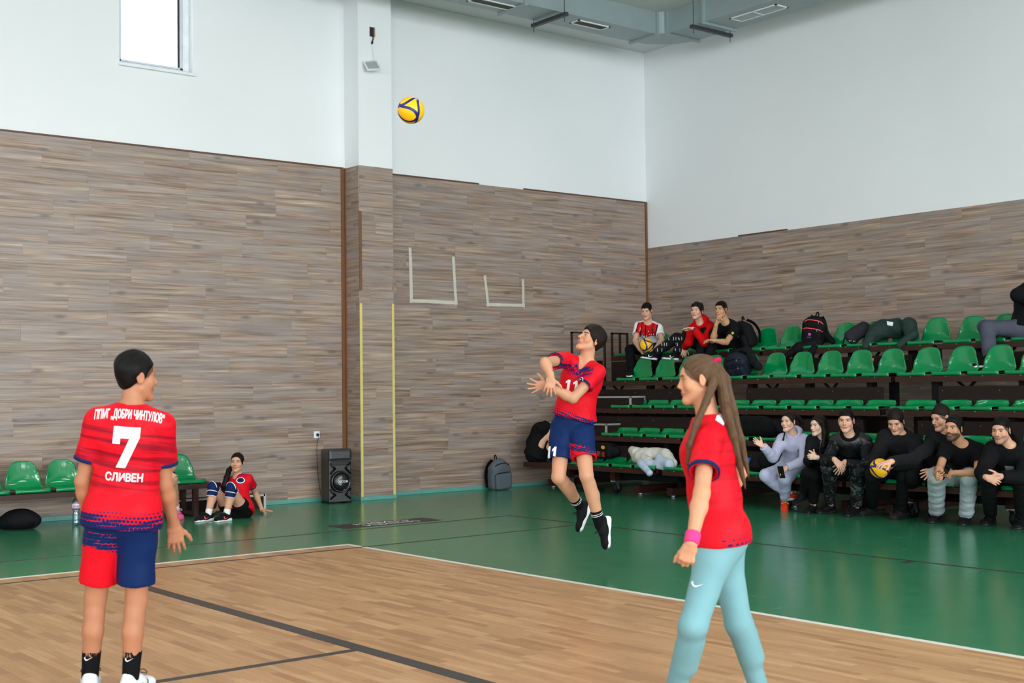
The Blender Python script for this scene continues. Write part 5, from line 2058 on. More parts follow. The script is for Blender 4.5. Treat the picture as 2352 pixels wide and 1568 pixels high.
def make_top(J, root, name, mat, off=0.013, drop=0.13, sleeve=0.5, hsz=0.008, loose=0.0, neckr=0.056, fold=0.003, cuff=None, vneck=0.0, puff=0.0, open_=True, sleeve_mat=None, seed=1, hem_axis=None, high=0.0, under=0.008, ntop=0.0):
    if sleeve == 'long' and ntop == 0.0:
        ntop = 0.018
    """shirt, hoodie or jacket; sleeve: fraction of the upper arm, or 'long', or 0 for a vest"""
    s, r, f, u = J['s'], J['r'], J['f'], J['u']
    lv = torso_levels(J, off + loose, True)
    hemu = nrm(J['u'] if hem_axis is None else hem_axis)
    hem = J['pel'] - hemu * drop * s
    L = []
    lv = [(hem, (lv[0][1][0] + 0.004 + under, lv[0][1][1] + 0.006 + under))] + lv
    lv[1] = (lv[1][0], tuple(k + under for k in lv[1][1]))
    for i, ((a, ra), (b, rb)) in enumerate(zip(lv[:-1], lv[1:])):
        p = econe(a, ra, b, rb, r)
        L.append(A(ripple(p, fold, 34, u * 0.7 + r * 0.5, seed + i), 0.05))
    for sd, sg in (('R', 1), ('L', -1)):
        hp, kn = J[sd + 'hip'], J[sd + 'kn']
        L.append(A(cone(hp - J['hf'] * 0.045 * s + hemu * 0.03, 0.078 * s + off + loose + under, hp - J['hf'] * 0.03 * s - hemu * 0.02, 0.078 * s + off + loose + under), 0.05))
        L.append(A(cone(hp + hemu * 0.05, 0.078 * s + off + loose + under, hp + (kn - hp) * 0.06, 0.084 * s + off + loose + under), 0.05))
    L.append(CUT(hem, -hemu))
    nb = J['neck']
    for sd, sg in (('R', 1), ('L', -1)):
        sh, el, wr = J[sd + 'sh'], J[sd + 'el'], J[sd + 'wr']
        L.append(A(cone(nb - u * (0.042 - high) * s + r * sg * 0.032 * s, 0.047 * s + off * 0.7, sh + u * 0.006 * s, 0.050 * s + off * 0.8), 0.04))
        if sleeve == 'long':
            a = nrm(wr - el)
            e_ = wr - a * 0.012
            L.append(A(ripple(cone(sh, 0.056 * s + off + puff, el, 0.043 * s + off + puff * 0.8), fold, 40, el - sh, seed + 11), 0.03))
            L.append(A(ripple(clipped(cone(el, 0.043 * s + off + puff * 0.8, e_ + a * 0.03, 0.031 * s + off + puff * 0.3), (e_, a)), fold, 46, wr - el, seed + 12), 0.025))
        elif sleeve:
            a = nrm(el - sh)
            c = sh + (el - sh) * sleeve
            L.append(A(ripple(clipped(cone(sh, 0.054 * s + off, c + a * 0.05, 0.052 * s + off + loose), (c, a)), fold * 0.8, 40, el - sh, seed + 13), 0.03))
            if open_:
                L.append(SB(cone(c - a * 0.02, 0.044 * s + off * 0.6, c + a * 0.06, 0.050 * s + off * 0.6 + loose), 0.006))
    L.append(A(cone(nb - u * 0.07 * s + f * 0.006 * s, 0.060 * s + off, nb + u * (ntop - 0.02) * s + f * 0.008 * s, 0.056 * s + off * 0.8), 0.035))
    L.append(CUT_CONE(nb, u, f, s, ntop))
    L.append(SB(cone(nb + u * (ntop - 0.012) * s, neckr * s, nb + u * 0.16 * s + f * 0.04, neckr * 1.35 * s), 0.010))
    if vneck:
        L.append(SB(cone(nb - u * 0.01 * s + f * 0.05 * s, 0.05 * s, nb - u * vneck * s + f * 0.11 * s, 0.014 * s), 0.008))
    if open_:
        L.append(SB(econe(hem - hemu * 0.05, (lv[0][1][0] - 0.012, lv[0][1][1] - 0.012), hem + hemu * 0.012, (lv[0][1][0] - 0.014, lv[0][1][1] - 0.014), r), 0.004))
    vs, F = sdf_mesh(L, hsz)
    vs = relax(vs, F, 1, 0.5)
    o = np_mesh(name, vs, F, mat, root, tc_attr(J)(vs))
    if cuff is not None and sleeve not in (0, 'long'):
        for sd in 'RL':
            sh, el = J[sd + 'sh'], J[sd + 'el']
            a = nrm(el - sh)
            c = sh + (el - sh) * sleeve
            q = [clipped(cone(c - a * 0.03, 0.0538 * s + off + loose, c + a * 0.05, 0.0532 * s + off + loose), (c + a * 0.002, a), (c - a * 0.020 * s, -a))]
            P = [A(q[0], 0.004), SB(cone(c - a * 0.06, 0.047 * s + off * 0.7 + loose, c + a * 0.06, 0.047 * s + off * 0.7 + loose), 0.003)]
            sdf_obj('sleeve_cuff', P, 0.0055, cuff, o, 1)
    return o


def make_hood(J, root, mat, up=0.0, size=1.0):
    s, r, f, u = J['s'], J['r'], J['f'], J['u']
    nb = J['neck']
    L = [A(torus(nb + u * 0.012 * s - f * 0.01 * s, nrm(u * 0.9 + f * 0.35), 0.078 * s * size, 0.026 * s, 1.5), 0.02),
         A(ripple(ell(nb - f * 0.075 * s + u * (0.0 + up) * s, V3((0.105, 0.052, 0.075)) * s * size, [r, f, u]), 0.004, 50, u, 3), 0.03)]
    L.append(SB(cone(nb - u * 0.05 * s, 0.05 * s, nb + u * 0.2 * s, 0.068 * s), 0.01))
    return sdf_obj('hood', L, 0.007, mat, root, 1, tc_attr(J))


def make_collar(J, root, mat, hgt=0.045, rad=0.064, name='collar'):
    s, u, f = J['s'], J['u'], J['f']
    nb = J['neck'] - u * 0.012 * s
    ax_ = nrm(u + f * 0.3)
    L = [A(clipped(cone(nb - ax_ * 0.05, (rad + 0.014) * s, nb + ax_ * (hgt + 0.04), (rad + 0.008) * s), (nb + ax_ * hgt, ax_), (nb - ax_ * 0.03, -ax_)), 0.01),
         SB(cone(nb - ax_ * 0.1, rad * s, nb + ax_ * 0.15, (rad + 0.002) * s), 0.006)]
    return sdf_obj(name, L, 0.006, mat, root, 1, tc_attr(J))


def make_pants(J, root, name, mat, off=0.012, end=0.93, hsz=0.008, knee=0.0, ank=0.006, waist=0.12, fold=0.003, short=None, flare=0.006, seed=4, lgmask=False, open_=True):
    """trousers, leggings (small off) or shorts (short = fraction of the thigh)"""
    s = J['s']
    lv = torso_levels(J, off)
    L = []
    hu = nrm(J['u'] * 0.6 + J['hu'] * 0.4)
    top = J['pel'] + hu * waist * s
    L.append(A(econe(J['pel'] - J['hu'] * 0.03 * s, (lv[0][1][0], lv[0][1][1]), top + hu * 0.04, (lv[1][1][0] + 0.006, lv[1][1][1] + 0.006), J['hr']), 0.05))
    L.append(CUT(top, hu))
    for sd, sg in (('R', 1), ('L', -1)):
        hp, kn, an = J[sd + 'hip'], J[sd + 'kn'], J[sd + 'an']
        td = toe_dir(J, sd)
        sd_ = nrm(an - kn)
        bk = nrm(-(td - sd_ * (td @ sd_)))
        if short is None:
            L.append(A(ripple(cone(hp, 0.084 * s + off, kn, 0.058 * s + off + knee), fold, 36, kn - hp, seed), 0.05))
            L.append(A(cone(hp - J['hf'] * 0.045 * s, 0.078 * s + off, hp + (kn - hp) * 0.25, 0.079 * s + off), 0.05))
            e_ = kn + (an - kn) * end
            L.append(A(ripple(clipped(cone(kn, 0.057 * s + off + knee, e_ + sd_ * 0.02, 0.040 * s + off + ank), (e_, sd_)), fold * 1.3, 44, an - kn, seed + 1), 0.03))
            L.append(A(cone(kn + (an - kn) * 0.18 + bk * 0.016 * s, 0.049 * s + off, kn + (an - kn) * 0.5 + bk * 0.020 * s, 0.047 * s + off), 0.03))
        else:
            a = nrm(kn - hp)
            e_ = hp + (kn - hp) * short
            L.append(A(ripple(clipped(cone(hp, 0.085 * s + off, e_ + a * 0.04, 0.083 * s + off + flare), (e_, a)), fold, 36, kn - hp + J['hr'] * 0.3, seed + sg), 0.02))
            L.append(A(cone(hp - J['hf'] * 0.045 * s, 0.078 * s + off, hp + (kn - hp) * 0.25, 0.079 * s + off), 0.05))
            if open_:
                L.append(SB(cone(e_ - a * 0.025, 0.066 * s + off * 0.6 + flare, e_ + a * 0.08, 0.072 * s + off * 0.6 + flare), 0.006))
    vs, F = sdf_mesh(L, hsz)
    vs = relax(vs, F, 1, 0.5)
    at = tc_attr(J)(vs)
    def segd(a, b):
        d = b - a
        t = np.clip(((vs - a) @ d) / (d @ d), 0, 1)
        return np.linalg.norm(vs - a - t[:, None] * d, axis=1)
    at['tc'][:, 0] = (segd(J['Lhip'], J['Lkn']) - segd(J['Rhip'], J['Rkn'])) * 0.5
    if lgmask:
        dn = np.minimum(np.linalg.norm(vs - J['Rkn'], axis=1), np.linalg.norm(vs - J['Lkn'], axis=1))
        d = np.minimum(((vs - J['Rkn']) @ nrm(J['Ran'] - J['Rkn'])) * 0 + np.linalg.norm(vs - (J['Rkn'] + J['Ran']) / 2, axis=1), np.linalg.norm(vs - (J['Lkn'] + J['Lan']) / 2, axis=1))
        at['lg'] = np.stack([vs @ CR, vs @ CU, (d < 0.22).astype(float)], 1)
    return np_mesh(name, vs, F, mat, root, at)


def make_shoe(J, sd, root, upper, sole, sock=None, sock_len=0.06, chunky=0.0, up=None, laces=None, swoosh=None, stripes=None, lift=0.0):
    s = J['s'] * J.get('shoe', 1.0)
    an = J[sd + 'an']
    td = toe_dir(J, sd)
    sh = nrm(J[sd + 'kn'] - an)
    u = nrm(up) if up is not None else nrm(J.get(sd + 'up', (0, 0, 1)))
    td = nrm(td - u * (td @ u))
    r = np.cross(td, u)
    B = an - u * 0.088 * s + u * lift
    P = lambda x, y, z: B + (r * x + td * y + u * z) * s
    L = [A(cone(P(0, -0.028, 0.052), 0.036 * s, P(0, 0.05, 0.056), 0.042 * s), 0.02),
         A(econe(P(0, 0.03, 0.05), (0.042 * s, 0.040 * s), P(0.004, 0.145, 0.034), (0.044 * s, 0.028 * s), r), 0.03),
         A(ell(P(0.004, 0.160, 0.030), V3((0.042, 0.042, 0.026)) * s, [r, td, u]), 0.02),
         A(cone(P(0, -0.022, 0.06), 0.036 * s, P(0, -0.012, 0.094), 0.036 * s), 0.02),
         SB(cone(P(0, -0.004, 0.085), 0.030 * s, P(0, -0.004, 0.15), 0.034 * s), 0.006),
         CUT(P(0, 0, 0.016), -u)]
    sho = sdf_obj('shoe', L, 0.0055, upper, root, 1)
    t = 0.026 + chunky
    L = [A(clipped(econe(P(0, -0.040, 0.010), (0.041 * s, 0.030 * s), P(0.003, 0.165, 0.012), (0.047 * s, 0.028 * s), r), (P(0, 0, 0.0), -u), (P(0, 0, t), u)), 0.004),
         SB(ell(P(-0.055, 0.06, 0.012), V3((0.02, 0.05, 0.05)) * s, [r, td, u]), 0.01)]
    L.append(A(clipped(cone(P(0, -0.03, 0.02), 0.042 * s, P(0, 0.02, 0.02), 0.040 * s), (P(0, 0, 0), -u), (P(0, 0, t + 0.008), u)), 0.006))
    sdf_obj('sole', L, 0.0055, sole, sho, 1)
    if laces is not None:
        b = MB()
        for k in range(4):
            y = 0.055 + 0.022 * k
            z = 0.100 - 0.0125 * k
            b.tube([tuple(P(-0.022, y, z - 0.012)), tuple(P(0, y + 0.004, z)), tuple(P(0.022, y, z - 0.012))], 0.0036 * s, 6)
        for sg in (-1, 1):
            b.tube(spline([tuple(P(0, 0.052, 0.100)), tuple(P(sg * 0.03, 0.07, 0.115)), tuple(P(sg * 0.05, 0.075, 0.095)), tuple(P(sg * 0.02, 0.06, 0.1))], 4), 0.0028 * s, 5)
        tag(b.build('laces', laces, sho, True), kind='stuff')
    if swoosh is not None:
        for sg in (-1, 1):
            wrap_print('swoosh', scaled(SWOOSH, 0.075 * s, 0.075 * s), sho, P(sg * 0.04, 0.055, 0.045), -td * sg * 1.0 if sg < 0 else td * 1.0, u, swoosh, sho, 0.0012, 0.012, 0.06) if False else None
        for sg in (-1, 1):
            axx = td * (1.0 if sg > 0 else -1.0)
            vf = scaled(SWOOSH, 0.075 * s * (-1 if sg > 0 else 1), 0.075 * s)
            wrap_print('swoosh', vf, sho, P(sg * 0.02, 0.06, 0.046), axx, u, swoosh, sho, 0.0015, 0.012, 0.07)
    if sock is not None:
        e_ = an + sh * sock_len * s
        kn, lb = J[sd + 'kn'], J.get('lb', 0.92 if J.get('fem') else 1.0)
        tdj = toe_dir(J, sd)
        bk = nrm(-(tdj + sh * -(tdj @ sh)))
        q = 0.005
        L = [A(clipped(cone(kn, 0.054 * s * lb + q, an - sh * 0.015, 0.038 * s * lb + q), (e_, sh)), 0.006),
             A(clipped(cone(kn + (an - kn) * 0.18 + bk * 0.016 * s, 0.045 * s * lb + q, kn + (an - kn) * 0.42 + bk * 0.020 * s, 0.045 * s * lb + q), (e_, sh)), 0.006),
             A(clipped(cone(kn + (an - kn) * 0.42 + bk * 0.020 * s, 0.045 * s * lb + q, kn + (an - kn) * 0.75 + bk * 0.004 * s, 0.036 * s * lb + q), (e_, sh)), 0.006)]
        sk = sdf_obj('sock', L, 0.006, sock, root, 1)
        if stripes is not None:
            for k in range(2):
                c = an + sh * (sock_len - 0.025 - 0.016 * k) * s
                sdf_obj('sock_stripe', [A(clipped(cone(c - sh * 0.03, 0.0475 * s, c + sh * 0.03, 0.049 * s), (c + sh * 0.0035, sh), (c - sh * 0.0035, -sh)), 0.002)], 0.004, stripes, sk, 0)
    return sho


def make_hair(J, root, mat, style='short', name='hair', seed=2, tail=None, fringe=0.0, top=0.0, back=0.0, hline=0.0):
    k = J['s'] * J.get('hs', 0.97)
    C, r, f, u = J['hc'], J['hr_'], J['hf_'], J['hu_']
    P = lambda x, y, z: C + (r * x + f * y + u * z) * k
    ax = [r, f, u]
    E = lambda c, rad: ell(P(*c), V3(rad) * k, ax)
    rip = lambda p, a=0.0045, fq=80: ripple(p, a, fq, r * 0.8 + f * 0.3, seed)
    wv = lambda v: r * v[0] + f * v[1] + u * v[2]
    if style in ('short', 'fade', 'fringe', 'mop'):
        th = {'short': 0.007, 'fade': 0.005, 'fringe': 0.010, 'mop': 0.016}[style]
        L = [A(rip(E((0, -0.014, 0.038 + top * 0.5), (0.0735 + th * (0.15 if style == 'fade' else 0.5 if style == 'short' else 0.8), 0.092 + th * 0.8, 0.081 + th + top))), 0.02),
             SB(E((0, 0.087 - hline, -0.022), (0.064, 0.080, 0.084)), 0.016),
             CUT(P(0, -0.02, -0.030 - back * 0.4), wv((0, 0.55, -0.80))),
             CUT(P(0, -0.05, -0.066 - back), wv((0, -0.30, -1.0)))]
        if style != 'fade':
            for sx in (-1, 1):
                L.append(A(rip(E((sx * 0.067, 0.0, 0.022), (0.011, 0.026, 0.036))), 0.012))
        rr = np.random.RandomState(seed + 50)
        for i in range(13):
            t = -1 + 2 * i / 12
            x0, y0, z0 = 0.056 * t, 0.074 - 0.026 * t * t, 0.074 - 0.016 * t * t
            dz = 0.003 + fringe * rr.uniform(0.55, 1.05) + rr.uniform(0, 0.004)
            L.append(A(cone(P(x0 * 0.85, y0 - 0.026, z0 + 0.020), 0.015 * k, P(x0 + rr.uniform(-0.006, 0.006), y0 + 0.006 - dz * 0.05, z0 - dz), 0.0044 * k), 0.010))
        L.insert(1, A(rip(E((0, -0.048, -0.014), (0.054, 0.040, 0.048 + back * 0.4)), 0.003), 0.02))
        if style in ('mop', 'fringe'):
            rr = np.random.RandomState(seed)
            for i in range(12):
                a = rr.uniform(0, 6.28)
                b = rr.uniform(0.2, 1.2)
                d = wv((math.cos(a) * math.sin(b), math.sin(a) * math.sin(b) - 0.2, math.cos(b)))
                base = P(0, -0.014, 0.035) + d * 0.078 * k
                L.append(A(cone(base, 0.016 * k, base + (d * 0.022 + wv((0.01, 0.02, -0.004))) * k, 0.006 * k), 0.016))
    else:
        L = [A(rip(E((0, -0.014, 0.038), (0.0785, 0.098, 0.087)), 0.002), 0.02),
             SB(E((0, 0.087 - hline, -0.018), (0.066, 0.082, 0.084)), 0.016),
             CUT(P(0, -0.02, -0.026), wv((0, 0.5, -0.85))),
             CUT(P(0, -0.05, -0.07), wv((0, -0.25, -1.0)))]
        if style == 'long':
            for sx in (-1, 1):
                L.append(A(rip(cone(P(sx * 0.062, 0.0, 0.05), 0.03 * k, P(sx * 0.075, -0.02, -0.09), 0.028 * k)), 0.02))
                L.append(A(rip(cone(P(sx * 0.075, -0.02, -0.09), 0.028 * k, P(sx * 0.07, 0.0, -0.24), 0.022 * k)), 0.02))
            L.append(A(rip(econe(P(0, -0.07, 0.0), (0.075 * k, 0.035 * k), P(0, -0.075, -0.22), (0.085 * k, 0.022 * k), r)), 0.03))
    for seg in (tail or []):
        L.append(A(rip(cone(V3(seg[0]), seg[1], V3(seg[2]), seg[3]), 0.0016, 150), 0.012))
    vs, F = sdf_mesh(L, 0.0048)
    vs = relax(vs, F, 1, 0.5)
    d = (vs - C) / k
    hl = np.stack([d @ r, d @ f, d @ u], 1)
    # strand space: strands run out from the crown (or the hair tie) and along each lock
    t = nrm(V3(tail[0][0]) - C) if tail else nrm(u - f * 0.45)
    e1 = nrm(np.cross(t, r + f * 0.1))
    e2 = np.cross(t, e1)
    dn = (vs - C)
    phi = np.arctan2(dn @ e1, dn @ e2)
    st = np.stack([phi * 26.0, dn @ t * 14.0, np.zeros(len(vs))], 1)
    if tail:
        best = np.linalg.norm(vs - C, axis=1) * 0 + 1e9
        run = 0.0
        for i, seg in enumerate(tail):
            a_, b_ = V3(seg[0]), V3(seg[2])
            dd = b_ - a_
            Ls = np.linalg.norm(dd)
            w_ = dd / Ls
            tt = np.clip(((vs - a_) @ w_) / Ls, 0, 1)
            q = vs - a_ - (tt * Ls)[:, None] * w_
            rad = seg[1] + (seg[3] - seg[1]) * tt
            dist = np.linalg.norm(q, axis=1) - rad
            s1 = nrm(np.cross(w_, (0.3, 0.9, 0.1)))
            s2 = np.cross(w_, s1)
            cand = np.stack([(q @ s1) / rad * 7.0 + 40, (q @ s2) / rad * 7.0, (run + tt * Ls) * 6.0], 1)
            m_ = (dist < best) & (dist < 0.008)
            st[m_] = cand[m_]
            best = np.where(m_, dist, best)
            run += Ls
    return np_mesh(name, vs, F, mat, root, {'hl': hl, 'st': st})


def set_head(J, hc, az_deg, pitch=0.0, roll=0.0):
    """head centre and where the face looks: azimuth as in az(), pitch up positive, roll tips the crown to picture right"""
    f = az(az_deg)
    r = np.cross(f, (0, 0, 1.0))
    f2 = rot_about(f, r, pitch)
    u2 = rot_about((0, 0, 1.0), r, pitch)
    if roll:
        f2, u2 = rot_about(f2, -CF, -roll), rot_about(u2, -CF, -roll)
    J['hc'] = V3(hc)
    J['hf_'], J['hu_'] = nrm(f2), nrm(u2)
    J['hr_'] = np.cross(J['hf_'], J['hu_'])
    return J


def finish(root, label, group=None):
    return tag(root, label, 'person', group)
# ------------------------------------------------------------------ the three players in front
M_JERSEY, M_JERSEYB = mat_jersey('red_jersey', True, True, 0.25, (0.17, 0.03)), mat_jersey('red_jersey_back', False, True, 0.6)
M_PRINT = M_WHITE
BR_HAIR = mat_hair('dark_brown_hair', (30, 22, 18))
BK_HAIR = mat_hair('black_hair', (15, 13, 12), 0.45)
LB_HAIR = mat_hair('light_brown_hair', (92, 68, 50), 0.42)
GB_HAIR = mat_hair('brown_black_hair', (28, 20, 18), 0.42)


def player_seven():
    J = dict(h=1.715, F=az(193), slouch=-0.02)
    d0 = 6.38
    J['pel'] = ond(281, 1180, d0)
    J['neck'] = ond(302, 934, d0 - 0.01)
    J['hs'] = 1.03
    set_head(J, ond(312, 866, d0 + 0.02), 132, 0)
    J['FH'] = az(184)
    defaults(J)
    s = J['s']
    J['Rel'] = limb(J['Rsh'], 379, 1112, 0.315 * s, 1)
    J['Rwr'] = limb(J['Rel'], 399, 1203, 0.25 * s, 1)
    J['Lel'] = limb(J['Lsh'], 190, 1104, 0.315 * s, 1)
    J['Lwr'] = limb(J['Lel'], 205, 1200, 0.25 * s, 1)
    J['Rhand'] = dict(f=camv(0.08, -1, -0.12), n=camv(-0.3, -0.1, -1), curl=(14, 20, 14), spread=4, s=1.06)
    J['Lhand'] = dict(f=camv(0.2, -1, -0.3), n=camv(1, 0, -0.2), curl=(25, 30, 20))
    J['Lan'] = onz(207, 1590) + [0, 0, 0.086]
    J['Ran'] = onz(300, 1594) + [0, 0, 0.086]
    J['Lkn'] = limb(J['Lhip'], 219, 1374, 0.425 * s, 1)
    J['Rkn'] = limb(J['Rhip'], 313, 1378, 0.425 * s, 1)
    J['Ltoe'], J['Rtoe'] = az(196), az(166)
    J['lb'] = 0.97
    root = make_body(J, mat_skin('skin_seven', (176, 120, 90), blush=0.1), 0.004, 0.008)
    J7.update(J)
    top = make_top(J, root, 'jersey', M_JERSEYB, off=0.012, drop=0.062, sleeve=0.66, hsz=0.007, loose=0.006, fold=0.004, cuff=M_NAVYC, seed=3)
    sho = make_pants(J, root, 'shorts', mat_shorts('navy_shorts_red_left', -1.0, (-0.27, -0.04)), off=0.008, short=0.80, hsz=0.007, waist=0.08, flare=0.003, fold=0.004)
    # back lettering
    bk, ax, up = -J['f'], -J['r'] * -1.0, J['u']
    ax = J['r']
    o = J['pel'] - J['f'] * 0.05
    cen = lambda x, y: o + J['r'] * x + J['u'] * y
    wrap_print('jersey_number', scaled((np.array([(-.5, .5), (.5, .5), (.5, .26), (.05, -.5), (-.30, -.5), (.12, .22), (-.22, .22), (-.22, .08), (-.5, .08)]), [(0, 6, 7, 8), (0, 1, 2, 5), (0, 5, 6), (2, 3, 4, 5)]), 0.125, 0.20), top, cen(-0.005, 0.345), ax, up, M_PRINT, top, 0.0025, 0.015)
    v, f_ = fit_text('СЛИВЕН', 0.175, 0.042, 0.028)
    wrap_print('lettering', (v, f_), top, cen(0.0, 0.20), ax, up, M_PRINT, top, 0.0025, 0.012)
    v, f_ = densify(fit_text('ППМГ „ДОБРИ ЧИНТУЛОВ“', 0.33, 0.054, 0.024), 0.012)
    v = np.stack([v[:, 0], v[:, 1] - 0.6 * v[:, 0] ** 2 + 0.01], 1)
    wrap_print('lettering', (v, f_), top, cen(0.0, 0.492), ax, up, M_PRINT, top, 0.0025, 0.02)
    make_hair(J, root, BK_HAIR, 'short', seed=5, back=0.012, top=0.010)
    for sd in 'LR':
        make_shoe(J, sd, root, M_SHOEW, M_SOLEW, M_SOCKB, 0.135, laces=M_BLACKP, swoosh=M_BLACKP)
    for sd in 'LR':
        kn, an = J[sd + 'kn'], J[sd + 'an']
        sk = [c for c in root.children if c.name.startswith('sock')]
        sh = nrm(kn - an)
        wrap_print('swoosh', scaled(SWOOSH, 0.045), sk[0 if sd == 'L' else 1], an + sh * 0.095, camv(1, 0.1, 0), camv(-0.1, 1, 0), M_PRINT, sk[0 if sd == 'L' else 1], 0.0015, 0.01)
    finish(root, 'person in red number seven shirt standing with back turned on the court')


J7 = {}
player_seven()


def player_eleven():
    J = dict(h=1.78, F=az(-24), slouch=-0.01, hs=1.05)
    d0 = 10.7
    J['pel'] = ond(1313, 975, d0)
    J['neck'] = limb(J['pel'], 1347, 836, 0.525, -1)
    J['neck'] = ond(1348, 828, d0 - 0.02)
    set_head(J, ond(1357, 782, d0 - 0.03), -62, 27, 4)
    J['FH'] = az(-18)
    defaults(J)
    s = J['s']
    J['Rsh'] = limb(J['neck'], 1297, 826, 0.19 * s, -1)
    J['Lsh'] = limb(J['neck'], 1372, 855, 0.175 * s, -1)
    J['Rel'] = limb(J['Rsh'], 1253, 833, 0.31 * s, -1)
    J['Rwr'] = limb(J['Rel'], 1265, 864, 0.25 * s, -1)
    J['Lel'] = limb(J['Lsh'], 1316, 915, 0.315 * s, -1)
    J['Lwr'] = limb(J['Lel'], 1258, 886, 0.25 * s, -1)
    J['Rwr'] = ond(1265, 864, depth_of(J['Lwr']) - 0.10)
    J['Rel'] = ond(1252, 832, depth_of(J['Lwr']) - 0.08)
    J['Rhand'] = dict(f=camv(-0.1, -1, 0.1), n=camv(0.1, 0, -1), curl=(12, 16, 12), spread=7, thumb=(0.9, 0.45, 0.1))
    J['Lhand'] = dict(f=camv(-1, -0.02, 0.1), n=camv(0.0, 0.25, -1), curl=(-4, 8, 8), spread=10, thumb=(0.85, 0.35, 0.1))
    J['Rkn'] = limb(J['Rhip'], 1283, 1096, 0.43 * s, -1)
    J['Ran'] = limb(J['Rkn'], 1333, 1163, 0.43 * s, 1)
    J['Lkn'] = limb(J['Lhip'], 1347, 1092, 0.43 * s, -1)
    J['Lan'] = limb(J['Lkn'], 1377, 1203, 0.43 * s, 1)
    J['Rtoe'], J['Ltoe'] = camv(-0.42, -0.88, 0.25), camv(-0.12, -1, 0.25)
    J['Rup'], J['Lup'] = camv(-0.88, 0.42, 0.1), camv(-0.95, 0.12, 0.35)
    root = make_body(J, mat_skin('skin_eleven', (200, 146, 116), brow=(40, 30, 26), blush=0.55, browt=1.3), 0.0042, 0.008)
    top = make_top(J, root, 'jersey', M_JERSEY, off=0.012, drop=-0.055, sleeve=0.52, hsz=0.007, loose=0.004, fold=0.004, cuff=M_NAVYC, seed=8, vneck=0.075)
    make_pants(J, root, 'shorts', mat_shorts('navy_shorts_red_hem', -1.0, (-0.28, -0.06)), off=0.012, short=0.66, hsz=0.007, waist=0.10, flare=0.010, fold=0.005)
    sho = [c for c in root.children if c.name.startswith('shorts')][0]
    o = J['pel'] + J['f'] * 0.05
    cen = lambda x, y: o + J['r'] * x + J['u'] * y
    one = (np.array([(-.1, -.5), (.22, -.5), (.22, .5), (-.02, .5), (-.3, .28), (-.3, .1), (-.1, .2)]), [(0, 1, 2, 6), (2, 3, 4, 6), (4, 5, 6)])
    for k in (-1, 1):
        wrap_print('jersey_number', scaled(one, 0.085, 0.095), top, cen(0.022 - k * 0.036, 0.325 + k * 0.004), -J['r'], J['u'], M_PRINT, top, 0.0025, 0.012)
    wrap_print('lettering', fit_text('ERREA', 0.05, 0.014, 0.02), top, cen(0.085, 0.43), -J['r'], J['u'], M_PRINT, top, 0.0025, 0.01) if False else None
    cr = cen(-0.07, 0.392)
    wrap_print('crest', disc(0.024, 20), top, cr, -J['r'], J['u'], M_PRINT, top, 0.0025, 0.012)
    wrap_print('crest_centre', disc(0.018, 20), top, cr, -J['r'], J['u'], M_NAVYC, top, 0.0035, 0.012)
    hp = J['Rhip'] + (J['Rkn'] - J['Rhip']) * 0.50
    for k in (-1, 1):
        wrap_print('shorts_number', scaled(one, 0.07, 0.10), sho, hp + camv(1, 0, 0) * (0.028 * k - 0.055), camv(1, 0.03, 0.3), camv(0, 1, 0), M_PRINT, sho, 0.003, 0.012)
    make_hair(J, root, BR_HAIR, 'mop', seed=9, fringe=0.012, top=0.006, back=0.01)
    for sd, u in (('R', camv(-0.88, 0.42, 0.1)), ('L', camv(-0.95, 0.12, 0.35))):
        make_shoe(J, sd, root, M_SHOEB, M_SOLEW, M_SOCKB, 0.125, 0.012, up=u, laces=M_BLACKP, stripes=M_SOCKW)
    finish(root, 'person in red number eleven shirt jumping with crossed forearms after serving')


player_eleven()


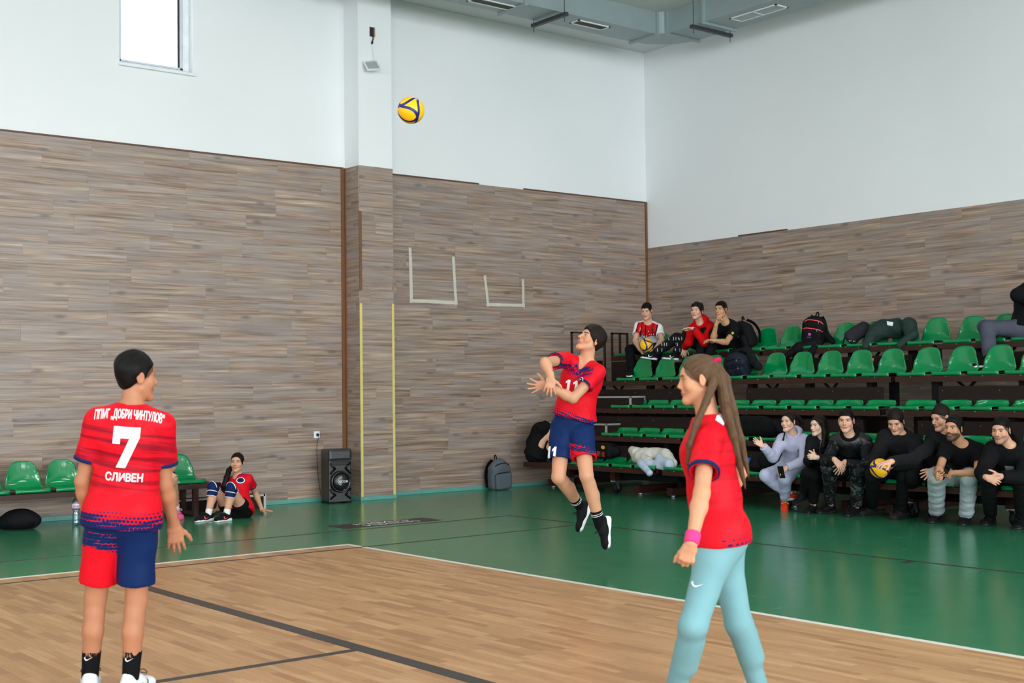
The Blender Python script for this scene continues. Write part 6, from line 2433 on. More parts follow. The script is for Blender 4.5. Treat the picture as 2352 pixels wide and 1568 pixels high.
def player_girl():
    J = dict(h=1.66, F=az(-106), fem=True, slouch=-0.01)
    d0 = 5.78
    J['pel'] = ond(1652, 1222, d0)
    J['neck'] = ond(1628, 958, d0)
    set_head(J, ond(1606, 871, d0 - 0.01), -94, -4)
    J['FH'] = az(-98)
    defaults(J)
    s = J['s']
    J['Lsh'] = J['Lsh'] + camv(0, -1, 0) * 0.01
    J['Lel'] = limb(J['Lsh'], 1612, 1132, 0.315 * s, -1)
    J['Lwr'] = limb(J['Lel'], 1588, 1247, 0.25 * s, -1)
    J['Rel'] = limb(J['Rsh'], 1702, 1080, 0.315 * s, 1)
    J['Rwr'] = limb(J['Rel'], 1650, 1170, 0.25 * s, 1)
    J['Lhand'] = dict(f=camv(-0.28, -1, 0), n=camv(0.15, 0, -1), curl=(45, 60, 40), spread=1, thumb=(0.45, 0.85, 0.3))
    J['Rhand'] = dict(f=camv(-0.5, -1, 0), n=camv(0, 0, 1), curl=(40, 50, 30), spread=1)
    J['Lan'] = onz(1545, 1652) + [0, 0, 0.084]
    J['Ran'] = onz(1745, 1632) + [0, 0, 0.10]
    J['Lkn'] = limb(J['Lhip'], 1592, 1437, 0.43 * s, -1)
    J['Rkn'] = limb(J['Rhip'], 1697, 1432, 0.43 * s, 1)
    J['Ltoe'], J['Rtoe'] = az(-95), az(-100)
    root = make_body(J, mat_skin('skin_girl', (202, 144, 112), blush=0.3), 0.004, 0.008)
    top = make_top(J, root, 'jersey', mat_jersey('red_jersey_girl', False, True, 0.3, (0.06, -0.12), True), off=0.012, drop=0.045, sleeve=0.62, hsz=0.007, loose=0.008, fold=0.005, under=0.0, cuff=M_NAVYC, seed=17)
    leg = make_pants(J, root, 'leggings', mat_cloth('pale_blue_leggings', (116, 160, 168), 0.6, 0.12, sheen=0.3), off=0.005, end=0.97, hsz=0.008, ank=0.0, fold=0.0012, waist=0.10)
    th = J['Lhip'] + (J['Lkn'] - J['Lhip']) * 0.5
    wrap_print('swoosh', scaled(SWOOSH, -0.05, 0.05), leg, ond(1600, 1340, 5.6), camv(-1, 0, 0) * -1, camv(0, 1, 0), M_PRINT, leg, 0.002, 0.012, 0.5) if False else wrap_print('swoosh', scaled(SWOOSH, 0.05, 0.05), leg, ond(1601, 1340, 5.6), camv(1, 0, 0), camv(0, 1, 0), M_PRINT, leg, 0.002, 0.012, 0.5)
    # side seam of the near leg, sleeve patch
    wrap_print('sleeve_patch', (np.array([(-.5, -.5), (.5, -.5), (.5, .5), (-.5, .5)]) * 0.045, [(0, 1, 2, 3)]), top, ond(1670, 966, 5.55), camv(0.85, -0.55, 0.0), camv(0.55, 0.85, 0.0), plain('patch_white', (236, 214, 226), 0.7), top, 0.003, 0.012, 0.6)
    a = nrm(J['Lwr'] - J['Lel'])
    sdf_obj('wristband', [A(clipped(cone(J['Lwr'] - a * 0.09, 0.036 * s, J['Lwr'] + a * 0.04, 0.0335 * s), (J['Lwr'] + a * 0.004, a), (J['Lwr'] - a * 0.05, -a)), 0.004)], 0.006, mat_cloth('pink_wristband', (214, 62, 128), 0.8), root)
    D = lambda x, y, dd: ond(x, y, d0 + dd)
    tail = []
    tie = D(1643, 832, -0.03)
    def lock(pts):
        for (x0, y0, z0, r0), (x1, y1, z1, r1) in zip(pts[:-1], pts[1:]):
            tail.append((D(x0, y0, z0), r0, D(x1, y1, z1), r1))
    lock([(1643, 832, -0.03, 0.018), (1654, 862, -0.05, 0.026), (1664, 920, -0.07, 0.025), (1682, 1000, -0.06, 0.022), (1700, 1070, -0.04, 0.014), (1712, 1122, -0.03, 0.005)])
    lock([(1643, 832, -0.03, 0.018), (1664, 870, -0.02, 0.024), (1682, 940, -0.02, 0.022), (1700, 1010, -0.01, 0.020), (1712, 1060, 0.0, 0.013), (1720, 1096, 0.0, 0.004)])
    lock([(1640, 836, -0.03, 0.016), (1640, 876, -0.08, 0.019), (1622, 922, -0.12, 0.016), (1598, 975, -0.16, 0.014), (1584, 1020, -0.17, 0.014), (1581, 1062, -0.17, 0.010), (1590, 1104, -0.16, 0.003)])
    lock([(1636, 886, -0.09, 0.014), (1604, 965, -0.14, 0.012), (1590, 1020, -0.15, 0.011), (1586, 1080, -0.15, 0.004)])
    make_hair(J, root, LB_HAIR, 'pony', tail=tail, seed=4)
    sdf_obj('hair_tie', [A(torus(tie, nrm(D(1656, 868, -0.05) - D(1620, 820, 0)), 0.020, 0.011), 0.003)], 0.004, mat_cloth('raspberry_hair_tie', (176, 28, 74), 0.8), root)
    for sd in 'LR':
        make_shoe(J, sd, root, M_SHOEW, M_SOLEW, M_SOCKW, 0.05, laces=M_SOCKW)
    finish(root, 'person in red shirt and pale blue leggings with a long ponytail walking')


player_girl()
# ------------------------------------------------------------------ people on the benches and on the floor
def seat_pt(px, X, z):
    """point on the vertical plane x = X at height z seen in picture column px"""
    y = 1000.0
    for _ in range(25):
        P = onx(px, y, X)
        y += (P[2] - z) * 180
    return onx(px, y, X)


M_GREYS = mat_cloth('grey_melange_sweatpants', (178, 186, 192), 0.9, 0.35, namt=0.22)
M_LAV = mat_cloth('lavender_tracksuit', (176, 176, 202), 0.85, 0.35)
M_LAV2 = mat_cloth('lavender_trousers', (178, 180, 208), 0.85, 0.35)
M_CAMO = mat_camo('dark_camouflage', ((38, 42, 44), (20, 22, 24), (84, 88, 92)), 10.0)
M_RED = mat_cloth('red_hoodie', (196, 8, 14), 0.85, 0.35)
M_ORANGE = mat_cloth('orange_red_shoe', (214, 52, 30), 0.6, 0.2)
M_PINK = mat_cloth('pink_shoe', (220, 96, 140), 0.6, 0.2)
M_DGREY = mat_cloth('charcoal_shoe', (38, 37, 39), 0.65, 0.3)
M_CHAR = mat_cloth('charcoal_jacket', (24, 24, 26), 0.85)
M_SLATE = mat_cloth('slate_sweatpants', (72, 74, 88), 0.9, 0.4)


def sitter(label, sp):
    """seated figure from picture points; every limb point is (px, py, near/far sign)"""
    J = dict(h=sp['h'], F=az(sp['F']), fem=sp.get('fem', False), slouch=sp.get('slouch', 0.03), hs=1.05)
    for k in ('build', 'hs', 'lb', 'shoe', 'hhand'):
        if k in sp:
            J[k] = sp[k]
    s = J['h'] / 1.75
    J['pel'] = V3(sp['pel'])
    J['neck'] = limb(J['pel'], sp['neck'][0], sp['neck'][1], sp.get('tl', 0.50) * s, sp['neck'][2])
    hd = sp['head']
    set_head(J, ond(hd[0], hd[1], depth_of(J['neck']) + hd[4] if len(hd) > 4 else depth_of(J['neck']) - 0.03), hd[2], hd[3], sp.get('roll', 0))
    J['FH'] = az(sp.get('FH', sp['F']))
    defaults(J)
    for sd in 'RL':
        if sd + 'sh' in sp:
            q = sp[sd + 'sh']
            J[sd + 'sh'] = limb(J['neck'], q[0], q[1], (0.165 if J['fem'] else 0.19) * s, q[2])
        q = sp[sd + 'el']
        J[sd + 'el'] = limb(J[sd + 'sh'], q[0], q[1], 0.305 * s, q[2])
        q = sp[sd + 'wr']
        J[sd + 'wr'] = limb(J[sd + 'el'], q[0], q[1], 0.25 * s, q[2]) if abs(q[2]) == 1 else ond(q[0], q[1], q[2])
        q = sp[sd + 'kn']
        J[sd + 'kn'] = limb(J[sd + 'hip'], q[0], q[1], 0.43 * s, q[2])
        q = sp[sd + 'an']
        if q[2] == 'floor':
            J[sd + 'an'] = onz(q[0], q[1], sp.get('fz', 0.0)) + [0, 0, 0.088 * s]
        else:
            J[sd + 'an'] = limb(J[sd + 'kn'], q[0], q[1], 0.42 * s, q[2])
        t = sp.get(sd + 'toe', sp['F'])
        J[sd + 'toe'] = az(t) if isinstance(t, (int, float)) else nrm(t)
        if sd + 'up' in sp:
            J[sd + 'up'] = nrm(sp[sd + 'up'])
        hsp = dict(sp.get(sd + 'hand', {}))
        arm = nrm(J[sd + 'wr'] - J[sd + 'el'])
        hsp.setdefault('f', arm)
        hsp.setdefault('n', (0, 0, -1))
        hsp.setdefault('curl', (28, 35, 25))
        J[sd + 'hand'] = hsp
    if 'post' in sp:
        sp['post'](J)
    root = make_body(J, sp['skin'], sp.get('hh', 0.0045), 0.010)
    finish(root, label)
    return J, root


def shoes(J, root, upper, sole, sock=None, sl=0.05, laces=None, swoosh=None, **kw):
    return [make_shoe(J, sd, root, upper, sole, sock, sl, laces=laces, swoosh=swoosh, **kw) for sd in 'RL']


def watch(J, sd, root, mat=None):
    a = nrm(J[sd + 'wr'] - J[sd + 'el'])
    c = J[sd + 'wr'] - a * 0.02
    sdf_obj('wrist_watch', [A(clipped(cone(c - a * 0.04, 0.034 * J['s'], c + a * 0.04, 0.033 * J['s']), (c + a * 0.013, a), (c - a * 0.013, -a)), 0.004),
                            A(ell(c + camv(0, 0.5, 0.8) * 0.03, (0.016, 0.016, 0.016)), 0.004)], 0.005, mat or M_BLACKP, root)


# girl sitting on the floor by the bench
def floor_girl():
    pel = onz(547, 1189, 0.0) + [0, 0, 0.095]
    J, root = sitter('person with navy knee pads sitting on the floor beside the bench', dict(
        h=1.66, fem=True, F=-8, pel=pel, neck=(546, 1094, 1), head=(545, 1062, -4, 4), slouch=0.04, tl=0.49,
        Lel=(586, 1130, 1), Lwr=(604, 1177, -1), Rel=(510, 1128, 1), Rwr=(500, 1170, 1),
        Rkn=(489, 1120, -1), Lkn=(531, 1122, -1), Ran=(479, 1196, 'floor'), Lan=(521, 1196, 'floor'), Rtoe=-38, Ltoe=-30,
        Lhand=dict(f=az(70), n=(0, 0, -1), curl=(4, 6, 4), spread=5), Rhand=dict(f=az(-60), n=(0, 0, -1)),
        skin=mat_skin('skin_floor_girl', (206, 154, 126), lips=(186, 104, 100), blush=0.2)))
    top = make_top(J, root, 'jersey', mat_jersey('red_jersey_floor', True, False, 0.2), off=0.010, drop=0.05, sleeve=0.5, hsz=0.008, loose=0.004, cuff=M_NAVYC, vneck=0.09, seed=21)
    make_pants(J, root, 'shorts', M_BLACKC, off=0.006, short=0.38, hsz=0.008, waist=0.06, flare=0.0)
    c = J['pel'] + J['u'] * 0.34 - J['r'] * 0.075
    wrap_print('crest', disc(0.045, 20), top, c, -J['r'], J['u'], M_PRINT, top, 0.003, 0.014)
    wrap_print('crest_centre', disc(0.036, 20), top, c, -J['r'], J['u'], M_NAVYC, top, 0.004, 0.014)
    s = J['s']
    for sd in 'RL':
        kn, hp, an = J[sd + 'kn'], J[sd + 'hip'], J[sd + 'an']
        a, b = nrm(hp - kn), nrm(an - kn)
        pad = sdf_obj('knee_pad', [A(clipped(cone(kn + a * 0.12, 0.068 * s, kn, 0.062 * s), (kn + a * 0.07, a)), 0.02),
                                   A(clipped(cone(kn, 0.062 * s, kn + b * 0.16, 0.054 * s), (kn + b * 0.11, b)), 0.02),
                                   A(ell(kn - (a + b) * 0.018, (0.05, 0.05, 0.05)), 0.02)], 0.006, M_NAVYC, root)
        for k, (c0, d0, r0) in enumerate(((kn + a * 0.058, a, 0.068), (kn - (a + b) * 0.01, nrm(a - b), 0.071), (kn + b * 0.045, b, 0.066), (kn + b * 0.104, b, 0.0605))):
            sdf_obj('pad_stripe', [A(clipped(cone(c0 - d0 * 0.03, r0 * s, c0 + d0 * 0.03, r0 * s), (c0 + d0 * 0.005, d0), (c0 - d0 * 0.005, -d0)), 0.002)], 0.005, M_SOCKW, pad, 0)
    D = lambda x, y, dd: ond(x, y, depth_of(J['neck']) + dd)
    pts = [(535, 1068, 0.02, 0.02), (526, 1080, -0.05, 0.032), (521, 1096, -0.10, 0.034), (514, 1116, -0.13, 0.03), (512, 1130, -0.14, 0.008)]
    tail = [(D(*a[:3]), a[3], D(*b[:3]), b[3]) for a, b in zip(pts[:-1], pts[1:])]
    make_hair(J, root, GB_HAIR, 'pony', tail=tail, hline=0.0)
    shoes(J, root, M_SHOEB, M_SOLEW, M_SOCKW, 0.055, laces=M_BLACKP, swoosh=plain('coral_swoosh', (250, 96, 96), 0.5))


floor_girl()


# teammate on the wall bench, mostly hidden behind number seven
def bench_boy():
    P = ony(352, 1085, 14.62)
    pel = np.array([P[0], 14.62, 0.53])
    J, root = sitter('person in red shirt and pink trainers seated on the team bench', dict(
        h=1.78, F=30, pel=pel, neck=(352, 1012, -1), head=(350, 980, 25, 0), slouch=0.03,
        Lsh=(385, 1028, -1), Lel=(397, 1072, -1), Lwr=(386, 1086, -1), Rel=(318, 1072, -1), Rwr=(335, 1090, -1),
        Lkn=(397, 1104, -1), Rkn=(352, 1106, -1), Lan=(404, 1190, 'floor'), Ran=(358, 1196, 'floor'), Ltoe=34, Rtoe=8,
        Lhand=dict(f=camv(0.8, -0.5, 0.2), n=camv(0, -0.3, -1), curl=(40, 40, 30)), skin=mat_skin('skin_bench_boy', (196, 146, 118))))
    make_top(J, root, 'jersey', mat_jersey('red_jersey_bench', False, False, 0.2), off=0.012, drop=0.05, sleeve=0.66, hsz=0.009, cuff=M_NAVYC, seed=31)
    make_pants(J, root, 'shorts', mat_shorts('navy_shorts_bench', 1.0, (-0.3, -0.1)), off=0.012, short=0.8, hsz=0.009, waist=0.06)
    make_hair(J, root, BK_HAIR, 'short')
    shoes(J, root, M_PINK, M_PINK, M_SOCKW, 0.10, laces=M_SOCKW)


bench_boy()


# ---- top row of the bleacher
def top_row():
    Z5 = RZ[5] + 0.135
    # drip shirt boy holding a ball
    J, root = sitter('person in white shirt with red drips holding a ball on the top row', dict(
        h=1.74, F=-18, pel=seat_pt(1492, 13.98, Z5), neck=(1489, 741, -1), head=(1486, 715, -28, -10), slouch=0.04, tl=0.47,
        Rel=(1459, 782, -1), Rwr=(1469, 802, -1), Lel=(1520, 782, -1), Lwr=(1505, 800, -1),
        Rkn=(1447, 803, -1), Lkn=(1508, 806, -1), Ran=(1450, 852, -1), Lan=(1512, 852, -1), Rtoe=-15, Ltoe=-15,
        Rhand=dict(f=camv(0.5, -0.8, 0.2), n=camv(1, 0.3, -0.1), curl=(22, 22, 16)), Lhand=dict(f=camv(-0.5, -0.8, 0.2), n=camv(-1, 0.3, -0.1), curl=(22, 22, 16)),
        skin=mat_skin('skin_drip_boy', (214, 164, 140), brow=(44, 34, 28))))
    t = make_top(J, root, 'tee_shirt', mat_drip_tee(), off=0.012, drop=0.03, sleeve=0.6, hsz=0.009, loose=0.003, seed=41)
    make_collar(J, t, M_SOCKW, 0.012, 0.063)
    make_pants(J, root, 'trousers', M_BLACKC, off=0.016, hsz=0.010, waist=0.06)
    make_hair(J, root, BK_HAIR, 'fade', fringe=0.022, top=0.008)
    shoes(J, root, M_SHOEB, M_SOLEW, M_SOCKB, 0.06)
    mid = (J['Rwr'] + J['Lwr']) / 2
    ball(ond(1484, 792, depth_of(mid) - 0.10), (0.35, 0.1, 1.0, 2.2), 'yellow and blue volleyball in the lap of the drip shirt wearer')
    # red hoodie boy
    J, root = sitter('person in red hoodie with legs up on the top row', dict(
        h=1.74, F=-38, pel=seat_pt(1630, 13.98, Z5), neck=(1609, 742, -1), head=(1601, 714, -36, 2), slouch=0.05, tl=0.47,
        Lsh=(1630, 756, -1), Lel=(1618, 786, -1), Lwr=(1588, 749, -1), Rsh=(1590, 757, 1), Rel=(1582, 786, -1), Rwr=(1572, 797, 1),
        Lkn=(1574, 758, -1), Rkn=(1537, 770, -1), Lan=(1550, 813, -1), Ran=(1497, 815, -1), Ltoe=camv(-1, 0.12, 0.3), Rtoe=camv(-1, 0.15, 0.3), Lup=camv(0.12, 1, 0), Rup=camv(0.15, 1, 0),
        Lhand=dict(f=camv(-1, 0.12, 0.2), n=camv(0, -1, 0.1), curl=(14, 22, 16), spread=4), Rhand=dict(f=camv(-0.1, -1, 0.1), n=camv(0, 0, -1), curl=(10, 15, 10)),
        skin=mat_skin('skin_hoodie_boy', (218, 170, 148), brow=(60, 44, 34), blush=0.4)))
    make_top(J, root, 'hoodie', M_RED, off=0.018, drop=0.04, sleeve='long', hsz=0.009, loose=0.006, fold=0.006, seed=43)
    make_hood(J, root, M_RED, 0.02, 1.05)
    watch(J, 'L', root)
    make_pants(J, root, 'trousers', mat_dashes(), off=0.014, hsz=0.009, waist=0.06, lgmask=True)
    make_hair(J, root, BR_HAIR, 'fringe', fringe=0.016, seed=12)
    shoes(J, root, M_SHOEB, M_SOLEW, M_SOCKB, 0.06, swoosh=M_WHITE)
    # black tee boy, hand on chin
    J, root = sitter('person in black tee shirt resting chin on hand on the top row', dict(
        h=1.76, F=-40, pel=seat_pt(1682, 13.98, Z5), neck=(1667, 740, -1), head=(1656, 712, -38, 2), slouch=0.04, tl=0.48,
        Rsh=(1648, 756, 1), Rel=(1637, 782, -1), Rwr=(1645, 745, -1), Lsh=(1688, 758, -1), Lel=(1668, 786, -1), Lwr=(1640, 782, -1),
        Rkn=(1618, 764, -1), Lkn=(1640, 766, -1), Ran=(1606, 822, -1), Lan=(1628, 826, -1), Rtoe=-40, Ltoe=-40,
        Rhand=dict(f=camv(0.35, 1, 0.1), n=camv(0.8, -0.3, 0.6), curl=(55, 60, 40), spread=1), Lhand=dict(f=camv(-1, 0.1, 0), n=camv(0, -1, 0), curl=(30, 30, 20)),
        skin=mat_skin('skin_black_tee', (190, 142, 108), brow=(28, 22, 20), browt=1.2)))
    t = make_top(J, root, 'tee_shirt', M_BLACKC, off=0.012, drop=0.03, sleeve=0.6, hsz=0.009, loose=0.003, seed=45)
    wrap_print('badge', disc(0.022, 4), t, J['Lsh'] + (J['Lel'] - J['Lsh']) * 0.25, camv(1, 0, 0.2), camv(0, 1, 0), plain('badge_yellow', (170, 176, 40), 0.7), t, 0.003, 0.012)
    make_pants(J, root, 'trousers', M_BLACKC, off=0.016, hsz=0.010, waist=0.06)
    make_hair(J, root, BK_HAIR, 'fade', fringe=0.010, top=0.004)
    shoes(J, root, M_SHOEB, M_SOLEB, M_SOCKB, 0.06)
    # reclining spectator at the picture edge
    J, root = sitter('person in slate sweatpants and black jacket reclining on the top row', dict(
        h=1.78, F=-78, pel=seat_pt(2352, 13.96, RZ[5] + 0.15), neck=(2372, 668, 1), head=(2380, 640, -70, 0), slouch=0.02, tl=0.50, build=1.05,
        Lsh=(2380, 690, -1), Lel=(2338, 678, -1), Lwr=(2372, 650, 1), Rel=(2365, 720, 1), Rwr=(2345, 738, 1),
        Lkn=(2254, 752, -1), Rkn=(2262, 750, 1), Lan=(2272, 826, -1), Ran=(2290, 826, 1), Ltoe=-80, Rtoe=-80, FH=-86,
        skin=mat_skin('skin_recliner', (200, 150, 120))))
    make_top(J, root, 'jacket', M_BLACKC, off=0.028, drop=0.06, sleeve='long', hsz=0.010, loose=0.01, fold=0.006, puff=0.012, seed=47)
    make_pants(J, root, 'sweatpants', M_SLATE, off=0.022, hsz=0.009, waist=0.04, fold=0.005)
    make_hair(J, root, BK_HAIR, 'short')
    shoes(J, root, M_SHOEB, M_SOLEW, M_SOCKB, 0.06)


top_row()


def phone(P, f, n, label):
    f = nrm(f)
    n = nrm(V3(n) - f * (V3(n) @ f))
    r = np.cross(f, n)
    t = thing('mobile_phone', label, 'phone', tuple(P))
    Mx = Matrix(((r[0], f[0], n[0], 0), (r[1], f[1], n[1], 0), (r[2], f[2], n[2], 0), (0, 0, 0, 1)))
    MB().box(-0.036, 0.036, -0.074, 0.074, -0.004, 0.004, 0.003).xf(Mx).build('phone_case', M_BLACKP, t)
    MB().box(-0.033, 0.033, -0.070, 0.070, 0.0041, 0.0046).xf(Mx).build('phone_screen', M_BLACKG, t)
    return t


def front_row():
    Z1 = RZ[1] + 0.135
    XS = 12.22
    # lavender tracksuit girl
    J, root = sitter('person in lavender tracksuit holding out an open hand on the lowest row', dict(
        h=1.66, fem=True, F=-22, pel=seat_pt(1828, XS, Z1), neck=(1822, 998, -1), head=(1812, 968, -50, 0), slouch=0.04, tl=0.47,
        Rel=(1776, 1050, -1), Rwr=(1752, 1024, -1), Lel=(1848, 1058, -1), Lwr=(1806, 1074, -1),
        Rkn=(1759, 1092, -1), Lkn=(1803, 1098, -1), Ran=(1812, 1132, 1), Lan=(1803, 1146, 1), Rtoe=camv(0.6, -0.3, -0.2), Ltoe=camv(-0.1, -0.75, 0.7), Lup=camv(-0.05, 0.6, 0.75),
        Rhand=dict(f=camv(-1, 0.65, 0.1), n=camv(-0.2, 0.6, 0.8), curl=(2, 6, 6), spread=3), Lhand=dict(f=camv(-0.8, -0.6, 0.2), n=camv(0.2, -0.6, -0.6), curl=(25, 35, 25)),
        skin=mat_skin('skin_lavender', (216, 172, 152), lips=(196, 112, 112), browt=0.9)))
    t = make_top(J, root, 'tracksuit_jacket', M_LAV, off=0.020, drop=0.05, sleeve='long', hsz=0.008, loose=0.004, fold=0.005, seed=51)
    make_hood(J, root, M_LAV, 0.01, 0.95)
    sdf_obj('undershirt', [A(clipped(cone(J['neck'] - J['u'] * 0.08, 0.06, J['neck'] + J['u'] * 0.05, 0.062), (J['neck'] + J['u'] * 0.012, J['u'])), 0.01)], 0.007, mat_cloth('red_undershirt', (170, 20, 30), 0.8), root)
    wrap_print('jacket_logo', (np.array([(-.5, -.2), (-.1, .5), (.1, .35), (.2, .5), (.5, -.2), (.25, -.2), (.1, .1), (-.05, -.2)]) * 0.045, [(0, 1, 7), (1, 2, 6, 7), (2, 3, 4, 6), (4, 5, 6)]), t, J['pel'] + J['u'] * 0.30 - J['r'] * 0.075, -J['r'], J['u'], M_BLACKP, t, 0.003, 0.012)
    make_pants(J, root, 'tracksuit_trousers', M_LAV2, off=0.018, hsz=0.008, waist=0.06, fold=0.005, end=0.9)
    D = lambda x, y, dd: ond(x, y, depth_of(J['neck']) + dd)
    make_hair(J, root, GB_HAIR, 'pony', tail=[(D(1832, 955, 0.05), 0.02, D(1841, 968, 0.08), 0.03), (D(1841, 968, 0.08), 0.03, D(1840, 992, 0.08), 0.024), (D(1803, 990, -0.02), 0.008, D(1799, 1010, -0.06), 0.012)])
    shoes(J, root, M_ORANGE, M_SOLEW, M_SOCKW, 0.06, laces=plain('lime_laces', (196, 232, 120), 0.6))
    phone(J['Lwr'] + camv(-0.75, -0.55, 0.35) * 0.085, camv(-0.25, 1, 0.2), camv(-0.6, -0.1, 0.8), 'black phone in the hand of the tracksuit wearer')
    # girl in black
    J, root = sitter('person with long dark hair in black zip top with crossed legs on the lowest row', dict(
        h=1.64, fem=True, F=-28, pel=seat_pt(1888, XS, Z1), neck=(1891, 1006, -1), head=(1880, 977, -62, -2), slouch=0.05, tl=0.46,
        Rel=(1857, 1058, -1), Rwr=(1872, 1046, -1), Lel=(1906, 1060, -1), Lwr=(1876, 1050, -1),
        Rkn=(1856, 1086, -1), Lkn=(1872, 1092, -1), Ran=(1846, 1132, 1), Lan=(1868, 1178, 'floor'), Rtoe=camv(-0.9, -0.45, 0.4), Rup=camv(-0.3, 0.9, 0.3), Ltoe=-40,
        Rhand=dict(f=camv(-0.6, 0.1, 0.6), n=camv(0.5, 0, 0.3), curl=(45, 50, 30)), Lhand=dict(f=camv(-0.9, 0.1, 0.3), n=camv(0, 0, -1), curl=(45, 50, 30)),
        skin=mat_skin('skin_black_girl', (222, 182, 162), lips=(196, 120, 116))))
    t = make_top(J, root, 'zip_top', M_CHAR, off=0.018, drop=0.05, sleeve='long', hsz=0.009, loose=0.004, fold=0.005, seed=53)
    make_collar(J, t, M_CHAR, 0.03, 0.062)
    wrap_print('zip', (np.array([(-.003, -.12), (.003, -.12), (.003, .12), (-.003, .12)]), [(0, 1, 2, 3)]), t, J['pel'] + J['u'] * 0.33, -J['r'], J['u'], M_STEEL, t, 0.003, 0.02)
    make_pants(J, root, 'trousers', M_BLACKC, off=0.014, hsz=0.010, waist=0.06, end=0.85)
    make_hair(J, root, GB_HAIR, 'long', seed=6)
    shoes(J, root, M_SHOEB, M_SOLEB, None, chunky=0.012, laces=M_BLACKP)
    # camouflage boy with gilet
    J, root = sitter('person in camouflage trousers and shiny black gilet on the lowest row', dict(
        h=1.82, F=-24, pel=seat_pt(1962, XS, Z1), neck=(1952, 1000, -1), head=(1944, 966, -26, -2), slouch=0.04, tl=0.47,
        Rel=(1897, 1062, -1), Rwr=(1918, 1056, -1), Lel=(1993, 1070, -1), Lwr=(1940, 1062, -1),
        Rkn=(1902, 1074, -1), Lkn=(1972, 1078, -1), Ran=(1908, 1178, 'floor'), Lan=(1966, 1184, 'floor'), Rtoe=-66, Ltoe=-52,
        Rhand=dict(f=camv(0.5, -0.7, 0.5), n=camv(0, -0.6, -0.8), curl=(20, 24, 18)), Lhand=dict(f=camv(-0.6, -0.75, 0.3), n=camv(0, -0.5, -0.9), curl=(12, 16, 12), spread=4),
        skin=mat_skin('skin_camo_boy', (214, 166, 142), brow=(34, 26, 24), browt=1.1)))
    make_top(J, root, 'sweatshirt', mat_camo('camouflage_sleeves', ((26, 28, 31), (18, 19, 21), (62, 66, 70)), 9.0), off=0.014, drop=0.03, sleeve='long', hsz=0.009, fold=0.004, seed=55)
    make_top(J, root, 'gilet', M_PUFF, off=0.034, drop=0.05, sleeve=0, hsz=0.009, loose=0.008, fold=0.009, seed=56, under=0.0, neckr=0.085)
    make_hood(J, root, M_BLACKC, 0.01, 1.05)
    make_pants(J, root, 'camouflage_trousers', M_CAMO, off=0.020, hsz=0.008, waist=0.05, fold=0.006, end=0.86)
    make_hair(J, root, BK_HAIR, 'fade', fringe=0.012, top=0.008)
    shoes(J, root, M_SHOEB, M_SOLEB, None, laces=M_DGREY, chunky=0.006)
    # jacket boy with the ball
    J, root = sitter('person in black jacket looking down at a ball on the lowest row', dict(
        h=1.80, F=-22, pel=seat_pt(2062, XS, Z1), neck=(2069, 995, -1), head=(2058, 968, -34, -24), slouch=0.05, tl=0.48,
        Rel=(2014, 1052, -1), Rwr=(2005, 1072, -1), Lel=(2102, 1070, -1), Lwr=(2052, 1066, -1),
        Rkn=(2003, 1090, -1), Lkn=(2076, 1092, -1), Ran=(2003, 1182, 'floor'), Lan=(2070, 1190, 'floor'), Rtoe=-58, Ltoe=-46,
        Rhand=dict(f=camv(0.4, -0.7, 0.5), n=camv(0.9, 0.2, -0.2), curl=(18, 22, 16)), Lhand=dict(f=camv(-0.85, -0.45, 0.3), n=camv(-0.5, 0.2, -0.8), curl=(14, 20, 14), spread=4),
        skin=mat_skin('skin_jacket_boy', (206, 156, 130), brow=(38, 28, 24))))
    t = make_top(J, root, 'jacket', M_CHAR, off=0.026, drop=0.04, sleeve='long', hsz=0.009, loose=0.004, fold=0.006, puff=0.008, seed=57)
    make_collar(J, t, M_CHAR, 0.04, 0.07)
    watch(J, 'L', root)
    make_pants(J, root, 'trousers', M_BLACKC2, off=0.016, hsz=0.009, waist=0.05, fold=0.004)
    make_hair(J, root, BR_HAIR, 'short', fringe=0.006, top=0.012, seed=14)
    shoes(J, root, M_DGREY, M_DGREY, M_SOCKB, 0.06, laces=M_BLACKP, chunky=0.012)
    bc = ond(2021, 1075, depth_of((J['Rwr'] + J['Lwr']) / 2) - 0.03)
    ball(bc, (0.6, 0.35, 1.0, 1.1), 'yellow and blue volleyball held by the black jacket wearer looking down')
    # reaching boy behind
    J, root = sitter('person in black zip sweater reaching an arm across to the ball', dict(
        h=1.82, F=-30, pel=seat_pt(2150, 12.30, Z1 + 0.02), neck=(2170, 992, -1), head=(2162, 960, -66, -12), slouch=0.04, tl=0.50,
        Rsh=(2136, 1028, -1), Rel=(2090, 1040, -1), Rwr=(2046, 1060, 12.0), Lel=(2180, 1072, -1), Lwr=(2146, 1078, -1),
        Rkn=(2096, 1096, -1), Lkn=(2140, 1098, -1), Ran=(2098, 1178, 'floor'), Lan=(2150, 1186, 'floor'), Rtoe=-35, Ltoe=-30,
        Rhand=dict(f=camv(-0.9, -0.15, 0.3), n=camv(-0.1, -1, -0.2), curl=(16, 22, 18), spread=4), Lhand=dict(f=camv(-0.8, -0.5, 0.3), n=camv(0, -0.5, -0.8), curl=(6, 10, 8), spread=7),
        post=lambda J: J.__setitem__('Rel', (J['Rsh'] + J['Rwr']) / 2 + V3((0, 0, -0.06))),
        skin=mat_skin('skin_reaching', (212, 160, 134), brow=(44, 32, 26))))
    t = make_top(J, root, 'zip_sweater', M_BLACKC2, off=0.018, drop=0.03, sleeve='long', hsz=0.009, loose=0.004, fold=0.005, seed=59)
    make_collar(J, t, M_BLACKC2, 0.04, 0.066)
    make_pants(J, root, 'trousers', M_BLACKC, off=0.016, hsz=0.010, waist=0.05)
    make_hair(J, root, BR_HAIR, 'fade', top=0.012, seed=15)
    shoes(J, root, M_SHOEB, M_SOLEB, M_SOCKB, 0.06)
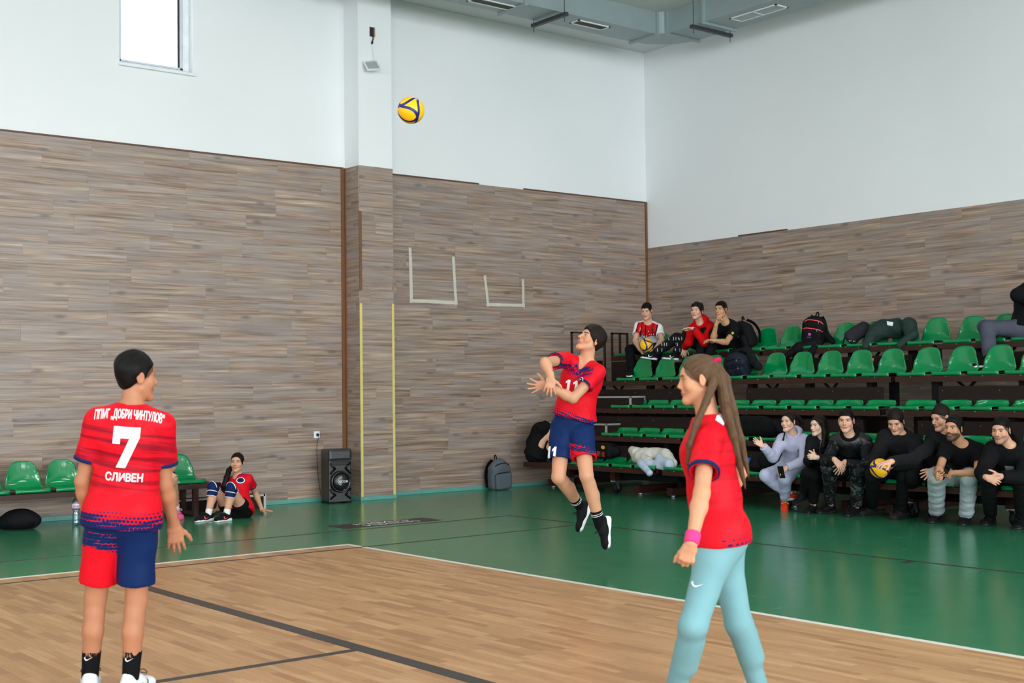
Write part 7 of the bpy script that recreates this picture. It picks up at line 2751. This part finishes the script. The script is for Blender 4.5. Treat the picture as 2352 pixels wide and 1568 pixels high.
    # grey sweatpants boy
    J, root = sitter('person in black tee shirt and grey sweatpants with beard holding a phone', dict(
        h=1.82, F=-22, pel=seat_pt(2212, XS - 0.02, Z1), neck=(2210, 1018, -1), head=(2191, 984, -48, 3), slouch=0.05, tl=0.46,
        Rel=(2158, 1076, -1), Rwr=(2150, 1088, -1), Lel=(2246, 1086, -1), Lwr=(2182, 1086, -1),
        Rkn=(2150, 1092, -1), Lkn=(2226, 1096, -1), Ran=(2152, 1198, 'floor'), Lan=(2220, 1204, 'floor'), Rtoe=-40, Ltoe=-36,
        Rhand=dict(f=camv(-0.2, -0.3, 0.9), n=camv(0.9, 0, 0.2), curl=(60, 65, 40), spread=1), Lhand=dict(f=camv(-0.9, -0.1, 0.4), n=camv(0, 0.5, 0.6), curl=(30, 40, 30)),
        skin=mat_skin('skin_grey_pants', (194, 142, 110), brow=(26, 20, 18), stubble=0.85, browt=1.25)))
    make_top(J, root, 'tee_shirt', M_BLACKC, off=0.014, drop=0.04, sleeve=0.62, hsz=0.009, loose=0.006, seed=61)
    make_pants(J, root, 'sweatpants', M_GREYS, off=0.026, hsz=0.008, waist=0.05, fold=0.007, end=0.94, ank=0.012)
    make_hair(J, root, BK_HAIR, 'short', fringe=0.004, top=0.010, seed=16)
    shoes(J, root, M_SHOEB, M_SOLEB, M_SOCKW, 0.06, chunky=0.006)
    phone(J['Lwr'] + camv(-0.8, 0.1, 0.5) * 0.09, camv(0.5, 0.9, 0.1), camv(-0.8, 0.4, 0.5), 'dark phone in the hands of the bearded sweatpants wearer')
    # hooded boy
    J, root = sitter('person in black hoodie with grey chest print and clasped hands', dict(
        h=1.82, F=-22, pel=seat_pt(2318, XS - 0.02, Z1), neck=(2320, 1022, -1), head=(2300, 988, -44, -6), slouch=0.05, tl=0.46, build=1.06,
        Rel=(2258, 1086, -1), Rwr=(2266, 1096, -1), Lel=(2350, 1098, -1), Lwr=(2298, 1094, -1),
        Rkn=(2268, 1098, -1), Lkn=(2345, 1104, -1), Ran=(2276, 1204, 'floor'), Lan=(2348, 1212, 'floor'), Rtoe=-42, Ltoe=-38,
        Rhand=dict(f=camv(0.7, -0.3, 0.6), n=camv(0.3, -0.2, -0.8), curl=(35, 45, 30)), Lhand=dict(f=camv(-0.9, -0.1, 0.4), n=camv(0, 0, -1), curl=(40, 45, 30)),
        skin=mat_skin('skin_hooded', (204, 154, 128), brow=(26, 20, 18), stubble=0.35, browt=1.2)))
    t = make_top(J, root, 'hoodie', M_BLACKC, off=0.026, drop=0.04, sleeve='long', hsz=0.009, loose=0.008, fold=0.006, puff=0.008, seed=63)
    make_hood(J, root, M_BLACKC, 0.02, 1.15)
    wrap_print('chest_print', (np.array([(-.3, .5), (.3, .5), (.45, -.5), (-.15, -.45)]) * 0.14, [(0, 1, 2, 3)]), t, J['pel'] + J['u'] * 0.26, -J['r'], J['u'], plain('grey_print', (120, 124, 130), 0.7), t, 0.004, 0.02)
    wrap_print('chest_print_patch', (np.array([(-.5, 0), (0, .3), (.5, 0), (0, -.3)]) * 0.07, [(0, 1, 2, 3)]), t, J['pel'] + J['u'] * 0.235, -J['r'], J['u'], M_BLACKP, t, 0.006, 0.02)
    make_pants(J, root, 'trousers', M_BLACKC2, off=0.018, hsz=0.009, waist=0.05)
    make_hair(J, root, BK_HAIR, 'fade', top=0.006)
    shoes(J, root, M_SHOEB, M_SOLEB, M_SOCKB, 0.06, chunky=0.006)
    # spectator curled up at the end of the lowest row, behind the jumping player
    J, root = sitter('person in black hunched with a bare knee at the end of the lowest bleacher row', dict(
        h=1.76, F=62, pel=seat_pt(1232, 12.2, RZ[1] + 0.11), neck=(1262, 966, 1), head=(1290, 962, 60, -20), slouch=0.10, tl=0.47,
        Rel=(1222, 1010, 1), Rwr=(1246, 1046, 1), Lel=(1300, 1020, 1), Lwr=(1290, 1040, 1),
        Rkn=(1258, 984, -1), Lkn=(1290, 985, 1), Ran=(1290, 1050, 1), Lan=(1320, 1050, 1), Rtoe=60, Ltoe=60,
        skin=mat_skin('skin_hunched', (206, 158, 130))))
    make_top(J, root, 'black_top', M_BLACKC, off=0.022, drop=0.06, sleeve='long', hsz=0.010, loose=0.01, fold=0.005, seed=65)
    make_pants(J, root, 'shorts', M_BLACKC, off=0.012, short=0.30, hsz=0.010, waist=0.05)
    make_hair(J, root, BK_HAIR, 'short')
    shoes(J, root, M_SHOEB, M_SOLEB, M_SOCKB, 0.06)


front_row()
# ------------------------------------------------------------------ bags and clothes left lying about
M_BAGB = mat_cloth('black_bag_cloth', (17, 17, 20), 0.7, 0.5, fscale=12.0)
M_BAGG = mat_cloth('grey_bag_cloth', (84, 92, 100), 0.75, 0.4)
M_BAGN = mat_cloth('navy_bag_cloth', (26, 30, 42), 0.55, 0.5, fscale=14.0)
M_COATG = mat_cloth('dark_green_coat', (38, 54, 50), 0.6, 0.7, fscale=12.0)
M_COATW = mat_cloth('off_white_coat', (206, 202, 194), 0.8, 0.5)
M_COATL = mat_cloth('pale_blue_hoodie', (178, 192, 212), 0.85, 0.5)
M_CORAL = plain('coral_zip', (250, 78, 92), 0.5)


def axes(rz, tilt=0.0, lean=0.0):
    """bag axes: r across, f forward (front pocket side), u up; rz = az() angle of the front"""
    f = az(rz)
    u = V3((0, 0, 1.0))
    r = np.cross(f, u)
    f, u = rot_about(f, r, tilt), rot_about(u, r, tilt)
    r, u = rot_about(r, f, lean), rot_about(u, f, lean)
    return nrm(r), nrm(f), nrm(u)


def at(B, ax, x, y, z):
    return B + ax[0] * x + ax[1] * y + ax[2] * z


def empty_at(name, P, label, cat, group=None):
    t = thing(name, label, cat, tuple(float(v) for v in P), 0.0, group)
    return t


def local(o, t):
    """child mesh built in world space under an un-rotated empty"""
    o.data.transform(Matrix.Translation(-Vector(t.location)))
    return o


def backpack(label, B, ax, w, d, h, body, dark, hs=0.008, zips=None, straps=True, group=None):
    t = empty_at('backpack', B, label, 'backpack', group)
    Q = lambda x, y, z: at(B, ax, x * w, y * d, z * h)
    L = [A(ripple(rbox(Q(0, -0.1, 0.40), (w * 0.48, d * 0.33, h * 0.40), 0.07, ax), 0.006, 30, ax[0] + ax[2], 3), 0.03),
         A(ripple(ell(Q(0, -0.12, 0.68), (w * 0.42, d * 0.32, h * 0.30), ax), 0.005, 34, ax[2], 4), 0.05)]
    o = sdf_obj('bag_body', L, hs, body, t)
    local(o, t)
    L = [A(ripple(rbox(Q(0, 0.26, 0.30), (w * 0.40, d * 0.18, h * 0.27), 0.05, ax), 0.006, 34, ax[0], 6), 0.03)]
    local(sdf_obj('front_pocket', L, hs, body, t), t)
    local(MB().tube(spline([Q(-0.06, -0.42, 0.93), Q(-0.03, -0.46, 1.04), Q(0.03, -0.46, 1.04), Q(0.06, -0.42, 0.93)], 4), 0.010, 6).build('top_handle', dark, t, True), t)
    if straps:
        for sx in (-1, 1):
            local(MB().ribbon(spline([Q(sx * 0.18, -0.44, 0.92), Q(sx * 0.26, -0.66, 0.72), Q(sx * 0.32, -0.72, 0.4), Q(sx * 0.40, -0.44, 0.06)], 5), 0.05, 0.012, ax[1]).build('shoulder_strap', dark, t), t)
    for k, (za, zb) in enumerate(((0.50, 0.58), (0.72, 0.84))):
        local(MB().tube(spline([Q(-0.40, 0.20 - k * 0.12, za), Q(-0.22, 0.38 - k * 0.2, zb), Q(0.22, 0.38 - k * 0.2, zb), Q(0.40, 0.20 - k * 0.12, za)], 5), 0.007, 6).build('zip', zips or dark, t, True), t)
        local(MB().box(-0.006, 0.006, -0.004, 0.004, -0.02, 0.02).xf(Matrix.Translation(Vector(Q(-0.20, 0.40 - k * 0.2, zb - 0.03)))).build('zip_pull', M_STEEL, t), t)
    return t


# grey backpack leaning on the long wall
B = onz(1147, 1124)
gb = backpack('grey backpack with black zips leaning on the long laminate wall', V3((B[0], B[1] - 0.02, 0.0)), axes(38, -7, 4), 0.36, 0.28, 0.47, M_BAGG, M_BAGB)
# black gym bag on the floor
B = V3((4.66, 14.62, 0.0))
t = empty_at('gym_bag', B, 'slumped black bag lying on the floor under the bench', 'bag')
ax = axes(0)
L = [A(ripple(ell(at(B, ax, -0.02, 0.05, 0.10), (0.22, 0.14, 0.125), ax), 0.010, 24, (1, 0.4, 0.3), 5), 0.05),
     A(ripple(ell(at(B, ax, 0.14, 0.03, 0.07), (0.14, 0.11, 0.075), ax), 0.008, 28, (1, 0.2, 0.5), 6), 0.05), CUT(B + [0, 0, 0.004], (0, 0, -1))]
local(sdf_obj('bag_body', L, 0.008, M_BAGB, t), t)
local(MB().ribbon(spline([at(B, ax, -0.24, 0.12, 0.09), at(B, ax, -0.22, 0.20, 0.03), at(B, ax, -0.10, 0.225, 0.012), at(B, ax, 0.05, 0.21, 0.012)], 5), 0.035, 0.008).build('bag_strap', M_BAGB, t), t)
local(MB().ribbon(spline([at(B, ax, 0.24, 0.05, 0.03), at(B, ax, 0.30, 0.07, 0.09), at(B, ax, 0.26, 0.08, 0.02)], 5), 0.03, 0.008).build('bag_loop', M_BAGB, t), t)

Y5 = lambda px, py, X=13.98: onx(px, py, X)
# top row: black backpack beside the black tee wearer
B = V3((14.02, Y5(1712, 800)[1], RZ[5] + 0.045))
backpack('plain black backpack on the top row beside the black tee wearer', B, axes(-62, -22, 6), 0.40, 0.30, 0.42, M_BAGB, M_BAGB)
wp = empty_at
# top row: backpack with coral zips on a black coat
B = V3((13.98, Y5(1864, 790)[1], RZ[5] + 0.05))
ax = axes(-30, -12, -10)
tb = backpack('black backpack with coral zips and round badge on the top row', B + [0.02, 0, 0.02], ax, 0.34, 0.26, 0.40, M_BAGB, M_BAGB, zips=M_CORAL)
bd = [c for c in tb.children if c.name.startswith('front_pocket')][0]
for nm, vf, mt, off in (('badge', disc(0.022, 18), plain('badge_violet', (86, 70, 200), 0.5), 0.02), ('badge_top', (np.array([(-.022, 0), (.022, 0), (.012, .018), (-.012, .018)]), [(0, 1, 2, 3)]), M_CORAL, 0.022),
                        ('bag_lettering', fit_text('ELITE', 0.05, 0.014, 0.02), plain('bag_letters', (110, 112, 116), 0.6), 0.02)):
    c = at(B + [0.02, 0, 0.02], ax, 0.02, 0.26 * 0.44, 0.155 if nm != 'bag_lettering' else 0.115)
    r_, f_, u_ = ax
    Mx = Matrix(((-r_[0], u_[0], f_[0], c[0]), (-r_[1], u_[1], f_[1], c[1]), (-r_[2], u_[2], f_[2], c[2]), (0, 0, 0, 1)))
    local(flat_print(nm, vf, Mx, mt, tb, off - 0.015), tb)
t = empty_at('black_coat', V3((13.9, Y5(1845, 800)[1], RZ[5] + 0.04)), 'black coat hanging off the top row under the coral zip backpack', 'coat')
L = [A(ripple(cone(Y5(1880, 786, 13.95), 0.07, Y5(1836, 800, 13.82), 0.07), 0.010, 34, (0.3, 1, 0.3), 7), 0.05),
     A(ripple(cone(Y5(1836, 796, 13.80), 0.06, Y5(1806, 818, 13.72), 0.045), 0.008, 34, (0.3, 1, 0.3), 8), 0.05),
     A(ripple(cone(Y5(1870, 800, 13.80), 0.055, Y5(1850, 828, 13.72), 0.04), 0.008, 34, (0.3, 1, 0.3), 9), 0.05)]
local(sdf_obj('coat_body', L, 0.010, M_BAGB, t), t)
local(sdf_obj('coat_sleeve', [A(ripple(cone(Y5(1892, 762, 14.1), 0.05, Y5(1912, 784, 14.05), 0.04), 0.006, 40, (0, 1, 0.4), 10), 0.03)], 0.010, M_BAGB, t), t)
# top row: dark satchel and green coat
B = V3((13.95, Y5(1962, 780)[1], RZ[5] + 0.05))
t = empty_at('shoulder_bag', B, 'charcoal shoulder bag with small white marks on the top row', 'bag')
L = [A(ripple(econe(Y5(1952, 776, 13.9), (0.10, 0.055), Y5(1988, 752, 14.05), (0.09, 0.06), (0, 0.3, 1)), 0.006, 34, (0, 1, 0.6), 11), 0.04)]
sb = sdf_obj('bag_body', L, 0.009, mat_cloth('charcoal_bag', (38, 38, 44), 0.75, 0.4), t)
for px, py in ((1951, 782), (1963, 783)):
    wrap_print('bag_mark', scaled(SWOOSH, 0.035), sb, Y5(px, py, 13.9), camv(1, 0.2, 0), camv(-0.2, 1, 0), M_WHITE, t, 0.003, 0.02, 0.3)
for c in list(t.children):
    local(c, t)
local(MB().ribbon(spline([Y5(1941, 772, 13.9), Y5(1936, 795, 13.82), Y5(1950, 806, 13.80), Y5(1966, 792, 13.84)], 6), 0.022, 0.005).build('bag_strap', M_BAGB, t), t)
t = empty_at('green_coat', V3((13.98, Y5(2045, 785)[1], RZ[5] + 0.05)), 'dark green padded coat thrown over the seats of the top row', 'coat')
G5 = lambda px, py, X=14.0: Y5(px, py, X)
L = [A(ripple(econe(G5(2015, 758), (0.12, 0.10), G5(2062, 752, 14.08), (0.13, 0.10), (0, 0.2, 1)), 0.014, 30, (0.4, 1, 0.3), 12), 0.06),
     A(ripple(econe(G5(2000, 775, 13.92), (0.09, 0.08), G5(2030, 748, 14.1), (0.08, 0.08), (0, 0.2, 1)), 0.012, 32, (0.4, 1, 0.3), 13), 0.06),
     A(ripple(cone(G5(2088, 745, 14.05), 0.10, G5(2092, 770, 13.95), 0.075), 0.010, 34, (0.4, 1, 0.3), 14), 0.05)]
gc = sdf_obj('coat_body', L, 0.009, M_COATG, t)
wrap_print('coat_label', (np.array([(-.03, -.02), (.02, -.03), (.03, .02), (-.03, .03)]), [(0, 1, 2, 3)]), gc, G5(2052, 743, 13.9), camv(1, -0.1, 0), camv(0.1, 1, 0), M_WHITE, t, 0.004, 0.02, 0.4)
for c in list(t.children):
    local(c, t)
local(sdf_obj('coat_sleeve', [A(ripple(cone(G5(2000, 778, 13.88), 0.07, G5(1988, 796, 13.78), 0.045), 0.008, 40, (0, 0.6, 1), 15), 0.03)], 0.009, M_COATG, t), t)
local(sdf_obj('coat_sleeve', [A(ripple(cone(G5(2098, 768, 13.92), 0.065, G5(2066, 794, 13.78), 0.042), 0.008, 40, (0, 0.6, 1), 16), 0.03)], 0.009, M_COATG, t), t)
# fourth row: black jacket over a navy backpack
Y4 = lambda px, py, X=13.2: onx(px, py, X)
B = V3((13.18, Y4(1708, 868)[1], RZ[4] + 0.04))
backpack('dark navy backpack on the seats of the fourth row under a jacket', B, axes(-35, -35, 10), 0.32, 0.26, 0.36, M_BAGN, M_BAGB)
t = empty_at('black_jacket', V3((13.25, Y4(1715, 840)[1], RZ[4] + 0.05)), 'black jacket heaped over the navy backpack on the fourth row', 'jacket')
L = [A(ripple(econe(Y4(1685, 822, 13.35), (0.11, 0.09), Y4(1718, 818, 13.35), (0.13, 0.09), (0, 0.2, 1)), 0.012, 30, (0.4, 1, 0.3), 17), 0.05),
     A(ripple(cone(Y4(1716, 815, 13.3), 0.09, Y4(1742, 842, 13.15), 0.05), 0.010, 32, (0.4, 1, 0.3), 18), 0.05)]
local(sdf_obj('jacket_body', L, 0.009, M_BLACKC2, t), t)
local(sdf_obj('jacket_sleeve', [A(ripple(cone(Y4(1674, 826, 13.3), 0.06, Y4(1668, 850, 13.15), 0.045), 0.008, 40, (0, 0.6, 1), 19), 0.03)], 0.009, M_BLACKC2, t), t)
# second row: black coats behind the tracksuit wearer
Y2 = lambda px, py, X=12.5: onx(px, py, X)
t = empty_at('black_coat', V3((12.52, Y2(1748, 985)[1], RZ[2] + 0.04)), 'folded black coat on the second row behind the tracksuit wearer', 'coat')
L = [A(ripple(econe(Y2(1712, 985), (0.10, 0.10), Y2(1785, 985), (0.10, 0.10), (0, 0, 1)), 0.012, 30, (0.4, 1, 0.3), 20), 0.05),
     A(ripple(econe(Y2(1708, 966), (0.07, 0.09), Y2(1760, 968), (0.06, 0.09), (0, 0, 1)), 0.010, 30, (0.4, 1, 0.3), 21), 0.05)]
local(sdf_obj('coat_body', L, 0.010, M_BLACKC, t), t)
local(sdf_obj('coat_sleeve', [A(ripple(cone(Y2(1780, 975, 12.45), 0.05, Y2(1802, 994, 12.4), 0.04), 0.008, 40, (0, 0.6, 1), 22), 0.03)], 0.010, M_BLACKC, t), t)
Y1 = lambda px, py, X=12.2: onx(px, py, X)
t = empty_at('black_bag', V3((12.25, Y1(1745, 1080)[1], RZ[1] + 0.04)), 'crumpled black bag on the lowest row beside the tracksuit wearer', 'bag')
L = [A(ripple(ell(Y1(1735, 1068), (0.12, 0.15, 0.10)), 0.014, 26, (0.4, 1, 0.3), 23), 0.05), A(ripple(ell(Y1(1762, 1056), (0.10, 0.10, 0.12)), 0.012, 26, (0.4, 1, 0.3), 24), 0.05)]
local(sdf_obj('bag_body', L, 0.010, M_BAGB, t), t)
local(sdf_obj('blue_pouch', [A(rbox(Y1(1716, 1056, 12.1), (0.03, 0.05, 0.03), 0.012), 0.01)], 0.008, plain('blue_pouch', (24, 84, 190), 0.5), t), t)
# lowest row, near end: club bag, pale coats
t = empty_at('club_bag', V3((12.3, Y1(1388, 1045)[1], RZ[1] + 0.05)), 'black sports bag with red pattern and small yellow crest on the lowest row', 'bag')
L = [A(ripple(rbox(Y1(1390, 1034, 12.34), (0.10, 0.20, 0.115), 0.07), 0.006, 26, (0.4, 1, 0.3), 25), 0.03)]
cb_ = sdf_obj('bag_body', L, 0.008, M_BAGB, t)
g = G('red_stripe_print')
x_, y_, z_ = g.sep(g.obj())
M_RSTR = g.bsdf(g.mix(g.step((y_ * 60.0 + z_ * 20.0 + g.noise(g.obj(), 20.0) * 4.0).sin(), -0.1, 0.1), lin((24, 20, 22)), lin((150, 36, 28))), 0.7)
wrap_print('bag_print', (np.array([(-.12, -.04), (.10, -.04), (.11, .03), (-.10, .035)]), [(0, 1, 2, 3)]), cb_, Y1(1382, 1043, 12.2), camv(1, 0, 0), camv(0, 1, 0), M_RSTR, t, 0.003, 0.02, 0.4)
wrap_print('bag_crest', disc(0.025, 12), cb_, Y1(1386, 1028, 12.2), camv(1, 0, 0), camv(0, 1, 0), plain('crest_yellow', (214, 160, 40), 0.6), t, 0.004, 0.02, 0.4)
for c in list(t.children):
    local(c, t)
local(sdf_obj('bag_side', [A(ripple(ell(Y1(1412, 1036, 12.36), (0.09, 0.12, 0.09)), 0.01, 28, (0.4, 1, 0.3), 26), 0.03)], 0.009, M_BAGB, t), t)
t = empty_at('white_coat', V3((12.3, Y1(1490, 1060)[1], RZ[1] + 0.05)), 'off white padded coat heaped on the seats of the lowest row', 'coat')
L = [A(ripple(econe(Y1(1468, 1046, 12.3), (0.11, 0.10), Y1(1522, 1046, 12.3), (0.10, 0.10), (0, 0, 1)), 0.014, 28, (0.4, 1, 0.3), 27), 0.06),
     A(ripple(cone(Y1(1452, 1034, 12.3), 0.06, Y1(1462, 1040, 12.25), 0.07), 0.008, 34, (0.4, 1, 0.3), 28), 0.04),
     A(ripple(cone(Y1(1530, 1045, 12.25), 0.08, Y1(1545, 1062, 12.15), 0.06), 0.010, 34, (0.4, 1, 0.3), 29), 0.05),
     A(ripple(cone(Y1(1470, 1050, 12.2), 0.08, Y1(1490, 1060, 12.1), 0.06), 0.010, 34, (0.4, 1, 0.3), 30), 0.05)]
local(sdf_obj('coat_body', L, 0.008, M_COATW, t), t)
t = empty_at('blue_hoodie', V3((12.1, Y1(1505, 1070)[1], RZ[1] + 0.03)), 'pale blue hoodie hanging over the edge of the lowest row', 'hoodie')
L = [A(ripple(econe(Y1(1492, 1064, 12.08), (0.06, 0.05), Y1(1540, 1068, 12.08), (0.07, 0.05), (0, 0, 1)), 0.012, 32, (0.4, 1, 0.3), 31), 0.04),
     A(ripple(cone(Y1(1515, 1052, 12.12), 0.05, Y1(1536, 1066, 12.05), 0.055), 0.010, 34, (0.4, 1, 0.3), 32), 0.04)]
local(sdf_obj('hoodie_body', L, 0.008, M_COATL, t), t)
local(sdf_obj('hoodie_sleeve', [A(ripple(cone(Y1(1472, 1062, 12.04), 0.055, Y1(1492, 1086, 11.93), 0.042), 0.007, 40, (0, 0.6, 1), 33), 0.03)], 0.008, M_COATL, t), t)
